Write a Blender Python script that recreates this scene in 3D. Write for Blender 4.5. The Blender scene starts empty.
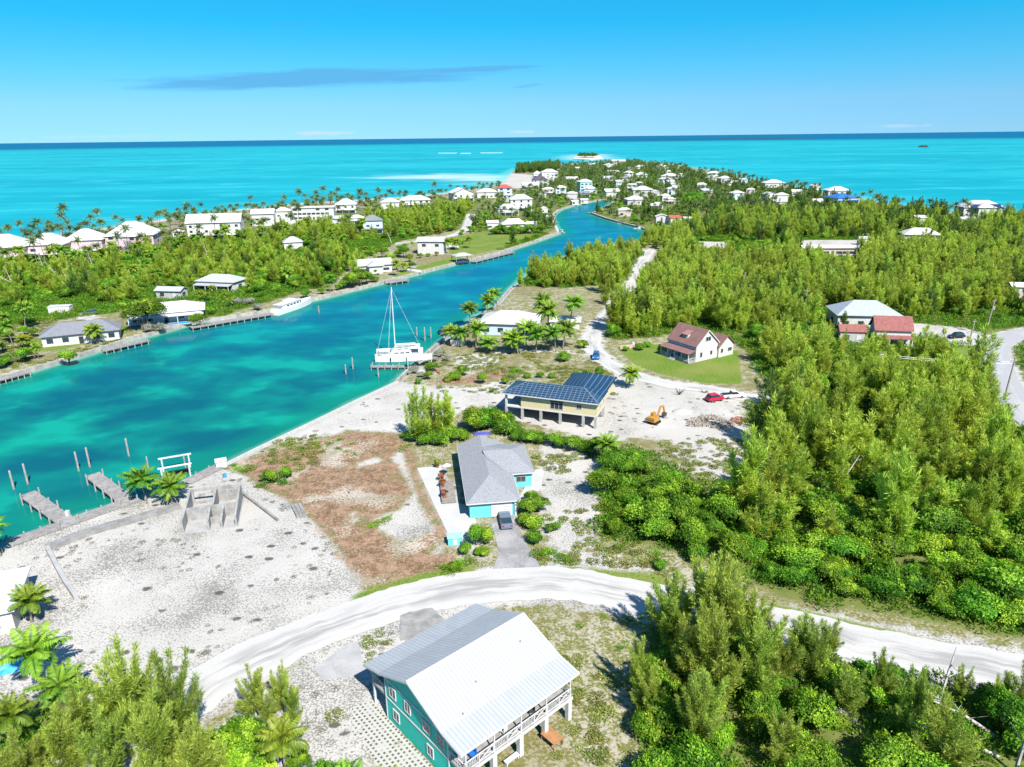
import bpy, math, random
import numpy as np
from mathutils import Matrix, Vector
random.seed(11)
rng = np.random.default_rng(7)
S = bpy.context.scene
COL = S.collection

# ------------------------------------------------------------------ camera
CAM_H, FPX, W, HH = 55.0, 710.0, 1024.0, 767.0
ROLL = math.atan(-12 / 1024)
PITCH = math.atan((HH / 2 - 137.2) * math.cos(ROLL) / FPX)
cp, sp, cr, sr = math.cos(PITCH), math.sin(PITCH), math.cos(ROLL), math.sin(ROLL)
VR = Vector((cr, sr * sp, sr * cp)); VU = Vector((-sr, cr * sp, cr * cp)); VF = Vector((0, cp, -sp))
cd = bpy.data.cameras.new('camera'); cam = bpy.data.objects.new('camera', cd); COL.objects.link(cam)
cd.sensor_fit = 'HORIZONTAL'; cd.sensor_width = 36.0; cd.lens = 36.0 * FPX / W
cd.clip_start = 0.5; cd.clip_end = 200000
m = Matrix.Identity(4)
for i in range(3):
    m[i][0] = VR[i]; m[i][1] = VU[i]; m[i][2] = -VF[i]
m[2][3] = CAM_H
cam.matrix_world = m
S.camera = cam

# ------------------------------------------------------------------ light
SUN_DIR = Vector((0.47, -0.86, 1.06)).normalized()
SUN_EL = math.asin(SUN_DIR.z); SUN_AZ = math.atan2(SUN_DIR.x, SUN_DIR.y)
wd = bpy.data.worlds.new('World'); S.world = wd; wd.use_nodes = True
nt = wd.node_tree; nt.nodes.clear()
SKY_GRADE = ((0.0, (.40, .57, .61)), (.042, (.49, .77, .75)), (.08, (.31, .92, .90)), (.135, (.10, 1.03, 1.06)), (.19, (.11, 1.06, 1.22)), (.40, (.50, .92, 1.05)))      # colour of the tropical air from the horizon up
def WN(t, **k):
    n = nt.nodes.new(t)
    for a, b in k.items(): setattr(n, a, b)
    return n
WL = nt.links.new
sky = WN('ShaderNodeTexSky', sky_type='NISHITA', sun_disc=False)
sky.sun_elevation = SUN_EL; sky.sun_rotation = SUN_AZ
sky.altitude = 50; sky.air_density = 1.0; sky.dust_density = 0.0; sky.ozone_density = 3.0
hs = WN('ShaderNodeHueSaturation'); hs.inputs['Saturation'].default_value = 1.0; hs.inputs['Hue'].default_value = 0.5; hs.inputs['Value'].default_value = 1.3
tc = WN('ShaderNodeTexCoord')
# the sky's own gradient, drawn together towards the horizon as it is over a tropical sea
mp = WN('ShaderNodeMapping'); mp.vector_type = 'POINT'; WL(tc.outputs['Generated'], mp.inputs[0]); mp.inputs['Scale'].default_value = (1, 1, 2.2); mp.inputs['Location'].default_value = (0, 0, 0.12)
nv = WN('ShaderNodeVectorMath', operation='NORMALIZE'); WL(mp.outputs[0], nv.inputs[0]); WL(nv.outputs[0], sky.inputs[0])
gr = WN('ShaderNodeMix', data_type='RGBA', blend_type='MULTIPLY'); gr.inputs['Factor'].default_value = 1.0; 
el0 = WN('ShaderNodeSeparateXYZ'); WL(tc.outputs['Generated'], el0.inputs[0]); rampn = WN('ShaderNodeValToRGB'); WL(el0.outputs[2], rampn.inputs[0]); rampn.color_ramp.interpolation = 'LINEAR'
while len(rampn.color_ramp.elements) < len(SKY_GRADE): rampn.color_ramp.elements.new(0.5)
for e_, (p_, c_) in zip(rampn.color_ramp.elements, SKY_GRADE): e_.position = p_
for e_, (p_, c_) in zip(rampn.color_ramp.elements, SKY_GRADE): e_.color = (c_[0] / 1.3, c_[1] / 1.3, c_[2] / 1.3, 1)
WL(rampn.outputs[0], gr.inputs['B'])
WL(sky.outputs[0], gr.inputs['A']); WL(gr.outputs['Result'], hs.inputs['Color'])
sep = WN('ShaderNodeSeparateXYZ'); WL(tc.outputs['Generated'], sep.inputs[0])
def wm(op, a, b=None, clamp=False):
    n = WN('ShaderNodeMath', operation=op); n.use_clamp = clamp
    for i, v in enumerate((a, b)):
        if v is None: continue
        if isinstance(v, (int, float)): n.inputs[i].default_value = v
        else: WL(v, n.inputs[i])
    return n.outputs[0]
yy = wm('MAXIMUM', sep.outputs[1], 0.05)
az = wm('DIVIDE', sep.outputs[0], yy); el = wm('DIVIDE', sep.outputs[2], yy)
def cloud(az0, el0, ra, re, tilt, scale, strength, stretch, edge=0.35, rough=1.3):
    # an elliptical patch of cloud in the far sky, broken up by noise
    u = wm('SUBTRACT', az, az0); v = wm('SUBTRACT', wm('SUBTRACT', el, el0), wm('MULTIPLY', u, tilt))
    cmb = WN('ShaderNodeCombineXYZ'); WL(wm('MULTIPLY', az, 1.0), cmb.inputs[0]); WL(wm('MULTIPLY', el, stretch), cmb.inputs[1])
    nz = WN('ShaderNodeTexNoise'); nz.inputs['Scale'].default_value = scale; nz.inputs['Detail'].default_value = 6; nz.inputs['Roughness'].default_value = 0.6
    WL(cmb.outputs[0], nz.inputs['Vector'])
    d = wm('ADD', wm('POWER', wm('ABSOLUTE', wm('DIVIDE', u, ra)), 2.0), wm('POWER', wm('ABSOLUTE', wm('DIVIDE', v, re)), 2.0))
    t = wm('SUBTRACT', wm('ADD', wm('SUBTRACT', 1.0, wm('SQRT', d)), wm('MULTIPLY', wm('SUBTRACT', nz.outputs[0], 0.5), rough)), 0.15)
    return wm('MULTIPLY', wm('DIVIDE', t, edge, True), strength, True)
prev = hs.outputs[0]
GREYC = (.52, 2.0, 3.6, 1)
for args, colr in (((-0.26, 0.0745, 0.30, 0.0150, 0.022, 6, 0.85, 16, 0.4, 1.35), GREYC),
                   ((-0.05, 0.0835, 0.13, 0.0050, 0.03, 9, 0.8, 14, 0.4, 1.2), GREYC),
                   ((0.025, 0.063, 0.025, 0.003, 0.10, 22, 0.4, 8, 0.4, 1.2), GREYC),
                   ((-0.27, 0.138, 0.06, 0.004, 0.0, 14, 0.3, 8, 0.5, 1.4), (.4, 1.9, 3.7, 1)),
                   ((-0.25, 0.0080, 0.055, 0.0035, 0.0, 40, 0.8, 3, 0.4, 2.2), (2.6, 3.5, 4.2, 1)),
                   ((0.02, 0.0065, 0.03, 0.0025, 0.0, 40, 0.5, 3, 0.5, 2.2), (3.0, 3.6, 4.2, 1)),
                   ((0.52, 0.0085, 0.06, 0.003, 0.0, 40, 0.35, 3, 0.5, 2.2), (2.8, 3.6, 4.2, 1)),
                   ((-0.55, 0.0070, 0.16, 0.003, 0.0, 30, 0.3, 3, 0.5, 2.2), (2.6, 3.5, 4.2, 1))):
    mx = WN('ShaderNodeMix', data_type='RGBA'); WL(cloud(*args), mx.inputs['Factor'])
    WL(prev, mx.inputs['A']); mx.inputs['B'].default_value = colr
    prev = mx.outputs['Result']
bg = WN('ShaderNodeBackground'); bg.inputs['Strength'].default_value = 0.0985
WL(prev, bg.inputs['Color'])
WL(bg.outputs[0], WN('ShaderNodeOutputWorld').inputs['Surface'])
sl = bpy.data.lights.new('sun', 'SUN'); sl.energy = 4.7; sl.angle = math.radians(0.5); sl.color = (1.0, 0.955, 0.88)
so = bpy.data.objects.new('sun', sl); COL.objects.link(so)
so.rotation_euler = SUN_DIR.to_track_quat('Z', 'Y').to_euler()
S.view_settings.view_transform = 'Standard'; S.view_settings.look = 'None'
S.view_settings.exposure = 1.25; S.view_settings.gamma = 1.0; S.view_settings.use_curve_mapping = False
S.cycles.max_bounces = 6; S.cycles.diffuse_bounces = 4; S.cycles.glossy_bounces = 2; S.cycles.transmission_bounces = 2
S.cycles.transparent_max_bounces = 4; S.cycles.use_denoising = True

# ------------------------------------------------------------------ layout helper: a photo point on the plane z
def G(px, py, z=0.0):
    x = (px - W / 2) / FPX; y = -(py - HH / 2) / FPX
    d = VR * x + VU * y + VF
    t = (CAM_H - z) / max(-d.z, 1e-5)
    return Vector((d.x * t, d.y * t, z))
def Gn(poly): return np.array([G(*p)[:2] for p in poly])
def mpp(p): return (Vector((p[0], p[1], 0)) - Vector((0, 0, CAM_H))).dot(VF) / FPX      # metres per photo pixel there

# ------------------------------------------------------------------ materials
MATS = {}
class NB:
    def __init__(s, name):
        s.m = bpy.data.materials.new(name); s.m.use_nodes = True; s.t = s.m.node_tree; s.t.nodes.clear()
        s.out = s.n('ShaderNodeOutputMaterial'); s.L = s.t.links.new
    def n(s, t, **k):
        n = s.t.nodes.new(t)
        for a, b in k.items(): setattr(n, a, b)
        return n
    def set(s, sock, v):
        if isinstance(v, bpy.types.NodeSocket): s.L(v, sock)
        elif isinstance(v, (tuple, list)) and len(v) == 3 and sock.type == 'RGBA': sock.default_value = (*v, 1)
        else: sock.default_value = v
    def math(s, op, a, b=0.0, c=None, clamp=False):
        n = s.n('ShaderNodeMath', operation=op); n.use_clamp = clamp
        s.set(n.inputs[0], a); s.set(n.inputs[1], b)
        if c is not None: s.set(n.inputs[2], c)
        return n.outputs[0]
    def noise(s, scale, detail=3, vec=None, rough=0.55):
        n = s.n('ShaderNodeTexNoise'); n.inputs['Scale'].default_value = scale; n.inputs['Detail'].default_value = detail
        n.inputs['Roughness'].default_value = rough
        if vec is not None: s.L(vec, n.inputs['Vector'])
        return n.outputs['Fac']
    def pos(s): return s.n('ShaderNodeNewGeometry').outputs['Position']
    def obj(s): return s.n('ShaderNodeTexCoord').outputs['Object']
    def scale(s, v, sc):
        n = s.n('ShaderNodeMapping'); s.L(v, n.inputs[0]); n.inputs['Scale'].default_value = sc; return n.outputs[0]
    def mix(s, f, a, b, mode='MIX'):
        n = s.n('ShaderNodeMix', data_type='RGBA', blend_type=mode)
        s.set(n.inputs['Factor'], f); s.set(n.inputs['A'], a); s.set(n.inputs['B'], b); return n.outputs['Result']
    def step(s, x, lo, hi):
        n = s.n('ShaderNodeMapRange', interpolation_type='SMOOTHSTEP'); n.clamp = True
        s.set(n.inputs[0], x); n.inputs[1].default_value = lo; n.inputs[2].default_value = hi; return n.outputs[0]
    def attr(s, name): return s.n('ShaderNodeAttribute', attribute_name=name).outputs['Fac']
    def rand(s): return s.n('ShaderNodeObjectInfo').outputs['Random']
    def bsdf(s, col, rough=0.7, spec=0.3, metal=0.0, normal=None, k=0.74):
        if k != 1.0: col = s.mix(1.0, col, (k, k, k), 'MULTIPLY')
        b = s.n('ShaderNodeBsdfPrincipled'); s.set(b.inputs['Base Color'], col); s.set(b.inputs['Roughness'], rough)
        b.inputs['Specular IOR Level'].default_value = spec; b.inputs['Metallic'].default_value = metal
        if normal is not None: s.L(normal, b.inputs['Normal'])
        return b.outputs[0]
    def bump(s, h, strength=0.3, dist=0.05):
        b = s.n('ShaderNodeBump'); s.L(h, b.inputs['Height']); b.inputs['Strength'].default_value = strength; b.inputs['Distance'].default_value = dist
        return b.outputs[0]
    def done(s, sh): s.L(sh, s.out.inputs['Surface']); return s.m

def plain(name, col, rough=0.6, spec=0.3, metal=0.0, var=0.12, scale=1.5, bump=0.0, grime=None):
    """one colour broken up by two scales of weathering noise"""
    if name in MATS: return MATS[name]
    b = NB(name); o = b.obj()
    n1 = b.noise(scale, 4, o); n2 = b.noise(scale * 9, 2, o)
    f = b.math('ADD', b.math('MULTIPLY', n1, 0.65), b.math('MULTIPLY', n2, 0.35))
    dark = tuple(c * (1 - var * 1.6) for c in col) if grime is None else grime
    c = b.mix(b.step(f, 0.35, 0.65), dark, tuple(min(1, c * (1 + var * .5)) for c in col))
    nor = b.bump(n2, bump, 0.03) if bump else None
    MATS[name] = b.done(b.bsdf(c, rough, spec, metal, nor)); return MATS[name]

def striped(name, col, dark, period, axis=0, width=0.12, rough=0.4, spec=0.4, metal=0.0, var=0.08):
    """standing seams: raised ribs every period along one object axis"""
    if name in MATS: return MATS[name]
    b = NB(name); o = b.obj(); sx = b.n('ShaderNodeSeparateXYZ'); b.L(o, sx.inputs[0])
    fr = b.math('FRACT', b.math('DIVIDE', sx.outputs[axis], period))
    rib = b.math('LESS_THAN', fr, width)
    n = b.noise(0.7, 4, o)
    c = b.mix(b.step(n, 0.35, 0.7), tuple(x * (1 - var) for x in col), col)
    st = b.noise(1.0, 5, b.scale(o, (.25, 2.2, .25) if axis == 1 else (2.2, .25, .25))); c = b.mix(b.math('MULTIPLY', b.step(st, .45, .75), .16), c, tuple(x * .55 for x in col))
    c = b.mix(rib, c, dark)
    MATS[name] = b.done(b.bsdf(c, rough, spec, metal, b.bump(rib, 0.5, 0.04))); return MATS[name]

def glass(name='window_glass', col=(0.03, 0.045, 0.06)):
    if name in MATS: return MATS[name]
    b = NB(name); n = b.noise(0.9, 2, b.obj())
    MATS[name] = b.done(b.bsdf(b.mix(n, tuple(c * .6 for c in col), tuple(c * 1.5 for c in col)), 0.08, 0.6)); return MATS[name]

def foliage(name, c_dark, c_mid, c_light, trans=0.3, hue=0.03, val=0.35):
    """leaf colour: per leaf tint attribute, per plant hue and value shift"""
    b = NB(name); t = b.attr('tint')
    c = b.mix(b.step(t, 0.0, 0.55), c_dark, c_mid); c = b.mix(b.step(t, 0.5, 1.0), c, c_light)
    h = b.n('ShaderNodeHueSaturation'); b.L(c, h.inputs['Color'])
    r = b.rand(); r2 = b.math('FRACT', b.math('MULTIPLY', r, 7.31))
    b.L(b.math('ADD', 0.5 - hue, b.math('MULTIPLY', r, 2 * hue)), h.inputs['Hue'])
    b.L(b.math('ADD', 1 - val, b.math('MULTIPLY', r2, 2 * val)), h.inputs['Value'])
    d = b.bsdf(h.outputs[0], 0.55, 0.25, k=1.0)
    tr = b.n('ShaderNodeBsdfTranslucent'); b.L(h.outputs[0], tr.inputs['Color'])
    ms = b.n('ShaderNodeMixShader'); ms.inputs[0].default_value = trans; b.L(d, ms.inputs[1]); b.L(tr.outputs[0], ms.inputs[2])
    MATS[name] = b.done(ms.outputs[0]); return MATS[name]

# ------------------------------------------------------------------ mesh builder
class MB:
    def __init__(s): s.v = []; s.f = []; s.mi = []; s.cur = 0; s.M = Matrix.Identity(4)
    def add(s, vs, fs):
        o = len(s.v); s.v += [tuple(s.M @ Vector(p)) for p in vs]
        for f in fs: s.f.append(tuple(i + o for i in f)); s.mi.append(s.cur)
        return s
    def box(s, x0, x1, y0, y1, z0, z1):
        return s.add([(x0, y0, z0), (x1, y0, z0), (x1, y1, z0), (x0, y1, z0), (x0, y0, z1), (x1, y0, z1), (x1, y1, z1), (x0, y1, z1)],
                     [(0, 3, 2, 1), (4, 5, 6, 7), (0, 1, 5, 4), (1, 2, 6, 5), (2, 3, 7, 6), (3, 0, 4, 7)])
    def beam(s, p, q, w, h=None):
        """square bar from p to q"""
        p = Vector(p); q = Vector(q); h = h or w; d = (q - p).normalized()
        a = d.cross(Vector((0, 0, 1)));
        if a.length < 1e-3: a = Vector((1, 0, 0))
        a.normalize(); b = a.cross(d).normalized(); a = a * w / 2; b = b * h / 2
        return s.add([p - a - b, p + a - b, p + a + b, p - a + b, q - a - b, q + a - b, q + a + b, q - a + b],
                     [(0, 1, 2, 3), (7, 6, 5, 4), (0, 4, 5, 1), (1, 5, 6, 2), (2, 6, 7, 3), (3, 7, 4, 0)])
    def tube(s, pts, rad, n=6):
        pts = [Vector(p) for p in pts]; k = len(pts)
        if isinstance(rad, (int, float)): rad = [rad] * k
        vs = []; fs = []
        for i in range(k):
            d = (pts[min(i + 1, k - 1)] - pts[max(i - 1, 0)]).normalized()
            a = d.cross(Vector((0.31, 0.95, 0.05))).normalized(); b = d.cross(a)
            for j in range(n):
                t = 2 * math.pi * j / n; vs.append(pts[i] + (a * math.cos(t) + b * math.sin(t)) * rad[i])
        for i in range(k - 1):
            for j in range(n):
                fs.append((i * n + j, i * n + (j + 1) % n, (i + 1) * n + (j + 1) % n, (i + 1) * n + j))
        fs.append(tuple(range(n - 1, -1, -1))); fs.append(tuple((k - 1) * n + j for j in range(n)))
        return s.add(vs, fs)
    def slab(s, poly, z0, z1):
        n = len(poly); vs = [(p[0], p[1], z0) for p in poly] + [(p[0], p[1], z1) for p in poly]
        fs = [tuple(range(n - 1, -1, -1)), tuple(range(n, 2 * n))] + [(i, (i + 1) % n, (i + 1) % n + n, i + n) for i in range(n)]
        return s.add(vs, fs)
    def sheet(s, pts3, th=0.12):
        """a planar roof panel with thickness: the outline and a copy dropped below it"""
        n = len(pts3); vs = [tuple(p) for p in pts3] + [(p[0], p[1], p[2] - th) for p in pts3]
        fs = [tuple(range(n)), tuple(range(2 * n - 1, n - 1, -1))] + [(i, i + n, (i + 1) % n + n, (i + 1) % n) for i in range(n)]
        return s.add(vs, fs)
    def build(s, name, mats, parent=None, loc=None, smooth=False):
        me = bpy.data.meshes.new(name); me.from_pydata(s.v, [], s.f); me.update()
        if not isinstance(mats, (list, tuple)): mats = [mats]
        for x in mats: me.materials.append(x)
        if len(mats) > 1: me.polygons.foreach_set('material_index', s.mi)
        if smooth: me.polygons.foreach_set('use_smooth', [True] * len(me.polygons))
        o = bpy.data.objects.new(name, me); COL.objects.link(o)
        if parent: o.parent = parent
        if loc is not None: o.location = loc
        return o
def tag(o, label=None, cat=None, group=None, kind=None):
    for k, v in (('label', label), ('category', cat), ('group', group), ('kind', kind)):
        if v: o[k] = v
    return o
def thing(name, loc, rz=0.0, label=None, cat=None, group=None):
    o = bpy.data.objects.new(name, None); COL.objects.link(o); o.location = loc; o.rotation_euler = (0, 0, rz); o.empty_display_size = 0.3
    return tag(o, label, cat, group)
def copy_tree(o, parent=None):
    c = o.copy(); COL.objects.link(c); c.parent = parent
    for ch in list(o.children): copy_tree(ch, c)
    return c
def box_part(name, mat, parent, *b): return MB().box(*b).build(name, mat, parent)
# ------------------------------------------------------------------ ground plan (signed distances in metres, positive inside)
def sdf(P, poly):
    poly = np.asarray(poly, float); n = len(poly)
    d2 = np.full(len(P), 1e18); inside = np.zeros(len(P), bool)
    for i in range(n):
        a = poly[i]; b = poly[(i + 1) % n]; e = b - a; w = P - a
        t = np.clip((w @ e) / max(e @ e, 1e-9), 0, 1)
        q = w - t[:, None] * e; d2 = np.minimum(d2, (q * q).sum(1))
        if abs(b[1] - a[1]) > 1e-9:
            c = (a[1] > P[:, 1]) != (b[1] > P[:, 1])
            xi = a[0] + (P[:, 1] - a[1]) * e[0] / e[1]
            inside ^= c & (P[:, 0] < xi)
    return np.where(inside, 1, -1) * np.sqrt(d2)
def sdline(P, line, half):
    line = np.asarray(line, float); d2 = np.full(len(P), 1e18)
    for i in range(len(line) - 1):
        a = line[i]; e = line[i + 1] - a; w = P - a
        t = np.clip((w @ e) / max(e @ e, 1e-9), 0, 1); q = w - t[:, None] * e; d2 = np.minimum(d2, (q * q).sum(1))
    return half - np.sqrt(d2)
def smooth(pts, k=8):
    p = np.asarray(pts, float); q = np.vstack([2 * p[0] - p[1], p, 2 * p[-1] - p[-2]]); out = []
    for i in range(1, len(q) - 2):
        for t in np.linspace(0, 1, k, endpoint=False):
            a, b, c, d = q[i - 1], q[i], q[i + 1], q[i + 2]
            out.append(.5 * (2 * b + (c - a) * t + (2 * a - 5 * b + 4 * c - d) * t * t + (3 * b - a - 3 * c + d) * t ** 3))
    out.append(p[-1]); return np.array(out)

LEFT_SHORE = [(-80, 262), (0, 242), (50, 235), (100, 228), (160, 219), (200, 213), (250, 208), (300, 203), (350, 200), (400, 197), (440, 193), (480, 188), (500, 184)]
TIP = [(508, 176), (512, 171.5), (520, 167.5), (560, 164.5), (600, 162), (625, 159.5), (650, 161), (690, 167), (720, 172), (760, 181), (800, 187), (850, 196), (900, 205), (960, 211), (1024, 214), (1120, 219)]
LAND = np.vstack([Gn(LEFT_SHORE), Gn(TIP), [[700, 420], [900, 100], [900, -500], [-900, -500], [-900, 200]]])
FAR_BANK = [(-40, 388), (0, 377), (60, 360), (130, 338), (195, 321), (270, 310), (310, 299), (360, 287), (400, 277), (450, 264), (500, 252), (537, 240), (560, 232), (556, 224), (553, 215), (560, 209), (574, 205), (599, 199.5), (612, 199)]
NEAR_BANK = [(612, 202), (604, 207), (592, 213), (606, 218), (622, 222.5), (640, 227), (654, 231), (648, 237), (620, 241), (590, 246), (560, 256), (530, 270), (512, 286), (496, 304), (471, 316), (446, 337), (428, 352), (401, 377), (396, 381), (356, 399), (313, 420), (256, 447), (225, 462), (190, 479), (135, 497), (70, 517), (12, 538), (-40, 560)]
CANAL = np.vstack([[[-420, 20], [-420, 110]], Gn(FAR_BANK), Gn(NEAR_BANK)])
ROAD = smooth(Gn([(20, 830), (90, 765), (150, 722), (205, 686), (262, 655), (330, 626), (400, 602), (480, 586), (555, 583), (620, 592), (680, 604), (760, 622), (850, 640), (940, 658), (1030, 676), (1150, 700), (1300, 730)]))
LANE = smooth(Gn([(650, 250), (641, 264), (634, 280), (622, 297), (608, 315), (594, 333), (592, 346), (602, 358), (624, 372), (660, 383), (705, 389), (745, 397), (790, 402)]))
STREET = smooth(Gn([(1130, 470), (1060, 440), (1030, 418), (1010, 392), (998, 368), (994, 350), (1004, 339), (1030, 332), (1080, 326), (1150, 320)]))
SIDE = smooth(Gn([(996, 345), (965, 338), (935, 332), (905, 328), (880, 330)]))
PATHL = smooth(Gn([(-60, 330), (0, 318), (30, 306), (62, 309), (90, 318)]))
TRACK = smooth(Gn([(330, 247), (370, 246), (400, 243), (440, 238), (464, 230), (471, 214)]))
PATHM = smooth(Gn([(500, 352), (540, 351), (575, 352), (592, 350)]))
BACKT = smooth(Gn([(760, 391), (820, 403), (880, 405), (940, 413), (1000, 432)]))

SAND = [[(-60, 590), (10, 546), (60, 521), (130, 499), (190, 482), (225, 464), (262, 488), (300, 507), (330, 537), (370, 577), (350, 602), (300, 645), (200, 700), (130, 740), (60, 700), (-80, 720)],
        [(222, 464), (256, 448), (313, 421), (356, 400), (398, 381), (420, 385), (470, 388), (510, 380), (520, 400), (495, 408), (470, 405), (430, 433), (400, 433), (350, 431), (310, 438), (270, 446), (242, 462)],
        [(588, 348), (605, 362), (640, 376), (735, 398), (750, 432), (766, 472), (745, 482), (715, 470), (670, 440), (645, 437), (610, 442), (560, 432), (500, 415), (505, 385), (590, 385), (612, 372)],
        [(668, 452), (720, 450), (764, 470), (758, 484), (700, 472)],
        [(540, 443), (605, 445), (598, 500), (596, 545), (560, 555), (540, 530)],
        [(545, 552), (600, 550), (645, 560), (660, 570), (560, 575)],
        [(697, 241), (728, 242), (734, 251), (699, 249)], [(703, 254), (775, 255), (779, 260), (708, 261)],
        [(800, 240), (880, 240), (880, 257), (800, 258)],
        [(900, 322), (960, 327), (996, 336), (996, 350), (940, 342), (905, 335)], [(828, 318), (850, 312), (850, 325), (830, 328)],
        [(500, 178), (512, 173), (540, 176), (556, 174), (552, 184), (535, 189), (500, 187)],
        [(415, 470), (445, 465), (472, 520), (480, 560), (450, 545)],
        [(370, 600), (480, 600), (480, 640), (380, 760), (250, 790), (200, 740), (260, 690), (330, 650)],
        [(455, 356), (500, 352), (500, 362), (460, 372)]]
BROWN = [[(232, 462), (258, 456), (300, 446), (350, 432), (395, 433), (413, 452), (420, 485), (440, 520), (456, 560), (452, 574), (372, 592), (356, 578), (330, 538), (300, 506), (270, 488)],
         [(430, 386), (480, 383), (510, 375), (505, 368), (450, 374)]]
HOLE = [[(404, 445), (412, 468), (424, 502), (443, 532), (425, 537), (400, 546), (374, 532), (366, 516), (395, 509), (408, 492), (396, 470), (385, 458)], [(344, 512), (362, 509), (362, 526), (345, 524)], [(350, 463), (380, 454), (388, 462), (355, 470)], [(425, 548), (446, 540), (452, 552), (430, 560)]]
LAWN = [[(617, 349), (628, 343), (662, 345), (700, 352), (738, 350), (742, 384), (704, 383), (660, 374), (634, 364)],
        [(30, 352), (60, 350), (130, 333), (122, 322), (60, 330), (20, 345)], [(380, 292), (400, 272), (455, 256), (475, 262), (420, 275)],
        [(440, 240), (480, 232), (540, 235), (500, 249), (455, 258)],
        [(352, 597), (372, 586), (452, 566), (476, 563), (476, 577), (400, 590), (356, 604)],
        [(560, 566), (660, 574), (690, 590), (640, 588)], [(760, 600), (1030, 662), (1030, 668), (850, 634), (760, 612)],
        [(950, 347), (975, 345), (985, 362), (970, 372), (948, 362)]]
FOREST = [[(640, 262), (690, 262), (800, 258), (1100, 250), (1100, 640), (1000, 636), (900, 616), (780, 598), (760, 585), (700, 560), (650, 545), (600, 540), (600, 452), (640, 448), (690, 478), (764, 486), (752, 440), (748, 400), (770, 385), (742, 345), (700, 330), (640, 338), (612, 340), (612, 318)],
          [(652, 600), (690, 628), (850, 668), (1040, 704), (1100, 800), (640, 830), (640, 720)],
          [(522, 286), (540, 268), (590, 252), (640, 246), (648, 262), (632, 276), (618, 284), (560, 288)],
          [(-60, 330), (-60, 290), (0, 268), (100, 258), (200, 243), (300, 228), (360, 228), (420, 218), (460, 212), (468, 228), (400, 241), (345, 252), (345, 268), (330, 288), (300, 290), (262, 297), (250, 290), (150, 292), (120, 312)],
          [(-60, 800), (0, 740), (60, 690), (150, 690), (215, 730), (300, 760), (300, 850)],
          [(660, 240), (660, 225), (760, 212), (850, 205), (960, 218), (1100, 225), (1100, 252), (800, 258)]]
FOREST.append([(470, 250), (478, 212), (500, 201), (556, 184), (562, 168), (620, 164), (690, 170), (760, 184), (850, 200), (960, 215), (1100, 225), (1100, 252), (800, 258), (690, 262), (660, 240), (654, 231), (612, 219), (592, 212), (600, 199), (574, 205), (553, 216), (556, 228), (538, 239), (500, 250)])
FOREST.append([(-60, 335), (-60, 262), (60, 245), (200, 226), (300, 214), (440, 203), (500, 195), (478, 212), (466, 228), (400, 241), (345, 268), (300, 292), (215, 318), (150, 310), (120, 312)])
SDMAX = 30.0
def fan(rows, cols, amax, ctr=(0.0, -70.0)):
    a = np.linspace(-amax, amax, cols); r = np.asarray(rows)
    A, R = np.meshgrid(a, r)
    P = np.stack([ctr[0] + R * np.sin(A), ctr[1] + R * np.cos(A)], -1).reshape(-1, 2)
    n, mcol = len(r), cols
    i = (np.arange(n - 1)[:, None] * mcol + np.arange(mcol - 1)[None, :]).ravel()
    F = np.stack([i, i + 1, i + 1 + mcol, i + mcol], -1)
    return P, F
def grid_mesh(name, P3, F, mat, attrs, smooth=True):
    me = bpy.data.meshes.new(name)
    me.vertices.add(len(P3)); me.vertices.foreach_set('co', np.asarray(P3, np.float32).ravel())
    nf, k = F.shape
    me.loops.add(nf * k); me.polygons.add(nf)
    me.loops.foreach_set('vertex_index', F.astype(np.int32).ravel())
    me.polygons.foreach_set('loop_start', (np.arange(nf) * k).astype(np.int32))
    me.update(calc_edges=True)
    if smooth: me.polygons.foreach_set('use_smooth', np.ones(nf, bool))
    for an, (dom, val) in attrs.items():
        t = me.attributes.new(an, 'FLOAT', dom); t.data.foreach_set('value', np.asarray(val, np.float32))
    me.materials.append(mat); me.validate()
    o = bpy.data.objects.new(name, me); COL.objects.link(o); return o
def vnoise(P, s, seed=0):
    """cheap smooth value noise in numpy"""
    r = np.random.default_rng(seed); T = r.random((256, 256)); q = P / s; i = np.floor(q).astype(int); f = q - i; f = f * f * (3 - 2 * f)
    g = lambda a, b: T[(i[:, 0] + a) % 256, (i[:, 1] + b) % 256]
    return (g(0, 0) * (1 - f[:, 0]) + g(1, 0) * f[:, 0]) * (1 - f[:, 1]) + (g(0, 1) * (1 - f[:, 0]) + g(1, 1) * f[:, 0]) * f[:, 1]
def land_sd(P): return np.minimum(sdf(P, LAND), -sdf(P, CANAL))
def union(P, polys): return np.max([sdf(P, Gn(q)) for q in polys], axis=0)

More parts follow.
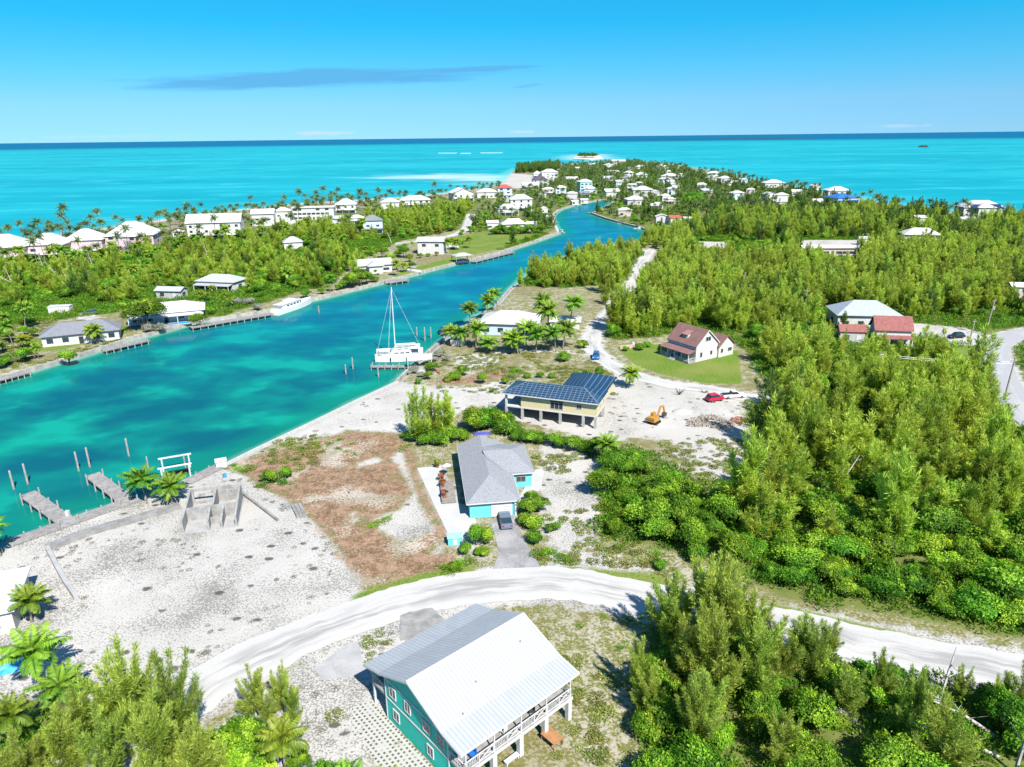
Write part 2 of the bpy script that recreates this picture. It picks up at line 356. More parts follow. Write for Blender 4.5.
# ---- ground
rows = np.concatenate([np.arange(40, 96, 3.0), 96 * 1.0062 ** np.arange(0, 470)])
P, F = fan(rows, 620, math.radians(52))
ld = land_sd(P)
z = np.clip(ld * 0.62 - 0.95, -3.2, 0.0)
z = np.where(ld > 2.0, (vnoise(P, 5.0, 3) - 0.5) * 0.16 + (vnoise(P, 1.7, 4) - .5) * 0.06, z)
rd = np.max([sdline(P, ROAD, 4.5), sdline(P, LANE, 4), sdline(P, STREET, 7)], axis=0)
for fx, fy, fr in ((-3, 106, 16), (7.4, 138, 14), (43, 173, 13), (-2, 60, 14), (-45, 97, 8), (-.5, 86, 11), (-22, 62, 9), (-16, 64, 8)): z = np.where(np.hypot(P[:, 0] - fx, P[:, 1] - fy) < fr, -0.02, z)
z = np.where((rd > -1) & (ld > 2), -0.04, z)
sand = np.max([union(P, SAND), union(P, HOLE) - .4, sdline(P, ROAD, 4.6), sdline(P, LANE, 3.4), sdline(P, SIDE, 3.2), sdline(P, PATHL, 3.0), sdline(P, TRACK, 3.2), sdline(P, PATHM, 1.3), sdline(P, BACKT, 1.0), sdline(P, STREET, 4.4),
               np.where(ld < 1.8, 1.8 - ld, -SDMAX), np.where((P[:, 0] < -40 - (P[:, 1] - 600) * -.05) & (sdf(P, CANAL) < -60) & (P[:, 1] > 330), np.clip(13 - ld, -SDMAX, 6), -SDMAX)], axis=0)
clipd = lambda v: np.clip(v, -SDMAX, SDMAX)
b = NB('ground_soil')
pos = b.pos(); nA = b.noise(0.11, 4, pos); nB = b.noise(0.5, 4, pos); nC = b.noise(2.6, 3, pos); nD = b.noise(0.035, 3, pos)
wob = b.math('ADD', b.math('MULTIPLY', b.math('SUBTRACT', nB, 0.5), 5.0), b.math('MULTIPLY', b.math('SUBTRACT', nC, 0.5), 2.4))
def mask(a, soft=0.7, k=1.0): return b.step(b.math('ADD', b.attr(a), b.math('MULTIPLY', wob, k)), -soft, soft)
sxyz = b.n('ShaderNodeSeparateXYZ'); b.L(pos, sxyz.inputs[0]); nearlot = b.math('ADD', 0.3, b.math('MULTIPLY', b.step(sxyz.outputs[1], 118, 104), 0.7))
speck = b.step(b.math('ADD', b.math('MULTIPLY', nC, 0.75), b.math('MULTIPLY', nA, 0.5)), 0.66, 0.78)
speck2 = b.step(b.math('ADD', b.math('MULTIPLY', b.noise(4.2, 3, pos), 0.8), b.math('MULTIPLY', nA, 0.40)), 0.615, 0.67)
sandc = b.mix(nB, (0.40, 0.382, 0.352), (0.52, 0.50, 0.468))
sandc = b.mix(b.math('MULTIPLY', speck, 0.75), sandc, (0.24, 0.23, 0.19)); sandc = b.mix(b.math('MULTIPLY', b.math('MULTIPLY', speck2, 0.75), nearlot), sandc, (0.15, 0.145, 0.13)); sandc = b.mix(b.math('MULTIPLY', b.step(b.math('ADD', nD, b.math('MULTIPLY', nB, .25)),   .58, .72), .2), sandc, (0.33, 0.32, 0.295))
vo = b.n('ShaderNodeTexVoronoi'); vo.inputs['Scale'].default_value = 0.30; b.L(b.scale(pos, (1, 1.35, 1)), vo.inputs['Vector']); vc = b.n('ShaderNodeSeparateXYZ'); b.L(vo.outputs['Color'], vc.inputs[0])
spot = b.math('MULTIPLY', b.step(b.math('ADD', vo.outputs['Distance'], b.math('MULTIPLY', b.math('SUBTRACT', nC, .5), .22)), b.math('MULTIPLY', vc.outputs[1], 0.0) if False else 0.23, 0.13), b.math('GREATER_THAN', vc.outputs[0], 0.45))
sandc = b.mix(b.math('MULTIPLY', spot, 0.9), sandc, (0.07, 0.07, 0.055))
weed = b.mix(nC, (0.10, 0.115, 0.025), (0.24, 0.22, 0.075))
scrub = b.mix(b.step(b.math('ADD', nB, b.math('MULTIPLY', b.math('SUBTRACT', nC, .5), .7)), 0.44, 0.62), weed, (0.36, 0.33, 0.25))
scrub = b.mix(b.math('MULTIPLY', b.step(b.noise(3.1, 4, pos), 0.53, 0.62), 0.7), scrub, (0.42, 0.40, 0.34)); scrub = b.mix(b.math('MULTIPLY', b.step(b.noise(2.2, 4, b.scale(pos, (1, 1, 3))), 0.54, 0.64), 0.65), scrub, (0.075, 0.10, 0.02))
scrub = b.mix(b.math('MULTIPLY', b.step(nD, 0.45, 0.62), 0.55), scrub, (0.17, 0.145, 0.06))
brn = b.mix(b.step(b.math('ADD', b.math('MULTIPLY', nB, .5), b.math('MULTIPLY', b.noise(1.3, 5, pos), .5)), 0.38, 0.62), (0.15, 0.09, 0.045), (0.31, 0.20, 0.13)); brn = b.mix(b.math('MULTIPLY', speck, .5), brn, (0.14, 0.10, 0.045))
brn = b.mix(b.math('MULTIPLY', b.step(b.math('ADD', nA, b.math('MULTIPLY', nC, 0.4)), 0.74, 0.86), 0.9), brn, (0.48, 0.44, 0.38))
brn = b.mix(b.math('MULTIPLY', b.step(b.noise(0.22, 4, pos), 0.52, 0.68), 0.55), brn, (0.15, 0.125, 0.04)); brn = b.mix(b.math('MULTIPLY', b.step(b.noise(3.4, 3, pos), 0.56, 0.66), 0.75), brn, (0.42, 0.36, 0.29))
lawn = b.mix(b.step(nC, .3, .7), (0.07, 0.14, 0.014), (0.16, 0.235, 0.035)); lawn = b.mix(b.math('MULTIPLY', b.step(b.math('ADD', nA, b.math('MULTIPLY', nC, .3)), 0.5, 0.85), .55), lawn, (0.23, 0.23, 0.07))
forest = b.mix(nB, (0.07, 0.115, 0.014), (0.20, 0.21, 0.07))
c = scrub
c = b.mix(mask('forest'), c, forest)
c = b.mix(mask('sand'), c, sandc)
c = b.mix(mask('brown', 0.8, 1.1), c, brn)
c = b.mix(mask('lawn', 0.5, 0.35), c, lawn)
wet = b.step(b.attr('land'), 0.2, 2.2)
c = b.mix(wet, (0.55, 0.54, 0.48), c)
GROUND_MAT = b.done(b.bsdf(c, 0.9, 0.1, normal=b.bump(nC, 0.5, 0.12), k=0.78))
ground = grid_mesh('ground', np.column_stack([P, z]), F, GROUND_MAT,
    dict(sand=('POINT', clipd(sand)), brown=('POINT', clipd(np.minimum(union(P, BROWN), .6 - union(P, HOLE)))), lawn=('POINT', clipd(union(P, LAWN))), forest=('POINT', clipd(union(P, FOREST))), land=('POINT', clipd(ld))))
tag(ground, kind='structure')

# ---- water
WATER_Z = -0.95
rows = np.concatenate([np.arange(40, 120, 8.0), 120 * 1.02 ** np.arange(0, 320), [9e4, 1.3e5, 2.5e5]])
P, F = fan(rows, 260, math.radians(58))
b = NB('sea_water'); pos = b.pos(); sp3 = b.n('ShaderNodeSeparateXYZ'); b.L(pos, sp3.inputs[0])
shore = b.attr('shore'); can = b.attr('canal'); dist = b.n('ShaderNodeVectorMath', operation='LENGTH'); b.L(pos, dist.inputs[0]); dist = dist.outputs['Value']
n1 = b.noise(0.0016, 4, b.scale(pos, (1, 2.6, 1))); n2 = b.noise(0.012, 3, b.scale(pos, (1, 2.0, 1))); n3 = b.noise(0.045, 3, b.scale(pos, (1, 1.4, 1))); n4 = b.noise(0.11, 3, pos)
sea = b.mix(b.step(n1, 0.35, 0.65), (0.006, 0.265, 0.335), (0.014, 0.335, 0.40)); sea = b.mix(b.math('MULTIPLY', b.step(n2, 0.52, 0.72), 0.5), sea, (0.055, 0.44, 0.47))
sea = b.mix(b.math('MULTIPLY', b.step(n2, 0.45, 0.28), 0.35), sea, (0.003, 0.21, 0.32))
sea = b.mix(b.math('MULTIPLY', b.step(b.math('ADD', b.attr('bar'), b.math('MULTIPLY', b.math('SUBTRACT', n2, .5), 160)), -50, 60), 0.8), sea, (0.40, 0.54, 0.52))
deep = b.step(b.math('ADD', dist, b.math('MULTIPLY', b.math('SUBTRACT', n1, 0.5), 3600)), 5800, 9500)
sea = b.mix(deep, sea, (0.002, 0.11, 0.225))
near = b.step(shore, 26, 2)
sea = b.mix(b.math('MULTIPLY', near, 0.55), sea, (0.14, 0.48, 0.47))
canc = b.mix(b.step(n3, 0.35, 0.60), (0.003, 0.098, 0.130), (0.004, 0.185, 0.162))
canc = b.mix(b.math('MULTIPLY', b.step(b.math('ADD', b.math('MULTIPLY', n3, 0.7), b.math('MULTIPLY', n4, 0.35)), 0.535, 0.67), 0.8), canc, (0.006, 0.31, 0.225))
fary = b.step(sp3.outputs[1], 130, 300)
canc = b.mix(b.math('MULTIPLY', fary, 0.75), canc, b.mix(n3, (0.004, 0.10, 0.225), (0.006, 0.21, 0.29)))
canc = b.mix(b.math('MULTIPLY', b.step(b.math('ADD', shore, b.math('MULTIPLY', b.math('SUBTRACT', n4, .5), 9)), 13, 3), 0.75), canc, (0.004, 0.19, 0.135))
canc = b.mix(b.math('MULTIPLY', b.step(b.math('ADD', shore, b.math('MULTIPLY', b.math('SUBTRACT', n4, .5), 3)), 3.2, 0.4), 0.75), canc, (0.17, 0.37, 0.30))
col = b.mix(b.step(can, -2, 2), sea, canc)
w1 = b.noise(0.35, 3, b.scale(pos, (1, 1.6, 1))); w2 = b.noise(1.6, 2, pos)
h = b.math('ADD', w1, b.math('MULTIPLY', w2, 0.35))
bp = b.bump(h, 0.10, 0.25)
col = b.mix(1.0, col, (.74, .74, .74), 'MULTIPLY'); df = b.n('ShaderNodeBsdfDiffuse'); b.L(col, df.inputs['Color'])
gl = b.n('ShaderNodeBsdfGlossy'); gl.inputs['Roughness'].default_value = 0.08; b.L(bp, gl.inputs['Normal'])
lw = b.n('ShaderNodeLayerWeight'); lw.inputs['Blend'].default_value = 0.22          # wind ruffled: reflection stays moderate even far out
ms = b.n('ShaderNodeMixShader'); b.L(b.math('ADD', 0.02, b.math('MULTIPLY', b.math('POWER', lw.outputs['Facing'], 2.0), b.mix(b.step(can, -2, 2), (.07, .07, .07), (.30, .30, .30)))), ms.inputs[0]); b.L(df.outputs[0], ms.inputs[1]); b.L(gl.outputs[0], ms.inputs[2])
WATER_MAT = b.done(ms.outputs[0])
BAR = [(368, 177), (440, 179), (500, 183), (530, 180), (512, 175), (440, 173)]
BAR2 = [(560, 158.5), (575, 154), (602, 154), (612, 158), (590, 160)]
ld = land_sd(P); isl = sdf(P, Gn([(573, 159), (576, 156.5), (588, 155.6), (600, 156.2), (603, 158.4), (590, 159.8)]))
water = grid_mesh('sea_water', np.column_stack([P, np.full(len(P), WATER_Z)]), F, WATER_MAT,
    dict(shore=('POINT', np.clip(-np.maximum(ld, isl), -5, 400)), canal=('POINT', clipd(sdf(P, CANAL))), bar=('POINT', np.clip(np.maximum(sdf(P, Gn(BAR)), sdf(P, Gn(BAR2))), -300, 300))))
tag(water, kind='structure')

# ---- roads and paths: ragged gravel ribbons lying on the ground
def ribbon(name, line, half, mat, z=0.03, rag=0.35, cross=7, seed=1):
    L = smooth(line, 3) if len(line) < 400 else line
    seg = np.linalg.norm(np.diff(L, axis=0), axis=1); cum = np.concatenate([[0], np.cumsum(seg)])
    s = np.arange(0, cum[-1], 0.8); L = np.column_stack([np.interp(s, cum, L[:, 0]), np.interp(s, cum, L[:, 1])])
    T = np.gradient(L, axis=0); T /= np.linalg.norm(T, axis=1)[:, None]; N = np.column_stack([-T[:, 1], T[:, 0]])
    r = np.random.default_rng(seed); n = len(L)
    ker = np.ones(3) / 3
    wl = half + np.convolve(r.normal(0, rag, n), ker, 'same') + 0.5 * np.interp(s, np.arange(0, s[-1] + 12, 9), r.normal(0, rag, len(np.arange(0, s[-1] + 12, 9))))
    wr = half + np.convolve(r.normal(0, rag, n), ker, 'same') + 0.5 * np.interp(s, np.arange(0, s[-1] + 12, 9), r.normal(0, rag, len(np.arange(0, s[-1] + 12, 9))))
    P = []; U = []; V = []
    for j in range(cross):
        u = j / (cross - 1); off = -wl * (1 - u) + wr * u
        P.append(L + N * off[:, None]); U.append(np.full(n, u)); V.append(s)
    P = np.stack(P, 1).reshape(-1, 2); U = np.stack(U, 1).ravel(); V = np.stack(V, 1).ravel()
    i = (np.arange(n - 1)[:, None] * cross + np.arange(cross - 1)[None, :]).ravel()
    F = np.stack([i, i + 1, i + 1 + cross, i + cross], -1)
    crown = 0.05 * (1 - (2 * U - 1) ** 2)
    o = grid_mesh(name, np.column_stack([P, z + crown]), F, mat, dict(across=('POINT', U), along=('POINT', V)))
    tag(o, kind='structure'); return o
def gravel(name, base, track, trk):
    b = NB(name); u = b.attr('across'); v = b.attr('along'); pos = b.pos()
    cm = b.n('ShaderNodeCombineXYZ'); b.L(b.math('MULTIPLY', u, 9.0), cm.inputs[0]); b.L(b.math('MULTIPLY', v, 0.10), cm.inputs[1])
    st = b.noise(1.0, 5, cm.outputs[0]); fine = b.noise(3.2, 4, pos); big = b.noise(0.09, 3, pos)
    mid = b.step(b.math('ABSOLUTE', b.math('SUBTRACT', u, 0.5)), 0.42, 0.12)
    f = b.math('MULTIPLY', b.step(b.math('ADD', st, b.math('MULTIPLY', b.math('SUBTRACT', big, .5), .8)), 0.40, 0.66), mid)
    c = b.mix(b.math('MULTIPLY', f, trk), base, track); c = b.mix(b.math('MULTIPLY', b.step(fine, 0.5, 0.75), 0.35), c, tuple(x * .7 for x in base))
    return b.done(b.bsdf(c, 0.9, 0.1, normal=b.bump(fine, 0.4, 0.06)))
gv = gravel('white_gravel', (0.50, 0.487, 0.465), (0.29, 0.285, 0.28), 0.85)
ribbon('gravel_road', ROAD, 3.5, gv, 0.02, 0.35, 9, 1)
ribbon('gravel_lane', LANE, 2.5, gv, 0.024, 0.4, 7, 2)
ribbon('paved_street', STREET, 3.3, gravel('worn_asphalt', (0.36, 0.36, 0.375), (0.46, 0.455, 0.45), 0.6), 0.028, 0.12, 7, 3)
ribbon('sandy_track', TRACK, 2.4, gv, 0.02, 0.35, 5, 4)
ribbon('concrete_path', PATHL, 2.6, gv, 0.02, 0.2, 5, 5)
# ------------------------------------------------------------------ plants: prototype meshes
def soup(name, Q, tint, mats, smooth=False):
    """N four-cornered leaves as one mesh (kite faces) with a tint per face"""
    Q = np.asarray(Q, np.float32); n = len(Q)
    me = bpy.data.meshes.new(name)
    me.vertices.add(n * 4); me.vertices.foreach_set('co', Q.reshape(-1))
    me.loops.add(n * 4); me.polygons.add(n)
    me.loops.foreach_set('vertex_index', np.arange(n * 4, dtype=np.int32)); me.polygons.foreach_set('loop_start', np.arange(n, dtype=np.int32) * 4)
    me.update(calc_edges=True)
    t = me.attributes.new('tint', 'FLOAT', 'FACE'); t.data.foreach_set('value', np.asarray(tint, np.float32))
    for x in mats: me.materials.append(x)
    return me
def nrm(v): return v / np.maximum(np.linalg.norm(v, axis=-1, keepdims=True), 1e-6)
def kites(base, d, side, length, width, mid=0.45):
    base = np.asarray(base); tip = base + d * length[:, None]; m = base + d * (length * mid)[:, None]
    w = side * (width / 2)[:, None]
    return np.stack([base, m + w, tip, m - w], 1)

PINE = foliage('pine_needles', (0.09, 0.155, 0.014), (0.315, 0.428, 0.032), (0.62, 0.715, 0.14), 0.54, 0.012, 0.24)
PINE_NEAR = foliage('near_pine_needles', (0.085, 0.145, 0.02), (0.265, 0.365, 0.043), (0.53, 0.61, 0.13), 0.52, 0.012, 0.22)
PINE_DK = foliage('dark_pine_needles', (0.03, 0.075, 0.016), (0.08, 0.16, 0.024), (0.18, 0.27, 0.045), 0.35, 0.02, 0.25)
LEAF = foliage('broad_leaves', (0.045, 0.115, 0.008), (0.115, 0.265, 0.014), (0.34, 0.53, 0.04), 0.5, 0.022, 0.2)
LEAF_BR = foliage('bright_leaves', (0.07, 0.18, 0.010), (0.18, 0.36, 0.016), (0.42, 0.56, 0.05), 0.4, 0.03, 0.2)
LEAF_GY = foliage('grey_leaves', (0.10, 0.11, 0.08), (0.22, 0.23, 0.18), (0.38, 0.38, 0.31), 0.2, 0.02, 0.2)
PALM = foliage('palm_fronds', (0.03, 0.085, 0.008), (0.085, 0.19, 0.012), (0.24, 0.34, 0.03), 0.35, 0.03, 0.25)
PALM_DK = foliage('dark_palm_fronds', (0.022, 0.05, 0.016), (0.06, 0.105, 0.024), (0.13, 0.185, 0.04), 0.25, 0.02, 0.3)
BARK = plain('grey_bark', (0.13, 0.115, 0.085), 0.9, 0.1, var=0.3, scale=2)
PALMBARK = plain('palm_bark', (0.27, 0.24, 0.20), 0.9, 0.1, var=0.3, scale=3)
DEADWOOD = plain('bleached_wood', (0.52, 0.50, 0.46), 0.9, 0.1, var=0.25, scale=2)

def pine_mesh(seed, h=10.0, spread=2.2, plumes=9, dens=1.0, lean=0.35, sl=1.0, thin=1.0):
    """an Australian pine: one leader and several plumes that leave the trunk and turn upward, each a brush of fine drooping sprays"""
    r = np.random.default_rng(seed); tr = MB(); top = np.array([r.normal(0, lean), r.normal(0, lean), h])
    axis = lambda u: np.array([top[0] * u * u, top[1] * u * u, h * u])
    tr.tube([(0, 0, -.3), tuple(axis(.33)), tuple(axis(.66)), tuple(axis(.97))], [.14, .09, .05, .015], 5)
    B, D, T, LN = [], [], [], []
    for k in range(plumes + 1):
        if k == 0: p0 = axis(.10); p1 = axis(.55); p2 = axis(1.0); wid = spread * .30 * thin; low = .05
        else:
            u0 = r.uniform(.03, .62); az = k * 2.39996 + r.normal(0, .5); q = spread * r.uniform(.35, 1.05) * (1 - .6 * u0); p0 = axis(u0)
            p1 = p0 + np.array([math.cos(az) * q * .85, math.sin(az) * q * .85, h * r.uniform(.02, .09)]); zt = h * (u0 + r.uniform(.14, .40)); p2 = np.array([axis(u0)[0] + math.cos(az) * q * 1.25, axis(u0)[1] + math.sin(az) * q * 1.25, min(zt, h * .95)]); wid = spread * r.uniform(.14, .27) * thin; low = .15
            tr.tube([p0, (p0 + 2 * p1 + p2) / 4, p2], [.04, .024, .008], 3)
        L = np.linalg.norm(p2 - p0); n = int(20 * L * dens)
        t = low + (1 - low) * r.random(n); c = ((1 - t) ** 2)[:, None] * p0 + (2 * t * (1 - t))[:, None] * p1 + (t ** 2)[:, None] * p2
        tan = nrm((2 * (1 - t))[:, None] * (p1 - p0) + (2 * t)[:, None] * (p2 - p1)); prof = wid * (np.minimum(1, (1 - t) * 1.6) ** .8) * (.5 + .5 * np.minimum(1, t * 3)) + .07
        out = r.normal(0, 1, (n, 3)); out -= (out * tan).sum(1)[:, None] * tan; out = nrm(out); q = np.sqrt(r.random(n)) * prof * r.uniform(.6, 1.5, n)
        for rep in range(3):
            f = r.uniform(.2, 1.0, n)
            B.append(c + out * (q * f)[:, None] + tan * (q * f * .6)[:, None] + r.normal(0, .08, (n, 3)))
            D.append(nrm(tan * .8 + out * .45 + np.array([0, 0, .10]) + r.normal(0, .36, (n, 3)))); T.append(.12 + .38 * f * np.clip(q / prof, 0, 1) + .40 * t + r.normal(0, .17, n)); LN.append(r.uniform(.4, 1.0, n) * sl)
    B = np.concatenate(B); D = np.concatenate(D); T = np.concatenate(T); LN = np.concatenate(LN)
    side = nrm(np.cross(D, r.normal(0, 1, D.shape)))
    return kites(B, D, side, LN, LN * r.uniform(.09, .17, len(LN))), np.clip(T, 0, 1), tr
def shrub_mesh(seed, r0=2.0, h=2.6, lumps=10, per=230, leaf=0.30, trunk=True, flat=1.0):
    r = np.random.default_rng(seed); B, D, T = [], [], []
    cs = []
    for i in range(lumps):
        a = r.random() * 6.283; q = r0 * 0.72 * math.sqrt(r.random()); zc = h * (0.42 + 0.38 * r.random() * (1 - (q / r0) ** 2) + 0.08)
        rad = r0 * r.uniform(.16, .44); c = np.array([q * math.cos(a), q * math.sin(a), max(rad * .8, zc)]); cs.append((c, rad))
        v = nrm(r.normal(0, 1, (per, 3))); v[:, 2] = np.where(v[:, 2] < -.35, -v[:, 2], v[:, 2])
        rr = rad * (0.72 + 0.42 * r.random(per)) * (1 + 0.32 * np.sin(v[:, 0] * 5 + i) * np.cos(v[:, 1] * 4)) * r.uniform(.8, 1.25, per)
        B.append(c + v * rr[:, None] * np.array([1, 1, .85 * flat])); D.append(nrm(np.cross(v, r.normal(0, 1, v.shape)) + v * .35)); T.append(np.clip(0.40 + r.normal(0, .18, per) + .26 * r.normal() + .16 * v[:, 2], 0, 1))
    B = np.concatenate(B); D = np.concatenate(D); T = np.concatenate(T)
    out = nrm(B - np.array([0, 0, h * .35])); side = nrm(np.cross(D, out + r.normal(0, .35, D.shape)))
    L = leaf * r.uniform(.7, 1.4, len(B)); Q = kites(B, D, side, L, L * .62, .5)
    tr = MB()
    for c, rad in cs[:6]: tr.tube([(r.normal(0, .08), r.normal(0, .08), -.2), (c[0] * .45, c[1] * .45, c[2] * .5), tuple(c)], [.09, .06, .02], 4)
    return Q, T, tr
def palm_mesh(seed, h=6.0, fl=3.2, nf=20, nl=22, bend=0.8):
    r = np.random.default_rng(seed); a0 = r.random() * 6.28; Q, T = [], []
    top = np.array([bend * math.cos(a0), bend * math.sin(a0), h])
    rach = MB()
    for i in range(nf):
        az = i * 2.39996 + r.normal(0, .15); u = i / (nf - 1); e0 = math.radians(82 - 95 * u + r.normal(0, 6)); L = fl * r.uniform(.85, 1.1) * (0.8 + .25 * math.sin(math.pi * u))
        s = np.linspace(0, 1, nl + 1); e = e0 - (0.75 + 0.55 * math.cos(e0)) * s ** 1.4
        step = L / nl; hx = np.concatenate([[0], np.cumsum(np.cos(e[:-1]) * step)]); hz = np.concatenate([[0], np.cumsum(np.sin(e[:-1]) * step)])
        ca, sa = math.cos(az), math.sin(az); pts = np.stack([top[0] + hx * ca, top[1] + hx * sa, top[2] + hz], -1)
        rach.tube([pts[0], pts[nl // 3], pts[2 * nl // 3], pts[-1]], [.05, .035, .022, .008], 3)
        tan = nrm(np.gradient(pts, axis=0)); sd = np.array([-sa, ca, 0.0]); up = np.cross(sd, tan)
        for sg in (-1, 1):
            ll = L * .31 * np.sin(np.pi * np.clip(s * .86 + .13, 0, 1)) ** .7 * r.uniform(.85, 1.1, nl + 1) + .08
            d = nrm(sd * sg * .85 + tan * .5 - np.array([0, 0, .42]) + up * .12 + r.normal(0, .06, (nl + 1, 3)))
            w = nrm(np.cross(d, up)); Q.append(kites(pts, d, w, ll, np.full(nl + 1, L * .055), .35))
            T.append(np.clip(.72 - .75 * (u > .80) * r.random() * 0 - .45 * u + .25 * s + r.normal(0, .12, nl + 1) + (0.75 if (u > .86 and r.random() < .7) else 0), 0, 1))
    tr = MB(); tr.tube([(0, 0, -.3), (0, 0, .25), tuple(top * np.array([.25, .25, .45])), tuple(top * np.array([.62, .62, .78])), tuple(top)], [.24, .19, .14, .12, .10], 6)
    for k in range(5):
        a = k * 1.256; tr.tube([top + np.array([.05, 0, -.1]), top + np.array([.22 * math.cos(a), .22 * math.sin(a), -.28])], [.09, .11], 5)
    return np.concatenate(Q), np.concatenate(T), tr, rach
class Proto: pass
def proto(kind, mats, gen, n):
    """n variants: crown mesh, trunk mesh, and one joined mesh for the far masses"""
    res = []
    for i in range(n):
        g = gen(i); p = Proto()
        p.crown = soup(kind + '_crown', g[0], g[1], [mats[0]])
        tb = g[2]
        if len(g) > 3: tb.v, tb.f, tb.mi = tb.v, tb.f, tb.mi
        me = bpy.data.meshes.new(kind + '_trunk'); me.from_pydata(tb.v, [], tb.f); me.materials.append(mats[1]); me.polygons.foreach_set('use_smooth', [True] * len(me.polygons)); p.trunk = me
        p.kind = kind; res.append(p)
    return res
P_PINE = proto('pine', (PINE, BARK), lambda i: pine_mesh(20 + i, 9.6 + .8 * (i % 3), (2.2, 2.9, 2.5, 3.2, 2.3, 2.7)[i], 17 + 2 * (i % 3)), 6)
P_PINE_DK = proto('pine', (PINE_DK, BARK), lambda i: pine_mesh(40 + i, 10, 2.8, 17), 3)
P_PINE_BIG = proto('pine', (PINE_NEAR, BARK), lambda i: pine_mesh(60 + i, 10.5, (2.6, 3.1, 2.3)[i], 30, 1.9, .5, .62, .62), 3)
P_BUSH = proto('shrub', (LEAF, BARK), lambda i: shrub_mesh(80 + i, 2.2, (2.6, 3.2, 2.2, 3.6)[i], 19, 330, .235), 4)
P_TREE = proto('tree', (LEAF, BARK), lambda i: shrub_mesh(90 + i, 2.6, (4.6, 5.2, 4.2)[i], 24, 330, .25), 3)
def tuft_mesh(seed, n, r0, h, leaf):
    r = np.random.default_rng(seed); ang = r.random(n) * 6.283; lob = 1 + .35 * np.sin(ang * 3 + seed) + .2 * np.sin(ang * 5); q = r0 * lob * r.random(n) ** .6; hh = h * (1 - (q / (r0 * 1.6)) ** 2) * (.6 + .4 * np.sin(q * 2.1 + ang * 2))
    B = np.stack([q * np.cos(ang), q * np.sin(ang), np.maximum(.02, hh * r.random(n) ** .5)], -1); D = nrm(np.stack([np.cos(ang) * .6, np.sin(ang) * .6, .7 + r.random(n)], -1) + r.normal(0, .45, (n, 3))); L = leaf * r.uniform(.7, 1.5, n)
    tr = MB(); tr.tube([(0, 0, -.1), (0, 0, h * .4)], .03, 4)
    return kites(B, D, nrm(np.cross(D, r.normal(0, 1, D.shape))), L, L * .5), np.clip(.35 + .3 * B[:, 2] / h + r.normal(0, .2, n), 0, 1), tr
P_TUFT = proto('shrub', (LEAF, BARK), lambda i: tuft_mesh(140 + i, 520, 2.0, 1.1, .30), 3)
P_TUFTB = proto('shrub', (LEAF_BR, BARK), lambda i: tuft_mesh(150 + i, 520, 2.0, .9, .28), 3)
P_BRIGHT = proto('shrub', (LEAF_BR, BARK), lambda i: shrub_mesh(100 + i, 2.2, 2.2, 19, 330, .225), 3)
P_GREY = proto('shrub', (LEAF_GY, BARK), lambda i: shrub_mesh(110 + i, 2.0, 2.0, 15, 260, .2), 2)
P_PALM = proto('palm', (PALM, PALMBARK), lambda i: palm_mesh(120 + i, (5.5, 4.4, 6.5, 3.4)[i], (3.3, 3.4, 3.2, 3.2)[i], 28, 26, (.6, .9, 1.1, .4)[i])[:3], 4)
P_PALM_DK = proto('palm', (PALM_DK, PALMBARK), lambda i: palm_mesh(130 + i, (9, 10.5, 8)[i], 3.4, 18, 16, 1.0)[:3], 3)
LEAFY = {'pine': 'crown', 'shrub': 'foliage', 'tree': 'crown', 'palm': 'fronds'}
NAMES = {'pine': 'pine_tree', 'shrub': 'shrub', 'tree': 'broadleaf_tree', 'palm': 'palm_tree'}
CATS = {'pine': 'pine tree', 'shrub': 'shrub', 'tree': 'tree', 'palm': 'palm tree'}
def plant(p, loc, sc, rz, label, group, squash=1.0):
    t = thing(NAMES[p.kind], (loc[0], loc[1], loc[2] if len(loc) > 2 else 0.0), rz, label, CATS[p.kind], group); wx = 1 + .22 * math.sin(loc[0] * 7.7) * (p.kind in ('shrub', 'tree')); t.scale = (sc * wx, sc * (2 - wx), sc * squash); t.rotation_euler = (.06 * math.sin(loc[0] * 5.3), .06 * math.sin(loc[1] * 4.1), rz)
    for nm, me in ((LEAFY[p.kind], p.crown), ('trunk' if p.kind != 'shrub' else 'stems', p.trunk)):
        o = bpy.data.objects.new(nm, me); COL.objects.link(o); o.parent = t
    return t

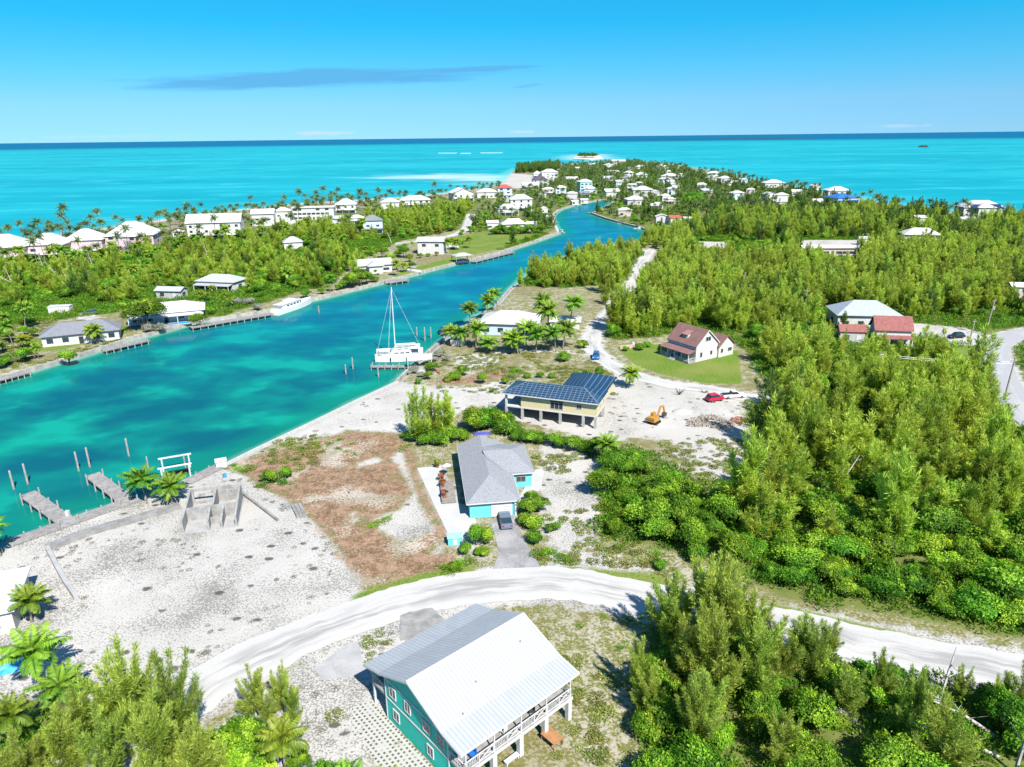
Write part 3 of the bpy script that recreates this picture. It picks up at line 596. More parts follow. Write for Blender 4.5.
# stuff: far masses of plants, one object per kind, instanced on points
def mass(name, label, cat, items):
    """items: list of (proto, x, y, scale, rz)"""
    if not items: return
    protos = []; idx = []
    for it in items:
        if it[0] not in protos: protos.append(it[0])
    src = bpy.data.collections.new(name + '_kinds')
    for k, p in enumerate(protos):
        # crown and trunk welded into one source mesh
        bmz = join_meshes('%s_%02d' % (name, k), p.crown, p.trunk); o = bpy.data.objects.new('a%02d_%s' % (k, name), bmz); src.objects.link(o)
    me = bpy.data.meshes.new(name)
    me.vertices.add(len(items)); me.vertices.foreach_set('co', np.array([[i[1], i[2], 0.0] for i in items], np.float32).ravel())
    for an, typ, vals in (('size', 'FLOAT', [i[3] for i in items]), ('turn', 'FLOAT', [i[4] for i in items]), ('pick', 'INT', [protos.index(i[0]) for i in items])):
        a = me.attributes.new(an, typ, 'POINT'); a.data.foreach_set('value', np.array(vals, np.int32 if typ == 'INT' else np.float32))
    o = bpy.data.objects.new(name, me); COL.objects.link(o)
    g = bpy.data.node_groups.new(name, 'GeometryNodeTree')
    g.interface.new_socket('Geometry', in_out='INPUT', socket_type='NodeSocketGeometry'); g.interface.new_socket('Geometry', in_out='OUTPUT', socket_type='NodeSocketGeometry')
    gi = g.nodes.new('NodeGroupInput'); go = g.nodes.new('NodeGroupOutput'); ip = g.nodes.new('GeometryNodeInstanceOnPoints')
    ci = g.nodes.new('GeometryNodeCollectionInfo'); ci.inputs['Collection'].default_value = src; ci.inputs['Separate Children'].default_value = True; ci.inputs['Reset Children'].default_value = True
    def na(nm, dt):
        n = g.nodes.new('GeometryNodeInputNamedAttribute'); n.data_type = dt; n.inputs['Name'].default_value = nm; return n.outputs['Attribute']
    cx_ = g.nodes.new('ShaderNodeCombineXYZ'); L = g.links.new
    L(na('turn', 'FLOAT'), cx_.inputs[2]); L(gi.outputs[0], ip.inputs['Points']); L(ci.outputs[0], ip.inputs['Instance']); ip.inputs['Pick Instance'].default_value = True
    L(na('pick', 'INT'), ip.inputs['Instance Index']); L(cx_.outputs[0], ip.inputs['Rotation']); L(na('size', 'FLOAT'), ip.inputs['Scale']); L(ip.outputs[0], go.inputs[0])
    md = o.modifiers.new('plants', 'NODES'); md.node_group = g
    tag(o, label, cat, kind='stuff'); return o
def join_meshes(name, a, b):
    va = np.empty(len(a.vertices) * 3, np.float32); a.vertices.foreach_get('co', va); vb = np.empty(len(b.vertices) * 3, np.float32); b.vertices.foreach_get('co', vb)
    fa = [tuple(p.vertices) for p in a.polygons]; off = len(a.vertices); fb = [tuple(v + off for v in p.vertices) for p in b.polygons]
    me = bpy.data.meshes.new(name); me.from_pydata(np.concatenate([va, vb]).reshape(-1, 3).tolist(), [], fa + fb)
    me.materials.append(a.materials[0]); me.materials.append(b.materials[0])
    me.polygons.foreach_set('material_index', np.array([0] * len(fa) + [1] * len(fb), np.int32))
    t = np.empty(len(fa), np.float32); a.attributes['tint'].data.foreach_get('value', t)
    at = me.attributes.new('tint', 'FLOAT', 'FACE'); at.data.foreach_set('value', np.concatenate([t, np.zeros(len(fb), np.float32)])); me.update(); return me
# ------------------------------------------------------------------ building parts
WHITE = plain('white_paint', (0.60, 0.60, 0.60), 0.5, 0.3, var=.06)
WHITE_WALL = plain('white_stucco', (0.58, 0.57, 0.555), 0.8, 0.2, var=.07)
CONC = plain('grey_concrete', (0.30, 0.295, 0.285), 0.85, 0.15, var=.2, scale=.8, bump=.3)
CONC_LT = plain('pale_concrete', (0.41, 0.405, 0.40), 0.85, 0.15, var=.12, scale=.6)
DECK = plain('grey_deck_boards', (0.34, 0.33, 0.32), 0.8, 0.2, var=.2)
WOOD = plain('weathered_wood', (0.30, 0.275, 0.25), 0.85, 0.15, var=.25, scale=2.5)
TIMBER = plain('orange_timber', (0.44, 0.22, 0.10), 0.7, 0.2, var=.15)
BLACK = plain('black_rubber', (0.02, 0.02, 0.02), 0.7, 0.2, var=.1)
STEEL = plain('grey_steel', (0.35, 0.36, 0.37), 0.4, 0.5, .7, var=.1)
GLASS = glass()
WHITE_ROOF = plain('white_roof', (0.60, 0.60, 0.60), 0.6, 0.25, var=.1, scale=.5)

def window(parent, loc, rz, w, h, cols=2, fr=None, name='window'):
    """frame with bars facing local -y, with its pane as a sub-part"""
    m = MB(); t = .07
    m.box(-w / 2, w / 2, -.06, .03, -h / 2, -h / 2 + t).box(-w / 2, w / 2, -.06, .03, h / 2 - t, h / 2)
    m.box(-w / 2, -w / 2 + t, -.06, .03, -h / 2 + t, h / 2 - t).box(w / 2 - t, w / 2, -.06, .03, -h / 2 + t, h / 2 - t)
    for k in range(1, cols):
        x = -w / 2 + w * k / cols; m.box(x - .03, x + .03, -.05, .02, -h / 2 + t, h / 2 - t)
    o = m.build(name, fr or WHITE, parent); o.location = loc; o.rotation_euler = (0, 0, rz)
    p = MB().box(-w / 2 + t, w / 2 - t, -.025, -.01, -h / 2 + t, h / 2 - t).build('pane', GLASS, o)
    return o
def door(parent, loc, rz, w=.95, h=2.05, mat=None):
    o = MB().box(-w / 2, w / 2, -.05, .02, 0, h).build('door', mat or WHITE, parent); o.location = loc; o.rotation_euler = (0, 0, rz)
    MB().box(w / 2 - .16, w / 2 - .08, -.1, -.05, .95, 1.05).build('handle', STEEL, o); return o
def hip(m, x0, x1, y0, y1, ze, zr, th=.14):
    """hip roof with the ridge along the longer side"""
    w, d = x1 - x0, y1 - y0
    if w >= d: i = d / 2; a = (x0 + i, (y0 + y1) / 2, zr); b = (x1 - i, (y0 + y1) / 2, zr); A = [(x0, y0, ze), (x1, y0, ze), (x1, y1, ze), (x0, y1, ze)]; fs = [[A[0], A[1], b, a], [A[2], A[3], a, b], [A[1], A[2], b], [A[3], A[0], a]]
    else: i = w / 2; a = ((x0 + x1) / 2, y0 + i, zr); b = ((x0 + x1) / 2, y1 - i, zr); A = [(x0, y0, ze), (x1, y0, ze), (x1, y1, ze), (x0, y1, ze)]; fs = [[A[1], A[2], b, a], [A[3], A[0], a, b], [A[0], A[1], a], [A[2], A[3], b]]
    for f in fs:
        if len({tuple(round(c, 3) for c in q) for q in f}) < len(f): f = [q for k, q in enumerate(f) if q not in f[:k]]
        m.add(f, [tuple(range(len(f)))])
    m.add([(x0, y0, ze), (x1, y0, ze), (x1, y1, ze), (x0, y1, ze), (x0, y0, ze - th), (x1, y0, ze - th), (x1, y1, ze - th), (x0, y1, ze - th)], [(0, 4, 5, 1), (1, 5, 6, 2), (2, 6, 7, 3), (3, 7, 4, 0), (7, 6, 5, 4)])
    return m
def gable(m, x0, x1, y0, y1, ze, zr, axis='y', th=.16):
    if axis == 'y': c = (x0 + x1) / 2; m.sheet([(x0, y0, ze), (c, y0, zr), (c, y1, zr), (x0, y1, ze)][::-1], th); m.sheet([(c, y0, zr), (x1, y0, ze), (x1, y1, ze), (c, y1, zr)][::-1], th)
    else: c = (y0 + y1) / 2; m.sheet([(x0, y0, ze), (x1, y0, ze), (x1, c, zr), (x0, c, zr)], th); m.sheet([(x0, c, zr), (x1, c, zr), (x1, y1, ze), (x0, y1, ze)], th)
    return m
def railing(name, parent, pts, mat, h=1.0, panel=True, posts=1.7):
    """handrail, foot rail, balusters and crossed panels along a polyline"""
    m = MB()
    for a, b in zip(pts[:-1], pts[1:]):
        a = Vector(a); b = Vector(b); L = (b - a).length; up = Vector((0, 0, 1)); d = (b - a) / L
        m.beam(a + up * h, b + up * h, .09, .06); m.beam(a + up * .12, b + up * .12, .06)
        n = max(1, round(L / posts))
        for k in range(n + 1):
            p = a + d * (L * k / n); m.beam(p, p + up * (h + .04), .10)
        for k in range(n):
            p = a + d * (L * k / n); q = a + d * (L * (k + 1) / n)
            if panel and k % 2 == 1: m.beam(p + up * .15, q + up * (h - .06), .05); m.beam(p + up * (h - .06), q + up * .15, .05)
            else:
                nn = 9
                for j in range(1, nn): r = p + (q - p) * (j / nn); m.beam(r + up * .12, r + up * h, .035)
    return m.build(name, mat, parent)

# ------------------------------------------------------------------ the green two storey house in front
TEAL = plain('teal_siding', (0.014, 0.60, 0.48), 0.6, 0.25, var=.06, scale=.6)
g = thing('two_storey_house', (-9.92, 52.35, 0), -.8458, 'two storey teal green house with pale metal roof and white balconies in the foreground', 'house')
MROOF = striped('seamed_metal_roof', (0.45, 0.465, 0.485), (0.32, 0.335, 0.36), .42, 1, .16, .42, .4, 0.0)
XL, XR, XBL, XBR, LR = -8.14, 7.88, -5.1, 5.2, 14.6
ZL, ZBL, ZRI, ZBR, ZE = 4.97, 5.85, 8.1, 6.05, 5.62
m = MB()
for q in ([(XL, 0, ZL), (XL, LR, ZL), (XBL, LR, ZBL), (XBL, 0, ZBL)], [(XBL, 0, ZBL), (XBL, LR, ZBL), (0, LR, ZRI), (0, 0, ZRI)], [(0, 0, ZRI), (0, LR, ZRI), (XBR, LR, ZBR), (XBR, 0, ZBR)], [(XBR, 0, ZBR), (XBR, LR, ZBR), (XR, LR, ZE), (XR, 0, ZE)]): m.sheet(q[::-1], .10)
roof = m.build('roof', MROOF, g)
m = MB()
m.beam((0, -.02, ZRI + .03), (0, LR + .02, ZRI + .03), .35, .05); m.build('ridge_cap', WHITE, roof)
m = MB()
for a, b in (((XL, ZL), (XBL, ZBL)), ((XBL, ZBL), (0, ZRI)), ((0, ZRI), (XBR, ZBR)), ((XBR, ZBR), (XR, ZE))):
    for y in (-.03, LR + .03): m.beam((a[0], y, a[1] - .13), (b[0], y, b[1] - .13), .05, .24)
for x, zz in ((XL, ZL), (XR, ZE)): m.beam((x, -.03, zz - .13), (x, LR + .03, zz - .13), .05, .22)
m.build('fascia', WHITE, roof)
m = MB()
for x, y in ((3.2, 5.5), (2.2, 12.0), (4.9, 2.6)):
    zz = ZRI + (ZBR - ZRI) * x / XBR; MB().tube([(x, y, zz - .05), (x, y, zz + .2)], .05, 6).build('vent_pipe', STEEL, roof)
y0, y1 = .55, LR - .55
def roofz(x): return np.interp(x, [XL, XBL, 0, XBR, XR], [ZL, ZBL, ZRI, ZBR, ZE]) - .14
m = MB(); P_ = [(XBL + .1, 0), (XBR, 0), (XBR, roofz(XBR)), (0, roofz(0)), (XBL + .1, roofz(XBL))]
n = len(P_); m.add([(x, y0, zz) for x, zz in P_] + [(x, y1, zz) for x, zz in P_], [tuple(range(n)), tuple(range(2 * n - 1, n - 1, -1))] + [(i, i + n, (i + 1) % n + n, (i + 1) % n) for i in range(n)])
m.build('wall', TEAL, g)
m = MB()
m.box(XBL, XBR + .1, y0 - .05, y0 - .001, 2.62, 2.80).box(XBL, XBR + .1, y0 - .05, y0 - .001, 5.0, 5.14).box(XBL, XBL + .12, y0 - .06, y0 - .002, 0, 5.4).box(XBR - .02, XBR + .12, y0 - .06, y0 - .002, 0, 5.6)
m.build('trim_boards', WHITE, g)
for x, zz, w in ((-3.7, 4.0, 1.15), (-1.1, 4.05, 1.0), (2.0, 4.0, 1.15), (4.2, 4.0, 1.1), (-3.3, 1.45, 1.1), (2.4, 1.45, 1.0)):
    window(g, (x, y0 - .03, zz), 0, w, 1.25, 2)
# right veranda: deck, walls seen under the roof, thick posts below and thin posts above
deck = MB().box(XBR + .02, XR - .35, y0, y1, 2.62, 2.82).build('deck', DECK, g)
MB().box(XR - .37, XR - .29, y0 - .03, y1 + .03, 2.5, 2.80).build('deck_edge', WHITE, deck)
for k in range(5):
    y = y0 + .25 + (y1 - y0 - .5) * k / 4
    MB().box(XR - .85, XR - .38, y - .24, y + .24, 0, 2.60).build('pillar', WHITE, g)
    MB().box(XR - .52, XR - .40, y - .06, y + .06, 2.82, ZE - .2).build('post', WHITE, g)
railing('balcony_railing', g, [(XBR + .1, y0 + .05, 2.82), (XR - .46, y0 + .05, 2.82), (XR - .46, y1 - .05, 2.82), (XBR + .1, y1 - .05, 2.82)], WHITE, 1.0)
for k in range(4):
    y = y0 + 1.6 + 3.1 * k; door(g, (XBR + .03, y, 2.82), math.pi / 2, 1.7, 2.0, GLASS)
for k in range(2): window(g, (XBR + .03, y0 + 3.2 + 6.2 * k, 4.1), math.pi / 2, 1.2, 1.2)
deck = MB().box(XL + .4, XBL + .08, y0, y1, 2.62, 2.80).build('deck', DECK, g)
for k in range(4):
    y = y0 + .15 + (y1 - y0 - .3) * k / 3; MB().box(XL + .42, XL + .62, y - .1, y + .1, 0, 4.7).build('post', WHITE, g)
railing('balcony_railing', g, [(XBL - .05, y0 + .06, 2.80), (XL + .52, y0 + .06, 2.80), (XL + .52, y1 - .06, 2.80)], WHITE, 1.0)
door(g, (XBL + .09, 5, 2.8), -math.pi / 2, 1.7, 2.0, GLASS); door(g, (XBL + .09, 9, 0), -math.pi / 2)
GM = g.matrix_basis if False else Matrix.Translation((-9.92, 52.35, 0)) @ Matrix.Rotation(-.8458, 4, 'Z')
def GL(x, y, z=0): return GM @ Vector((x, y, z))
# furniture on the balcony and the timber things under it
def table(name, loc, rz, w, d, h, mat, label, cat='table'):
    t = thing(name, loc, rz, label, cat); MB().box(-w / 2, w / 2, -d / 2, d / 2, h - .06, h).build('tabletop', mat, t)
    for sx in (-1, 1):
        for sy in (-1, 1): MB().box(sx * (w / 2 - .08) - .04, sx * (w / 2 - .08) + .04, sy * (d / 2 - .08) - .04, sy * (d / 2 - .08) + .04, 0, h - .06).build('leg', mat, t)
    return t
def chair(loc, rz, mat, label, group=None):
    t = thing('balcony_chair', loc, rz, label, 'chair', group); MB().box(-.28, .28, -.28, .28, .38, .46).build('seat', mat, t); MB().box(-.28, .28, .22, .30, .46, .98).build('backrest', mat, t)
    for sx in (-1, 1):
        for sy in (-1, 1): MB().box(sx * .22 - .03, sx * .22 + .03, sy * .22 - .03, sy * .22 + .03, 0, .38).build('leg', mat, t)
    return t
BLUEPL = plain('blue_plastic', (0.02, 0.16, 0.55), .4, .4, var=.05)
chair(GL(6.6, 2.2, 2.82), -.85, BLUEPL, 'blue chair on the white railed veranda of the green house')
chair(GL(6.4, 6.0, 2.82), -2.2, WHITE, 'white chair under the metal roof on the green house veranda')
chair(GL(6.4, 9.6, 2.82), -1.4, plain('dark_wicker', (.05, .045, .04), .8, .2), 'dark wicker chair at the far end of the green house veranda')
table('timber_table', GL(8.2, 10.6, 0), -.85, 1.9, 1.3, .75, TIMBER, 'orange timber table on the grass beside the white pillars of the green house')
b_ = thing('white_bench', GL(7.3, 6.2, 0), -.85, 'white bench between the white pillars under the green house veranda', 'bench')
MB().box(-.25, .25, -.8, .8, .4, .48).build('seat', WHITE, b_); MB().box(-.2, .2, -.75, -.65, 0, .4).build('leg', WHITE, b_); MB().box(-.2, .2, .65, .75, 0, .4).build('leg', WHITE, b_)
# slabs on the ground round the green house
PADS = []
def pad(name, px, mat, z=.05, th=.25, label=None, kind='structure'):
    PADS.append(px); pts = [G(*p)[:2] for p in px]; ar = sum(a[0] * b[1] - b[0] * a[1] for a, b in zip(pts, pts[1:] + pts[:1]))
    if ar < 0: pts = pts[::-1]
    o = MB().slab(pts, z - th, z).build(name, mat); tag(o, kind=kind); return o
pad('concrete_slab', [(314, 668), (346, 645), (358, 643), (364, 662), (371, 679), (352, 677), (322, 680)], CONC_LT, .05)
pad('concrete_slab', [(400, 616), (412, 610), (432, 608), (447, 622), (425, 640), (400, 640)], CONC, .045)
def paver_mat():
    b = NB('grass_pavers'); o = b.pos(); v = b.n('ShaderNodeMapping'); b.L(o, v.inputs[0]); v.inputs['Rotation'].default_value = (0, 0, .85); v.inputs['Scale'].default_value = (2.1, 2.1, 1)
    s = b.n('ShaderNodeSeparateXYZ'); b.L(v.outputs[0], s.inputs[0])
    fy = b.math('FLOOR', s.outputs[1]); fx = b.math('FRACT', b.math('ADD', s.outputs[0], b.math('MULTIPLY', fy, .5))); gy = b.math('FRACT', s.outputs[1])
    dx = b.math('ABSOLUTE', b.math('SUBTRACT', fx, .5)); dy = b.math('ABSOLUTE', b.math('SUBTRACT', gy, .5))
    hole = b.math('MULTIPLY', b.math('LESS_THAN', dx, .26), b.math('LESS_THAN', dy, .24))
    n = b.noise(.9, 3, o); c = b.mix(b.math('MULTIPLY', hole, b.step(n, .25, .5)), (.46, .45, .43), (.11, .12, .06))
    return b.done(b.bsdf(c, .9, .1))
PAV = paver_mat()
pts = [GL(-8.3, .4), GL(5.6, .4), GL(5.6, -3.4), GL(-5.5, -3.4), GL(-8.6, -1.5)]
o = MB().slab([p[:2] for p in pts][::-1], -.15, .05).build('grass_block_paving', PAV); tag(o, kind='structure')
pts = [GL(-11.2, 3.2), GL(-8.4, 3.2), GL(-8.4, 9.4), GL(-11.0, 9.4)]
o = MB().slab([p[:2] for p in pts], -.15, .045).build('grass_block_paving', PAV); tag(o, kind='structure')

# ------------------------------------------------------------------ aqua bungalow with grey shingle roof
AQUA = plain('aqua_stucco', (0.14, 0.60, 0.62), .75, .2, var=.05)
def shingle(name, c):
    b = NB(name); o = b.obj(); n = b.noise(7, 3, o); n2 = b.noise(.5, 3, o); s = b.n('ShaderNodeSeparateXYZ'); b.L(o, s.inputs[0])
    col = b.mix(b.step(n, .35, .65), tuple(x * .72 for x in c), tuple(min(1, x * 1.2) for x in c)); col = b.mix(b.math('MULTIPLY', n2, .3), col, tuple(x * .7 for x in c))
    return b.done(b.bsdf(col, .85, .15, normal=b.bump(n, .4, .03)))
SHING = shingle('grey_shingles', (.30, .31, .33))
q = thing('aqua_bungalow', (-2.97, 95.8, 0), .135, 'aqua bungalow with grey shingle hip roof and one car on its driveway', 'house')
BW, BL, BE, BR = 4.15, 22.1, 2.75, 4.35
m = MB(); hy = 6.2; wy0, wy1 = 9.0, 20.6; WX = 7.9
A = [(-BW, 0, BE), (BW, 0, BE), (0, hy, BR), (-BW, BL, BE), (0, BL, BR), (BW, BL, BE)]
m.add(A, [(0, 1, 2), (0, 2, 4, 3), (1, 5, 4, 2)])
m.add([(-BW, 0, BE), (BW, 0, BE), (BW, BL, BE), (-BW, BL, BE), (-BW, 0, BE - .16), (BW, 0, BE - .16), (BW, BL, BE - .16), (-BW, BL, BE - .16)], [(0, 4, 5, 1), (1, 5, 6, 2), (2, 6, 7, 3), (3, 7, 4, 0), (7, 6, 5, 4)])
m.add([(-BW, BL - .02, BE), (0, BL - .02, BR), (BW, BL - .02, BE)], [(2, 1, 0)])
rf = m.build('roof', SHING, q)
m = MB(); yc = (wy0 + wy1) / 2; zr2 = BR + .25                   # cross wing: ridge runs into the main roof, hipped at its end
hh = (wy1 - wy0) / 2
m.add([(-.2, yc, zr2), (WX - 3.2, yc, zr2), (WX, wy0, BE + .01), (WX, wy1, BE + .01), (BW - .9, wy0, BE + .36), (BW - .9, wy1, BE + .36), (.2, wy0 + 3.6, BR + .02), (.2, wy1 - 3.6, BR + .02)],
      [(6, 4, 2, 1, 0), (0, 1, 3, 5, 7), (1, 2, 3)])
m.add([(BW - .9, wy0, BE + .36), (WX, wy0, BE + .01), (WX, wy0, BE - .15), (BW - .9, wy0, BE - .15), (WX, wy1, BE + .01), (WX, wy1, BE - .15), (BW - .9, wy1, BE + .36), (BW - .9, wy1, BE - .15)], [(0, 1, 2, 3), (1, 4, 5, 2), (4, 6, 7, 5), (3, 2, 5, 7)])
m.build('wing_roof', SHING, q)
m = MB()
for a, c_ in (((-BW, 0), (BW, 0)), ((BW, 0), (BW, wy0)), ((-BW, 0), (-BW, BL))): m.beam((a[0], a[1], BE - .09), (c_[0], c_[1], BE - .09), .10, .17)
m.beam((BW, wy0 - .04, BE - .07), (WX, wy0 - .04, BE - .07), .1, .15)
m.build('gutter', WHITE, rf)
m = MB(); m.box(-BW + .5, BW - .45, .5, BL - .5, 0, BE - .17).box(BW - .46, WX - .5, wy0 + .5, wy1 - .5, 0, BE - .17); m.build('wall', AQUA, q)
gd = MB().box(-.3, 2.7, .42, .47, .05, 2.15).build('garage_door', WHITE, q)
m = MB()
for k in range(1, 4): m.box(-.3, 2.7, .405, .418, .05 + 2.1 * k / 4 - .02, .05 + 2.1 * k / 4 + .02)
m.build('panel_joints', CONC_LT, gd)
m = MB(); m.box(-.42, -.31, .40, .46, 0, 2.3).box(2.71, 2.82, .40, .46, 0, 2.3).box(-.42, 2.82, .40, .46, 2.17, 2.4); m.build('trim_boards', WHITE, q)
MB().box(3.2, 3.5, .2, .48, 0, 2.5).build('pillar', WHITE, q)
window(q, (5.6, wy0 + .46, 1.5), 0, 1.6, 1.0, 2, plain('tan_frame', (.4, .36, .3)))
window(q, (BW - .42, 4.5, 1.5), math.pi / 2, 1.3, 1.1)
for y in (5, 9.5): door(q, (-BW + .47, y, 0), -math.pi / 2, 1.6, 2.05, GLASS)
for y in (2.5, 13.5): window(q, (-BW + .47, y, 1.4), -math.pi / 2, 1.4, 1.1)
QM = Matrix.Translation((-2.97, 95.8, 0)) @ Matrix.Rotation(.135, 4, 'Z')
def QL(x, y, z=0): return QM @ Vector((x, y, z))
pad('concrete_driveway', [(490, 520), (514, 514), (524, 540), (541, 567), (493, 569), (499, 552)], plain('driveway_concrete', (.34, .33, .33), .85, .15, var=.22, scale=.35), .045)
pad('white_patio', [(417, 468), (441, 466), (446, 500), (465, 505), (476, 520), (474, 535), (448, 534), (434, 505)], plain('white_patio', (.50, .49, .475), .85, .1, var=.05, scale=.4), .04)
pad('white_patio', [(516, 503), (535, 470), (545, 468), (541, 488), (527, 500)], plain('white_patio', (.50, .49, .475)), .04)
t = thing('timber_deck', QL(-6.6, 9.5), .135, 'weathered timber deck along the shaded side of the aqua bungalow', 'deck')
m = MB()
for k in range(9): m.box(-1.15, 1.15, -3.9 + k * .87, -3.9 + k * .87 + .84, .18, .26)
m.build('boards', WOOD, t)
for sx in (-1, 1):
    for sy in (-1, 0, 1): MB().box(sx * 1.0 - .06, sx * 1.0 + .06, sy * 3.6 - .06, sy * 3.6 + .06, -.1, .75 if sx < 0 else .18).build('post', WOOD, t)
MB().box(-1.06, -.96, -3.7, 3.7, .68, .76).build('handrail', WOOD, t)
RED = foliage('red_shrub_leaves', (.06, .05, .015), (.24, .08, .03), (.36, .16, .06), .25, .02, .2)
POT = plain('terracotta', (.32, .13, .07), .8, .2)
for k, (px, py) in enumerate(((437.5, 467.5), (441.5, 480.5), (442.5, 488), (444.5, 498.5))):
    loc = G(px, py); t = thing('potted_shrub', loc, k, ('leafy green potted shrub at the far end of the timber deck', 'orange red potted shrub second from the far end of the timber deck', 'orange red potted shrub third along the timber deck', 'dark red potted shrub at the near end of the timber deck')[k], 'potted plant', 'potted shrubs beside the timber deck')
    MB().tube([(0, 0, 0), (0, 0, .5)], [.28, .38], 10).build('pot', POT, t); s_ = shrub_mesh(300 + k, .7, .9, 6, 60, .22); me = soup('leaves', s_[0] + np.array([0, 0, .45]), s_[1], [RED if k else LEAF]); o = bpy.data.objects.new('foliage', me); COL.objects.link(o); o.parent = t
t = thing('aqua_shed', G(455, 543), .135, 'small aqua utility box with flat lid at the edge of the patio', 'shed')
MB().box(-1.0, 1.0, -.7, .7, 0, 1.15).build('body', AQUA, t); MB().box(-1.1, 1.1, -.8, .8, 1.152, 1.26).build('lid', plain('pale_aqua', (.35, .72, .72)), t); MB().box(-.3, .3, -.73, -.702, .1, 1.0).build('door', WHITE, t)
t = thing('picket_gate', G(462, 546), .2, 'low grey wooden gate beside the aqua utility box', 'gate')
for k in range(5): MB().box(-.1, .1, -1.2 + k * .5, -1.0 + k * .5, 0, .9).build('picket', WOOD, t)
MB().box(-.03, .03, -1.25, 1.05, .6, .7).build('rail', WOOD, t)
t = thing('patio_parasol', QL(-6.3, 15.6), 0, 'small white round parasol at the back corner of the aqua bungalow', 'parasol')
MB().tube([(0, 0, 0), (0, 0, 2.3)], .04, 6).build('pole', STEEL, t); MB().tube([(0, 0, 2.0), (0, 0, 2.4)], [.75, .05], 10).build('canopy', WHITE, t)

# ------------------------------------------------------------------ cream house on pillars with blue ribbed roof
CREAM = plain('cream_stucco', (.60, .53, .32), .8, .2, var=.05)
def blue_metal():
    b = NB('blue_tile_metal'); o = b.obj(); s = b.n('ShaderNodeSeparateXYZ'); b.L(o, s.inputs[0])
    fx = b.math('ABSOLUTE', b.math('SUBTRACT', b.math('FRACT', b.math('DIVIDE', s.outputs[0], .95)), .5)); rib = b.step(fx, .40, .46)
    fy = b.math('ABSOLUTE', b.math('SUBTRACT', b.math('FRACT', b.math('DIVIDE', s.outputs[1], .62)), .5)); tile = b.math('MULTIPLY', b.step(fy, .36, .44), b.math('LESS_THAN', s.outputs[1], 3.8))
    n = b.noise(.8, 3, o); c = b.mix(n, (.008, .032, .075), (.02, .06, .12)); c = b.mix(b.math('MULTIPLY', b.math('MAXIMUM', rib, tile), .65), c, (.17, .24, .30))
    return b.done(b.bsdf(c, .45, .25, normal=b.bump(b.math('MAXIMUM', rib, tile), .5, .06)))
BLUEM = blue_metal()
RIDGE = plain('blue_ridge_metal', (.12, .19, .27), .4, .3)
k_ = thing('house_on_pillars', (7.41, 133.2, 0), -.36, 'cream house raised on white pillars under a blue ribbed metal roof', 'house')
CW, CD, CE, CR = 10.2, 8.2, 5.5, 7.1
m = MB(); hip(m, -CW, CW, 0, CD, CE, CR)
rf = m.build('roof', BLUEM, k_)
m = MB(); ra, rb = (-CW + CD / 2, CD / 2, CR + .03), (CW - CD / 2, CD / 2, CR + .03)
for p_, q_ in (((-CW, 0, CE + .03), ra), ((-CW, CD, CE + .03), ra), ((CW, 0, CE + .03), rb), (ra, rb)): m.beam(p_, q_, .28, .05)
m.build('ridge_cap', RIDGE, rf)
m = MB(); xa, xb = 0.2, CW - .3; yb = 17.5; WZ = 7.45
m.add([(xa, CD * .6, CE + .05), (xa, yb, CE + .05), ((xa + xb) / 2, yb - 4.6, WZ), ((xa + xb) / 2, CD * .40, WZ - .5), (xb, yb, CE + .05), (xb, CD * .72, CE + .05)], [(0, 3, 2, 1), (2, 4, 1), (3, 5, 4, 2)])
m.add([(xa, CD - 1, CE + .04), (xa, yb, CE + .04), (xb, yb, CE + .04), (xb, CD - 1, CE + .04), (xa, CD - 1, CE - .12), (xa, yb, CE - .12), (xb, yb, CE - .12), (xb, CD - 1, CE - .12)], [(0, 1, 5, 4), (1, 2, 6, 5), (2, 3, 7, 6), (4, 5, 6, 7)])
m.build('wing_roof', BLUEM, k_)
m = MB(); m.box(-CW - .02, CW + .02, -.04, .02, CE - .2, CE + .02).box(-CW - .04, -CW + .02, 0, CD, CE - .2, CE + .02).box(CW - .02, CW + .04, 0, CD, CE - .2, CE + .02); m.build('fascia', WHITE, rf)
m = MB(); m.box(-6.3, CW - .6, .75, CD - .5, 2.72, CE - .15).box(.8, CW - 1.0, CD - .51, 16.9, 2.7, CE - .13); m.build('wall', CREAM, k_)
MB().box(-CW + .55, CW - .55, .6, CD - .4, 2.45, 2.70).build('floor_slab', WHITE_WALL, k_)
for x in (-9.5, -6.0, -2.0, 2.1, 6.9, 9.35):
    for y in (.8, CD - .7): MB().box(x - .24, x + .24, y - .24, y + .24, 0, 2.449).build('pillar', CONC_LT, k_)
for y in (.8, CD - .7): MB().box(-9.7, -9.3, y - .2, y + .2, 2.70, CE - .16).build('post', WHITE_WALL, k_)
MB().box(-8.9, 9.0, CD - 1.2, CD - 1.05, 0, 2.44).build('back_wall', CONC, k_)
window(k_, (1.35, .73, 3.85), 0, 2.7, 1.5, 3); window(k_, (6.0, .73, 4.2), 0, 1.1, .95, 2)
MB().box(0, 2.7, .62, .70, 4.62, 4.85).build('window_hood', BLACK, k_)
for y in (3.2, 6.0): window(k_, (CW - .57, y, 4.1), math.pi / 2, .8, 1.2, 1)

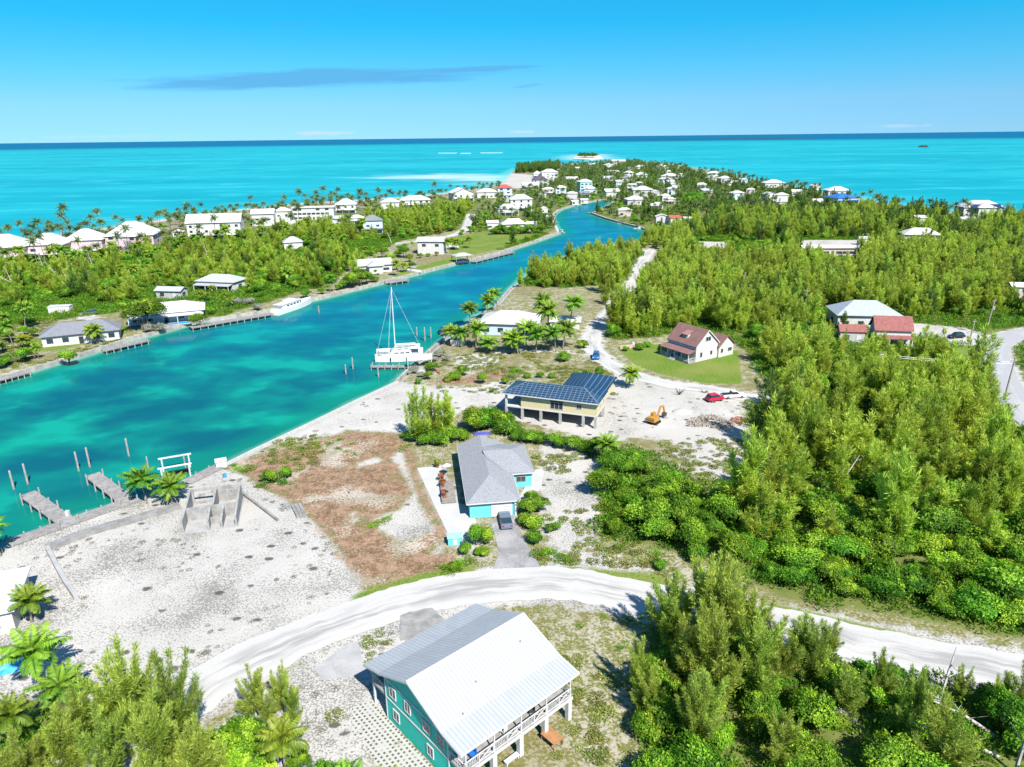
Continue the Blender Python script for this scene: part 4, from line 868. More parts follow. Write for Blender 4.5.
# ------------------------------------------------------------------ white cottage with mauve red roofs
MAUVE = striped('mauve_shingles', (.27, .15, .135), (.20, .11, .10), .5, 1, .12, .8, .15, var=.2)
BLUESH = plain('pale_blue_siding', (.42, .55, .72), .7, .2)
c_ = thing('gabled_cottage', (47.0, 173.4, 0), -1.0, 'white gabled cottage with mauve red roof, dormer and front porch on a lawn', 'house')
CL, CWD, ZEV, ZRD = 10.2, 7.9, 4.4, 8.0                              # gable faces +x, porch towards -y
m = MB(); gable(m, -CL, .35, -.35, CWD + .35, ZEV - .3, ZRD, 'x'); rf = m.build('roof', MAUVE, c_)
m = MB(); pr = [(0, 0), (CWD, 0), (CWD, ZEV - .25), (CWD / 2, ZRD - .2), (0, ZEV - .25)]
m.add([(0, y, z) for y, z in pr] + [(-CL + .3, y, z) for y, z in pr], [(0, 1, 2, 3, 4), (9, 8, 7, 6, 5)] + [(i, i + 5, (i + 1) % 5 + 5, (i + 1) % 5) for i in range(5)]); m.build('wall', WHITE_WALL, c_)
MB().box(-CL + .3, .05, -.03, -.002, 3.0, ZEV - .35).build('siding', BLUESH, c_)
m = MB()
for s in (0, 1): m.beam((.38, CWD / 2, ZRD - .1), (.38, -.35 if s == 0 else CWD + .35, ZEV - .4), .05, .22)
m.build('gable_trim', WHITE, rf)
window(c_, (.03, CWD / 2 + .2, 5.6), math.pi / 2, 1.9, 1.2, 2); window(c_, (.03, 1.9, 1.7), math.pi / 2, .9, 1.4, 1); window(c_, (.03, 5.6, 1.7), math.pi / 2, .9, 1.2, 1)
m = MB(); m.sheet([(-CL - .1, -2.7, 2.55), (.1, -2.7, 2.55), (.1, -.05, 3.15), (-CL - .1, -.05, 3.15)], .12); m.build('porch_roof', MAUVE, c_)
MB().box(-CL + .1, 0, -2.55, -.01, 0, .35).build('porch_floor', DECK, c_)
for k in range(5):
    x = -CL + .3 + (CL - .5) * k / 4; MB().box(x - .09, x + .09, -2.55, -2.37, .35, 2.5).build('porch_post', WHITE, c_)
railing('porch_railing', c_, [(-CL + .3, -2.46, .35), (-6.4, -2.46, .35)], WHITE, .85, False); railing('porch_railing', c_, [(-4.6, -2.46, .35), (-.2, -2.46, .35), (-.2, -.1, .35)], WHITE, .85, False)
st = MB()
for k in range(3): st.box(-6.3, -4.7, -3.6 + .35 * k, -3.25 + .35 * k, 0, .12 * (k + 1))
st.build('steps', CONC_LT, c_)
door(c_, (-5.5, -.02, .35), 0, 1.0, 2.05, BLUEPL); window(c_, (-8, -.02, 1.6), 0, 1.3, 1.2); window(c_, (-2.6, -.02, 1.6), 0, 1.3, 1.2)
dr = MB().box(-5.9, -4.1, 1.0, 2.6, 5.0, 6.3).build('dormer', WHITE_WALL, c_)
MB().sheet([(-6.1, .75, 6.25), (-3.9, .75, 6.25), (-3.9, 3.0, 7.05), (-6.1, 3.0, 7.05)], .1).build('dormer_roof', plain('pink_shingles', (.34, .19, .17)), dr); window(dr, (-5.0, .97, 5.75), 0, 1.1, .7)
# rear wing
m = MB(); m.box(-3.0, .5, CWD + .01, CWD + 5.6, 0, 3.0); m.build('rear_wall', WHITE_WALL, c_)
m = MB(); gable(m, -3.3, .9, CWD - .2, CWD + 6.0, 2.95, 5.6, 'x'); m.build('rear_roof', MAUVE, c_)
m = MB(); m.add([(.5, CWD + .1, 2.95), (.5, CWD + 5.6, 2.95), (.5, CWD + 2.9, 5.3)], [(0, 1, 2)]); m.build('rear_gable', WHITE_WALL, c_)
window(c_, (.53, CWD + 1.2, 1.7), math.pi / 2, .9, 1.2, 1); window(c_, (.53, CWD + 4.2, 1.7), math.pi / 2, 1.5, 1.1, 2)
# ------------------------------------------------------------------ houses further off: walls, roof, windows and a door each
PINKW = plain('pink_stucco', (.62, .47, .50), .8, .2, var=.06); AQUAW = plain('pale_aqua_wall', (.40, .66, .66), .8, .2, var=.05)
BLUEW = plain('pale_blue_wall', (.50, .62, .74), .8, .2, var=.05); GREYW = plain('grey_wall', (.46, .46, .46), .8, .2); TANW = plain('tan_wall', (.50, .44, .36), .8, .2)
ROOFS = dict(w=WHITE_ROOF, g=plain('slate_grey_roof', (.21, .22, .25), .7, .2, var=.12), lg=plain('light_grey_roof', (.42, .43, .45), .6, .3, var=.08), pk=plain('blush_roof', (.66, .60, .60), .7, .2, var=.05),
             r=plain('red_roof', (.46, .10, .07), .7, .2, var=.12), dr=plain('rose_shingle_roof', (.30, .115, .105), .8, .2, var=.15), b=plain('bright_blue_roof', (.03, .16, .48), .5, .4, var=.1), p=plain('plum_roof', (.10, .075, .12), .8, .2), sf=plain('silver_roof', (.48, .51, .55), .35, .5, .2, var=.08))
WALLS = dict(w=WHITE_WALL, p=PINKW, a=AQUAW, b=BLUEW, g=GREYW, t=TANW)
HOUSES = []; hr = random.Random(31)
def house(xl, xr, yb, ht, rz, rt, rm, wm_, label, depth=.75, rise=None, name='house', cat='house', group=None, nw=None, wing=0, porch=0, zw=1.6):
    c = G((xl + xr) / 2, yb); k = mpp(c); w = (xr - xl) * k; a = math.radians(rz)
    w = w / (abs(math.cos(a)) + depth * abs(math.sin(a))); d = w * depth
    t = thing(name, (c.x - math.sin(a) * d / 2, c.y + math.cos(a) * d / 2, 0), a, label, cat, group)
    HOUSES.append((t.location.x, t.location.y, math.hypot(w, d) / 2, ht))
    ov = min(.7, w * .05); X = w / 2 - ov; Y = d / 2 - ov; rise = rise if rise is not None else min(3.2, min(w, d) * .22)
    m = MB()
    if rt == 'hip': hip(m, -w / 2, w / 2, -d / 2, d / 2, ht, ht + rise)
    elif rt == 'gx': gable(m, -w / 2, w / 2, -d / 2, d / 2, ht, ht + rise, 'x')
    elif rt == 'gy': gable(m, -w / 2, w / 2, -d / 2, d / 2, ht, ht + rise, 'y')
    else: m.box(-w / 2, w / 2, -d / 2, d / 2, ht, ht + .35)
    if wing: hip(m, -w * .22, w * .22, -d / 2 - d * .28, 0, ht + .06, ht + rise * .8)
    m.build('roof', ROOFS[rm], t)
    m = MB(); m.box(-X, X, -Y, Y, -.2, ht - .15)
    if wing: m.box(-w * .22 + ov, w * .22 - ov, -d / 2 - d * .28 + ov, -Y - .02, -.2, ht - .12)
    if rt == 'gx': m.add([(-X, -Y, ht - .16), (-X, Y, ht - .16), (-X, 0, ht + rise - .5), (X, -Y, ht - .16), (X, Y, ht - .16), (X, 0, ht + rise - .5)], [(0, 2, 1), (3, 4, 5)])
    if rt == 'gy': m.add([(-X, -Y, ht - .16), (X, -Y, ht - .16), (0, -Y, ht + rise - .5), (-X, Y, ht - .16), (X, Y, ht - .16), (0, Y, ht + rise - .5)], [(0, 1, 2), (3, 5, 4)])
    m.build('wall', WALLS[wm_], t)
    far_ = c.y > 260; zw = hr.uniform(1.3, 2.8) if far_ else zw; whi = hr.uniform(1.0, 1.6) if far_ else 1.3
    porch = porch or (2.4 if far_ and not wing and w > 9 and hr.random() < .45 else 0)
    fl = max(1, int(ht / 2.8)); n = nw or max(2, int(w / (hr.uniform(4, 6.5) if far_ else 4.2))); fy = -d / 2 - d * .28 + ov if wing else -Y
    for f in range(fl):
        for j in range(n):
            x = -X + 2 * X * (j + .5) / n
            if f == 0 and j == n // 2: 
                o = MB().box(x - .6, x + .6, -.06, .0, 0, 2.1).build('door', GLASS if w > 18 else WHITE, t); o.location = (0, (fy if abs(x) < w * .22 - ov - .6 and wing else -Y) - .002, 0); continue
            if far_ and hr.random() < .22: continue
            yy_ = (fy if wing and abs(x) < w * .22 - ov - .8 else -Y)
            m = MB().box(x - zw / 2, x + zw / 2, yy_ - .06, yy_ - .002, f * 2.9 + .9, f * 2.9 + .9 + whi).build('window', GLASS, t)
        for sx in (-1, 1):
            MB().box(min(sx * X, sx * (X + .06)) + (.002 if sx > 0 else -.002), max(sx * X, sx * (X + .06)) + (.002 if sx > 0 else -.002), -.9, .9, f * 2.9 + .9, f * 2.9 + 2.2).build('window', GLASS, t)
    if porch:
        m = MB(); m.sheet([(-w * .45, -d / 2 - porch, 2.5), (w * .45, -d / 2 - porch, 2.5), (w * .45, -Y - .03, 2.9), (-w * .45, -Y - .03, 2.9)], .12); m.build('porch_roof', ROOFS[rm], t)
        for j in range(4): x = -w * .43 + w * .86 * j / 3; MB().box(x - .1, x + .1, -d / 2 - porch + .1, -d / 2 - porch + .3, 0, 2.45).build('porch_post', WHITE, t)
    return t
# along the beach on the left
house(-22, 28, 262, 7, 12, 'hip', 'w', 'p', 'pink walled beach villa with white hip roof, leftmost, cut by the edge', .8, 5.5)
house(26, 68, 259, 7, 12, 'hip', 'w', 'p', 'pink walled beach villa with white hip roof, second of the row from the left edge', .8, 5)
house(64, 106, 255, 7.5, 12, 'hip', 'w', 'p', 'pink walled beach villa with white hip roof, third of the row from the left edge', .8, 5)
house(104, 158, 252, 8.5, 12, 'hip', 'w', 'p', 'largest pink beach villa with high white hip roof and lower wing', .8, 6.5, wing=1)
h5 = house(187, 243, 239, 9.5, 9, 'gx', 'w', 'w', 'big white three storey beach building with long white roof and dark windows', .42, 4.6, nw=7)
house(172, 184, 237, 3, 10, 'hip', 'pk', 'w', 'small pale hut tucked between palms left of the three storey white beach building', .9)
house(251, 276, 226, 8, 8, 'gx', 'w', 'w', 'white two storey beach house just right of the big three storey building', .6, 3)
house(274, 292, 222, 7.5, 8, 'hip', 'w', 'w', 'narrow white beach house between the white two storey house and the long flat block', .8, 2.5)
house(292, 336, 220, 8.5, 8, 'flat', 'w', 'w', 'long white flat roofed beach block with rows of small windows', .45, nw=9)
house(334, 358, 213, 6.5, 8, 'hip', 'w', 'w', 'white hip roofed beach house right of the long flat block', .8, 4)
house(286, 302, 229, 3.5, 10, 'hip', 'w', 'w', 'small white pavilion in front of the long flat beach block', .9)
house(326, 345, 224, 3.5, 12, 'gx', 'lg', 'w', 'low pale roofed house in front of the palms by the long flat block', .7)
house(348, 366, 224, 4, 12, 'hip', 'w', 'w', 'low white roofed house left of the dark grey hip roofed house', .8)
house(361, 386, 233, 7.5, 14, 'hip', 'g', 'b', 'two storey house with dark grey hip roof among the trees', .8, 3)
house(380, 401, 209, 5.5, 8, 'hip', 'w', 'w', 'white beach house between tall palms, left of the wide white hip roofed one', .8, 3)
house(399, 432, 207.5, 6, 8, 'hip', 'w', 'w', 'wide white hip roofed beach house before the turquoise sea', .6, 3.4)
house(450, 478, 201, 7, 20, 'gy', 'w', 'w', 'white beach house with pale grey gable left of the sandy cove', .9, 4.5)
house(476, 499, 198, 5.5, 5, 'hip', 'w', 'w', 'white beach house between the grey gabled one and the red roof', .7, 3)
house(497, 513, 197.5, 9, 4, 'hip', 'r', 'b', 'pale blue beach house with red roof near the sandy cove', .8, 3)
house(509, 534, 211, 9, 6, 'hip', 'w', 'w', 'tall white house with white hip roof above the canal basin', .7, 3.5)
house(496, 521, 215.5, 5, 8, 'hip', 'w', 'w', 'low white house in front of the tall white hip roofed house', .7, 3)
house(486, 500, 229, 3.8, 10, 'gx', 'w', 'w', 'small white roofed house at the near left of two long white roofs above the hedge', .8)
house(501, 528, 231, 4.2, 8, 'hip', 'w', 'w', 'long low white hip roofed house behind the dark hedge on the left bank', .55, 3)
house(524, 537, 231, 4.2, -14, 'gx', 'w', 'w', 'short white gabled wing house at the canal end of the dark hedge', .9)
house(532, 549, 185, 6, 4, 'hip', 'p', 'g', 'house with dark plum hip roof behind the beach', .8, 5)
house(541, 559, 178, 8, 4, 'hip', 'w', 'w', 'white hip roofed villa in front of the dark wood on the point', .7, 4)
house(533, 542, 177.5, 5, 4, 'hip', 'w', 'w', 'smaller white villa left of the hip roofed villa by the dark wood', .9, 4)
house(522, 539, 189, 4, 4, 'gx', 'w', 'w', 'low white beach house on the sand left of the plum roof', .7, 3)
# left bank of the canal, nearer
house(282, 306, 251, 4.5, 20, 'hip', 'lg', 'w', 'pale grey hip roofed house half hidden by pines in the middle of the left wood', .8, 2.6)
house(415, 446, 254.5, 6.5, -6, 'gx', 'w', 'w', 'white two storey cube house with white roof on the canal lawn', .7, 1.6)
house(354, 397, 273, 3.4, 20, 'gx', 'lg', 'w', 'low house with two pale grey roofs and dark glass doors facing the canal', .62, 2.2, wing=1)
house(190, 240, 291, 3.6, -14, 'hip', 'lg', 'w', 'long bungalow with lilac grey hip roof among palms behind the pool house', .55, 2.2)
house(152, 184, 299, 3.0, -10, 'gx', 'lg', 'g', 'low grey shed roofed house in the trees left of the lilac grey bungalow', .5, 1.2)
po = house(126, 208, 323, 3.3, 22, 'hip', 'w', 'b', 'pale blue pool house with long white roof on the left canal bank', .5, 2.4, wing=0, porch=2.2)
gr = house(42, 122, 344, 3.1, 24, 'hip', 'g', 'w', 'white bungalow with slate grey hip roof on the lawn by the canal', .48, 2.6, nw=5)
t = thing('storage_shed', G(61.5, 313), math.radians(8), 'small plain white box shed beside the concrete path', 'shed'); MB().box(-3.4, 3.4, -1.4, 1.4, 0, 2.5).build('wall', WHITE_WALL, t); MB().box(-3.5, 3.5, -1.5, 1.5, 2.502, 2.65).build('roof', ROOFS['w'], t); MB().box(-.6, .6, -1.46, -1.402, 0, 2.1).build('door', WHITE, t)
# the far cluster round the canal basin
fc = [(588, 601, 168, 5, 'hip', 'w', 'w', 'white house farthest left on the tip shore, below the islet'), (611, 626, 165, 7, 'gx', 'w', 'w', 'white house highest on the tip, just right of the islet'),
      (605, 619, 168.5, 6, 'gy', 'w', 'w', 'white gabled house below the highest house on the tip'), (635, 647, 170, 5, 'hip', 'w', 'w', 'white hip roofed house on the tip right of the dark roofed one'),
      (627, 636, 171, 5, 'hip', 'g', 'g', 'dark roofed house between white roofs near the tip'), (656, 670, 169.5, 4.5, 'hip', 'w', 'w', 'white hip roofed house rightmost of the tip row'),
      (623, 634, 177, 6, 'hip', 'w', 'w', 'white peaked house in the middle of the far cluster above a grey roof'), (607, 621, 175, 4, 'gx', 'w', 'w', 'long low white roof left of the peaked white house in the far cluster'),
      (634, 649, 178, 4, 'hip', 'w', 'w', 'low white roof right of the grey roofed house in the far cluster'), (602, 617, 183, 5.5, 'gx', 'lg', 'w', 'white house with pale grey roof left of the slate roof in the far cluster'),
      (621, 633, 182, 5, 'hip', 'g', 'g', 'slate roofed grey house below the white peaked house in the far cluster'), (660, 680, 181, 6, 'hip', 'w', 'w', 'large white villa with long roof on the right side of the far cluster'),
      (666, 676, 186, 5, 'gx', 'w', 'g', 'white roof just below the large white villa on the right'), (671, 681, 190, 5.5, 'gy', 'w', 'w', 'narrow white gabled house lowest under the large white villa'),
      (578, 595, 191.5, 10, 'hip', 'w', 'a', 'tall aqua house with white roof above the canal basin'), (579, 591, 197, 3.5, 'gx', 'g', 'g', 'dark grey boathouse in front of the tall aqua house'),
      (565, 578, 199, 5, 'hip', 'w', 'w', 'white peaked pavilion left of the dark boathouse'), (604, 622, 197, 5, 'gx', 'w', 'w', 'white canal front house at the head of the basin'),
      (632, 654, 197, 6.5, 'hip', 'w', 'w', 'large white hip roofed house behind the pyramid roofed one on the right bank'), (652, 661, 196.5, 5, 'gx', 'w', 'g', 'white side house right of the large hip roofed house on the right bank'),
      (626, 647, 205, 4.5, 'hip', 'w', 'g', 'house with white pyramid roof and dark veranda on the right canal bank'), (550, 558, 179, 6, 'hip', 'w', 'w', 'small white house right of the villa by the dark wood'),
      (565, 580, 182, 4, 'gx', 'w', 'w', 'low white house between palms left of the tall aqua house'), (655, 669, 224.5, 5, 'gy', 'w', 'w', 'white gabled house joined to the red roof in the wood'),
      (668, 684, 225, 4.5, 'gx', 'r', 'w', 'white house with bright red roof in the wood right of the canal'), (683, 693, 224.5, 4, 'gx', 'pk', 't', 'tan house at the right end of the red roof in the wood'),
      (664, 676, 204, 4, 'hip', 'pk', 't', 'pale roof among trees above the red roofed house'), (540, 549, 213, 3.5, 'hip', 'w', 'w', 'small white canal hut on the left bank below the tall white house'),
      (546, 556, 221, 3, 'gx', 'lg', 'w', 'grey roofed boathouse on the left bank at the canal bend'), (571, 580, 205, 3, 'gx', 'w', 'w', 'white boathouse left of two at the head of the left bank'), (580, 589, 203.5, 3, 'gx', 'lg', 'w', 'pale grey boathouse right of two at the head of the left bank'),
      (706, 721, 178, 6, 'hip', 'w', 'w', 'white hip roofed house on the right shore, left of two by the tall palms'), (719, 734, 183.5, 6, 'hip', 'w', 'w', 'white hip roofed house on the right shore, right of two by the tall palms'),
      (764, 786, 190, 7, 'hip', 'w', 'w', 'big white hip roofed villa among palms on the right shore'), (764, 778, 201, 6, 'gy', 'w', 'w', 'white gabled house with pointed roof below the big villa on the right shore'),
      (776, 790, 201, 5, 'hip', 'w', 'w', 'white two storey house right of the pointed gable below the big villa'), (791, 803, 196, 4, 'gx', 'w', 'w', 'low white roof in palms right of the big villa on the right shore'),
      (811, 823, 190, 4.5, 'hip', 'w', 'w', 'small white house among dark palms left of the blue roof'), (827, 851, 198, 6.5, 'hip', 'w', 'w', 'white hip roofed house directly behind the bright blue roof'),
      (832, 866, 203.5, 4.5, 'hip', 'b', 'w', 'house with bright blue roof on the right shore'), (812, 824, 205, 3.5, 'gx', 'pk', 'w', 'low pale roof in the trees below left of the bright blue roof')]
for i, (a, b2, y, ht, rt, rm, wm_, lab) in enumerate(fc): house(a, b2, y, ht, [6, -10, 14, -4, 18][i % 5], rt, rm, wm_, lab, [.8, .65, .75][i % 3])
rs = random.Random(9); n_t = 0
for i in range(400):
    if n_t >= 30: break
    px = rs.uniform(500, 800); py = rs.uniform(168, 222); g_ = G(px, py); q_ = np.array([[g_.x, g_.y]])
    if land_sd(q_)[0] < 14 or any(math.hypot(g_.x - a, g_.y - b2) < r_ + 13 for a, b2, r_, _ in HOUSES): continue
    if py < np.interp(px, [500, 560, 690, 800], [190, 168, 173, 196]) or py > np.interp(px, [500, 650, 660, 800], [222, 220, 208, 206]): continue
    w_ = rs.uniform(9, 15) / mpp(g_); n_t += 1
    house(px - w_ / 2, px + w_ / 2, py, rs.choice([3.2, 4.5, 5.8]), rs.uniform(-20, 25), rs.choice(['hip', 'gx', 'hip']), rs.choice(['w', 'w', 'w', 'lg', 'pk']), rs.choice(['w', 'w', 't', 'b']), 'tiny pale roofed house half hidden among the trees of the far peninsula', rs.uniform(.6, .85), group='tiny pale houses on the far peninsula')
sol = house(962, 1004, 217, 6.5, -8, 'hip', 'w', 'w', 'white villa with two dark solar arrays on its roof at the right shore', .6, 4.0, wing=1)
house(902, 941, 245, 5.2, -14, 'hip', 'w', 'w', 'white house with plain white hip roof standing alone in the pine wood', .6, 3)
house(914, 927, 224, 4, -10, 'gx', 'pk', 'w', 'small pale house in dark trees above the lone white house', .8)
house(960, 976, 225, 3.6, -6, 'gx', 'lg', 'g', 'low grey roofed house in the trees below the solar villa', .6)
house(1009, 1034, 300, 4.5, -12, 'gx', 'w', 'w', 'white house cut by the right picture edge above the street', .7)
lb = house(802, 857, 256, 3.8, -3, 'gx', 'pk', 't', 'long low blush roofed building in the clearing of the pine wood', .22, 1.0, nw=8)
house(859, 870, 245.5, 3.5, -3, 'gx', 'w', 'w', 'small white outbuilding right of the long blush roofed building', .8)
house(834, 903, 329, 4.0, -8, 'hip', 'sf', 'w', 'house with large silver hip roof behind the rose roofed house', .66, 3.4, nw=4)
house(872, 912, 346, 4.3, -10, 'gx', 'dr', 'w', 'white house with rose red shingle roof among pines by the side street', .62, 3.4, porch=2)
house(838, 866, 343, 3.2, -8, 'gx', 'dr', 'g', 'low wing house with brownish roof left of the rose roofed house', .6, 1.6)
# the house with the white hip roof by the catamaran
house(473, 541, 336, 3.6, -10, 'hip', 'w', 'b', 'pale blue house with wide white hip roof and palms by the catamaran', .7, 2.6, nw=4, porch=0)
house(547, 582, 331, 2.8, -8, 'hip', 'w', 'w', 'small white roofed garden pavilion behind tall palms right of the wide white hip roof', .7, 1.2)
# solar arrays
c = sol.location; SP = plain('solar_cells', (.03, .04, .12), .2, .6)
for sx, n_ in ((-1, 'left'), (1, 'right')):
    t = thing('solar_array', (c.x + sx * 6.2, c.y - 7.6, 7.4), math.radians(-8), 'dark solar array on the %s part of the white villa roof by the right shore' % n_, 'solar panel'); t.rotation_euler[0] = math.radians(30)
    MB().box(-3.4, 3.4, -1.8, 1.8, 0, .1).build('panel', SP, t); MB().box(-3.5, 3.5, -1.9, -1.81, -.05, .14).build('frame', STEEL, t)
# pool in front of the pool house
t = thing('swimming_pool', G(178, 324), math.radians(22), 'small blue swimming pool in front of the pale blue pool house', 'swimming pool')
MB().box(-4, 4, -1.6, 1.6, 0.05, .3).build('deck', CONC_LT, t); MB().box(-3.3, 3.3, -1.1, 1.1, .302, .31).build('water', plain('pool_water', (.03, .38, .70), .08, .5), t)
# white roofed building at the left edge in front
t = thing('edge_building', G(-27, 640), math.radians(23), 'flat white roofed building cut off by the left picture edge behind a palm', 'house')
MB().box(-6, 4.4, -.3, 8.8, 0, 3.0).build('wall', WHITE_WALL, t); MB().box(-6.5, 4.9, -.8, 9.3, 3.002, 3.2).build('roof', plain('pale_blue_white_roof', (.64, .70, .74), .5, .3, var=.05), t); window(t, (2.4, -.34, 1.5), 0, 1.4, 1.2)
# ------------------------------------------------------------------ seawalls, docks, walls
def wall_line(name, pxs, w, z0, z1, mat, label, cat, world=False, cap=None):
    L = np.array([[p[0], p[1]] for p in (pxs if world else [G(*p) for p in pxs])]); m = MB()
    T = np.gradient(L, axis=0); T /= np.linalg.norm(T, axis=1)[:, None]; N = np.column_stack([-T[:, 1], T[:, 0]])
    n = len(L); vs = []
    for i in range(n):
        for s_, z in ((-1, z0), (-1, z1), (1, z1), (1, z0)): vs.append((L[i, 0] + N[i, 0] * w / 2 * s_, L[i, 1] + N[i, 1] * w / 2 * s_, z))
    fs = [(i * 4 + j, i * 4 + (j + 1) % 4, (i + 1) * 4 + (j + 1) % 4, (i + 1) * 4 + j) for i in range(n - 1) for j in range(4)] + [(0, 1, 2, 3), tuple((n - 1) * 4 + j for j in (3, 2, 1, 0))]
    m.add(vs, fs); return tag(m.build(name, mat), label, cat)
SW = plain('pale_seawall', (.40, .385, .355), .85, .15, var=.25, scale=.5)
wall_line('seawall', FAR_BANK[1:8], .9, -3, .16, SW, 'long pale concrete seawall edging the left canal bank from the grey roofed bungalow on', 'seawall')
wall_line('seawall', FAR_BANK[7:13], .9, -3, .17, SW, 'pale concrete seawall on the left canal bank below the white cube house', 'seawall')
wall_line('seawall', FAR_BANK[13:19], 1.0, -3, .16, SW, 'grey seawall round the far head of the canal basin', 'seawall')
wall_line('seawall', NEAR_BANK[1:7], 1.6, -3, .3, SW, 'long grey quay on the right side of the canal basin', 'seawall')
wall_line('seawall', [(398, 381), (356, 400.5), (313, 421.5), (256, 448.5), (226, 463.5)], .5, -2.5, .08, plain('white_seawall', (.50, .49, .46), .85, .1), 'thin white seawall along the bare sand lot by the teal water', 'seawall')
wall_line('seawall', [(396, 381), (401, 376), (428, 351), (446, 336)], .6, -2.5, .12, SW, 'rocky grey bank wall behind the catamaran', 'seawall')
wall_line('seawall', [(512, 286), (503, 296), (496, 305), (484, 312)], .5, -2.5, .1, SW, 'short white bank wall beside the tan lot above the palms', 'seawall')
def pile(p, z0, z1, r=.16, mat=None): return MB().tube([(p[0], p[1], z0), (p[0], p[1], z1)], r, 8)
def dock(label, a, b, w, zt, posts, name='dock', top=.9, mat=None, both=True):
    """plank deck on piles from pixel a to pixel b"""
    A = G(*a, z=zt); B = G(*b, z=zt); d = B - A; L = d.length; rz = math.atan2(d.y, d.x)
    t = thing(name, (A.x, A.y, 0), rz, label, 'dock'); m = MB(); n = int(L / .32)
    for k in range(n): m.box(k * L / n, (k + 1) * L / n - .025, -w / 2, w / 2, zt - .08, zt + (k % 3) * .006)
    m.build('planks', mat or DOCKW, t)
    m = MB(); m.box(0, L, -w / 2 + .05, -w / 2 + .2, zt - .30, zt - .082).box(0, L, w / 2 - .2, w / 2 - .05, zt - .30, zt - .082); m.build('joists', WOOD, t)
    for k in range(posts):
        x = L * (k + .12) / (posts - .5)
        if x > L: x = L - .1
        for s_ in ((-1, 1) if both else (-1,)): MB().tube([(x, s_ * (w / 2 + .13), -3), (x, s_ * (w / 2 + .13), zt + (top if k % 2 == 0 else .25))], .13, 7).build('pile', PILE, t)
    return t
DOCKW = plain('grey_dock_planks', (.32, .305, .295), .85, .15, var=.2, scale=1.2); PILE = plain('grey_piles', (.36, .35, .33), .85, .1, var=.2)
dock('grey wooden jetty with pale piles, left of two at the bottom left bank', (70, 524), (27, 493), 2.4, .25, 5)
dock('grey wooden jetty with pale piles, right of two, beside the boat lift palms', (130, 503), (92, 474), 2.4, .25, 5)
dock('long grey boardwalk along the lower left bank joining the two jetties', (8, 543), (138, 497.5), 2.6, .22, 9, 'boardwalk', .2)
dock('short grey boardwalk past the boat lift to the block pier', (186, 482), (219, 466), 2.4, .22, 3, 'boardwalk', .2)
dock('weathered timber dock on dark piles at the left edge of the far bank', (-5, 380), (29, 371), 2.6, .2, 6, 'dock', .15)
dock('timber dock with white mooring piles below the slate grey bungalow', (103, 350), (148, 339.5), 2.4, .2, 7, 'dock', .5)
dock('long timber dock on piles between the pool house and the motor yacht', (190, 327), (272, 313), 3.0, .2, 12, 'dock', .15)
dock('short dark dock under the low grey glass fronted house', (387, 282), (407, 279), 4.5, .3, 4, 'dock', .3)
dock('timber dock along the far left bank past the covered boat lift', (473, 261.5), (513, 251.5), 3.0, .2, 8, 'dock', .3)
dock('grey finger dock along the near side of the catamaran', (371, 366), (408, 366), 1.4, -.15, 6, 'dock', .7)
for nm, (px, py), h in (('left of the pair off the left jetty', (14, 489), 3.6), ('right of the pair off the left jetty', (28, 484), 4.0), ('left of the pair off the right jetty', (79, 471), 3.9), ('right of the pair off the right jetty', (90, 467), 4.0), ('standing alone in the water right of the right jetty', (129, 456), 3.7),
                        ('left of the pair of posts before the catamaran', (346, 374), 2.6), ('right of the pair of posts before the catamaran', (353, 369), 3.2), ('closest to the sand lot before the catamaran', (378.5, 377), 2.6), ('in the blue water right of the catamaran mast', (417, 336), 2.8), ('tall and right of the post by the catamaran mast', (425, 341), 4.2), ('rightmost of three behind the catamaran', (431, 338), 3.4),
                        ('off the left bank just right of the motor yacht', (319, 313), 2.6)):
    o = MB().tube([(0, 0, -3), (0, 0, h - 1.2), (0, 0, h - 1.0)], [.19, .17, .05], 8).build('mooring_post', PILE); p = G(px, py, -.95); o.location = (p.x, p.y, 0); tag(o, 'pale mooring post ' + nm, 'mooring post', 'mooring posts standing in the canal')
t = thing('boat_lift', G(177, 474, -.9), math.radians(24), 'white boat lift frame with a dark skiff cradle beside the palms', 'boat lift'); t.location.z = 0
for x in (-2.2, 2.2):
    for y in (-2.2, 2.2): MB().tube([(x, y, -3), (x, y, 1.5)], .15, 8).build('post', WHITE, t)
for y in (-2.2, 2.2): MB().box(-2.7, 2.7, y - .12, y + .12, 1.502, 1.75).build('beam', WHITE, t)
MB().box(-1.9, 1.9, -.5, .5, -.6, -.3).build('cradle', BLACK, t)
for j, (px, py) in enumerate(((149, 471), (186, 470))):
    o = MB().tube([(0, 0, -3), (0, 0, 1.9)], .14, 8).build('mooring_post', PILE); p = G(px, py, -.95); o.location = (p.x, p.y, 0); tag(o, 'thin white post at the %s side of the white boat lift' % ('left', 'right')[j], 'mooring post', 'mooring posts standing in the canal')
t = thing('dock_box', G(221.5, 466), math.radians(25), 'pale block pier box at the end of the short boardwalk by the sand corner', 'dock box'); MB().box(-.9, .9, -.8, .8, -.5, 1.1).build('body', WHITE_WALL, t); MB().box(-1, 1, -.9, .9, 1.102, 1.22).build('lid', WHITE, t)
t = thing('white_bollard', G(129, 497), 0, 'short white block post on the boardwalk beside the right jetty', 'bollard'); MB().box(-.28, .28, -.28, .28, 0, 1.2).build('body', WHITE, t)
t = thing('white_bollard', G(68.5, 517), 0, 'short white block post on the boardwalk beside the left jetty', 'bollard'); MB().box(-.25, .25, -.25, .25, 0, 1.1).build('body', WHITE, t)
wall_line('retaining_wall', [(48, 549), (90, 533), (130, 522), (180, 507)], 1.7, -.5, .55, CONC, 'broad grey retaining wall running up to the roofless concrete ruin', 'wall')
wall_line('low_wall', [(48, 550), (56, 566), (66, 584), (77, 600)], .55, -.5, .75, CONC_LT, 'straight low white wall on the left edge of the sand lot', 'wall')
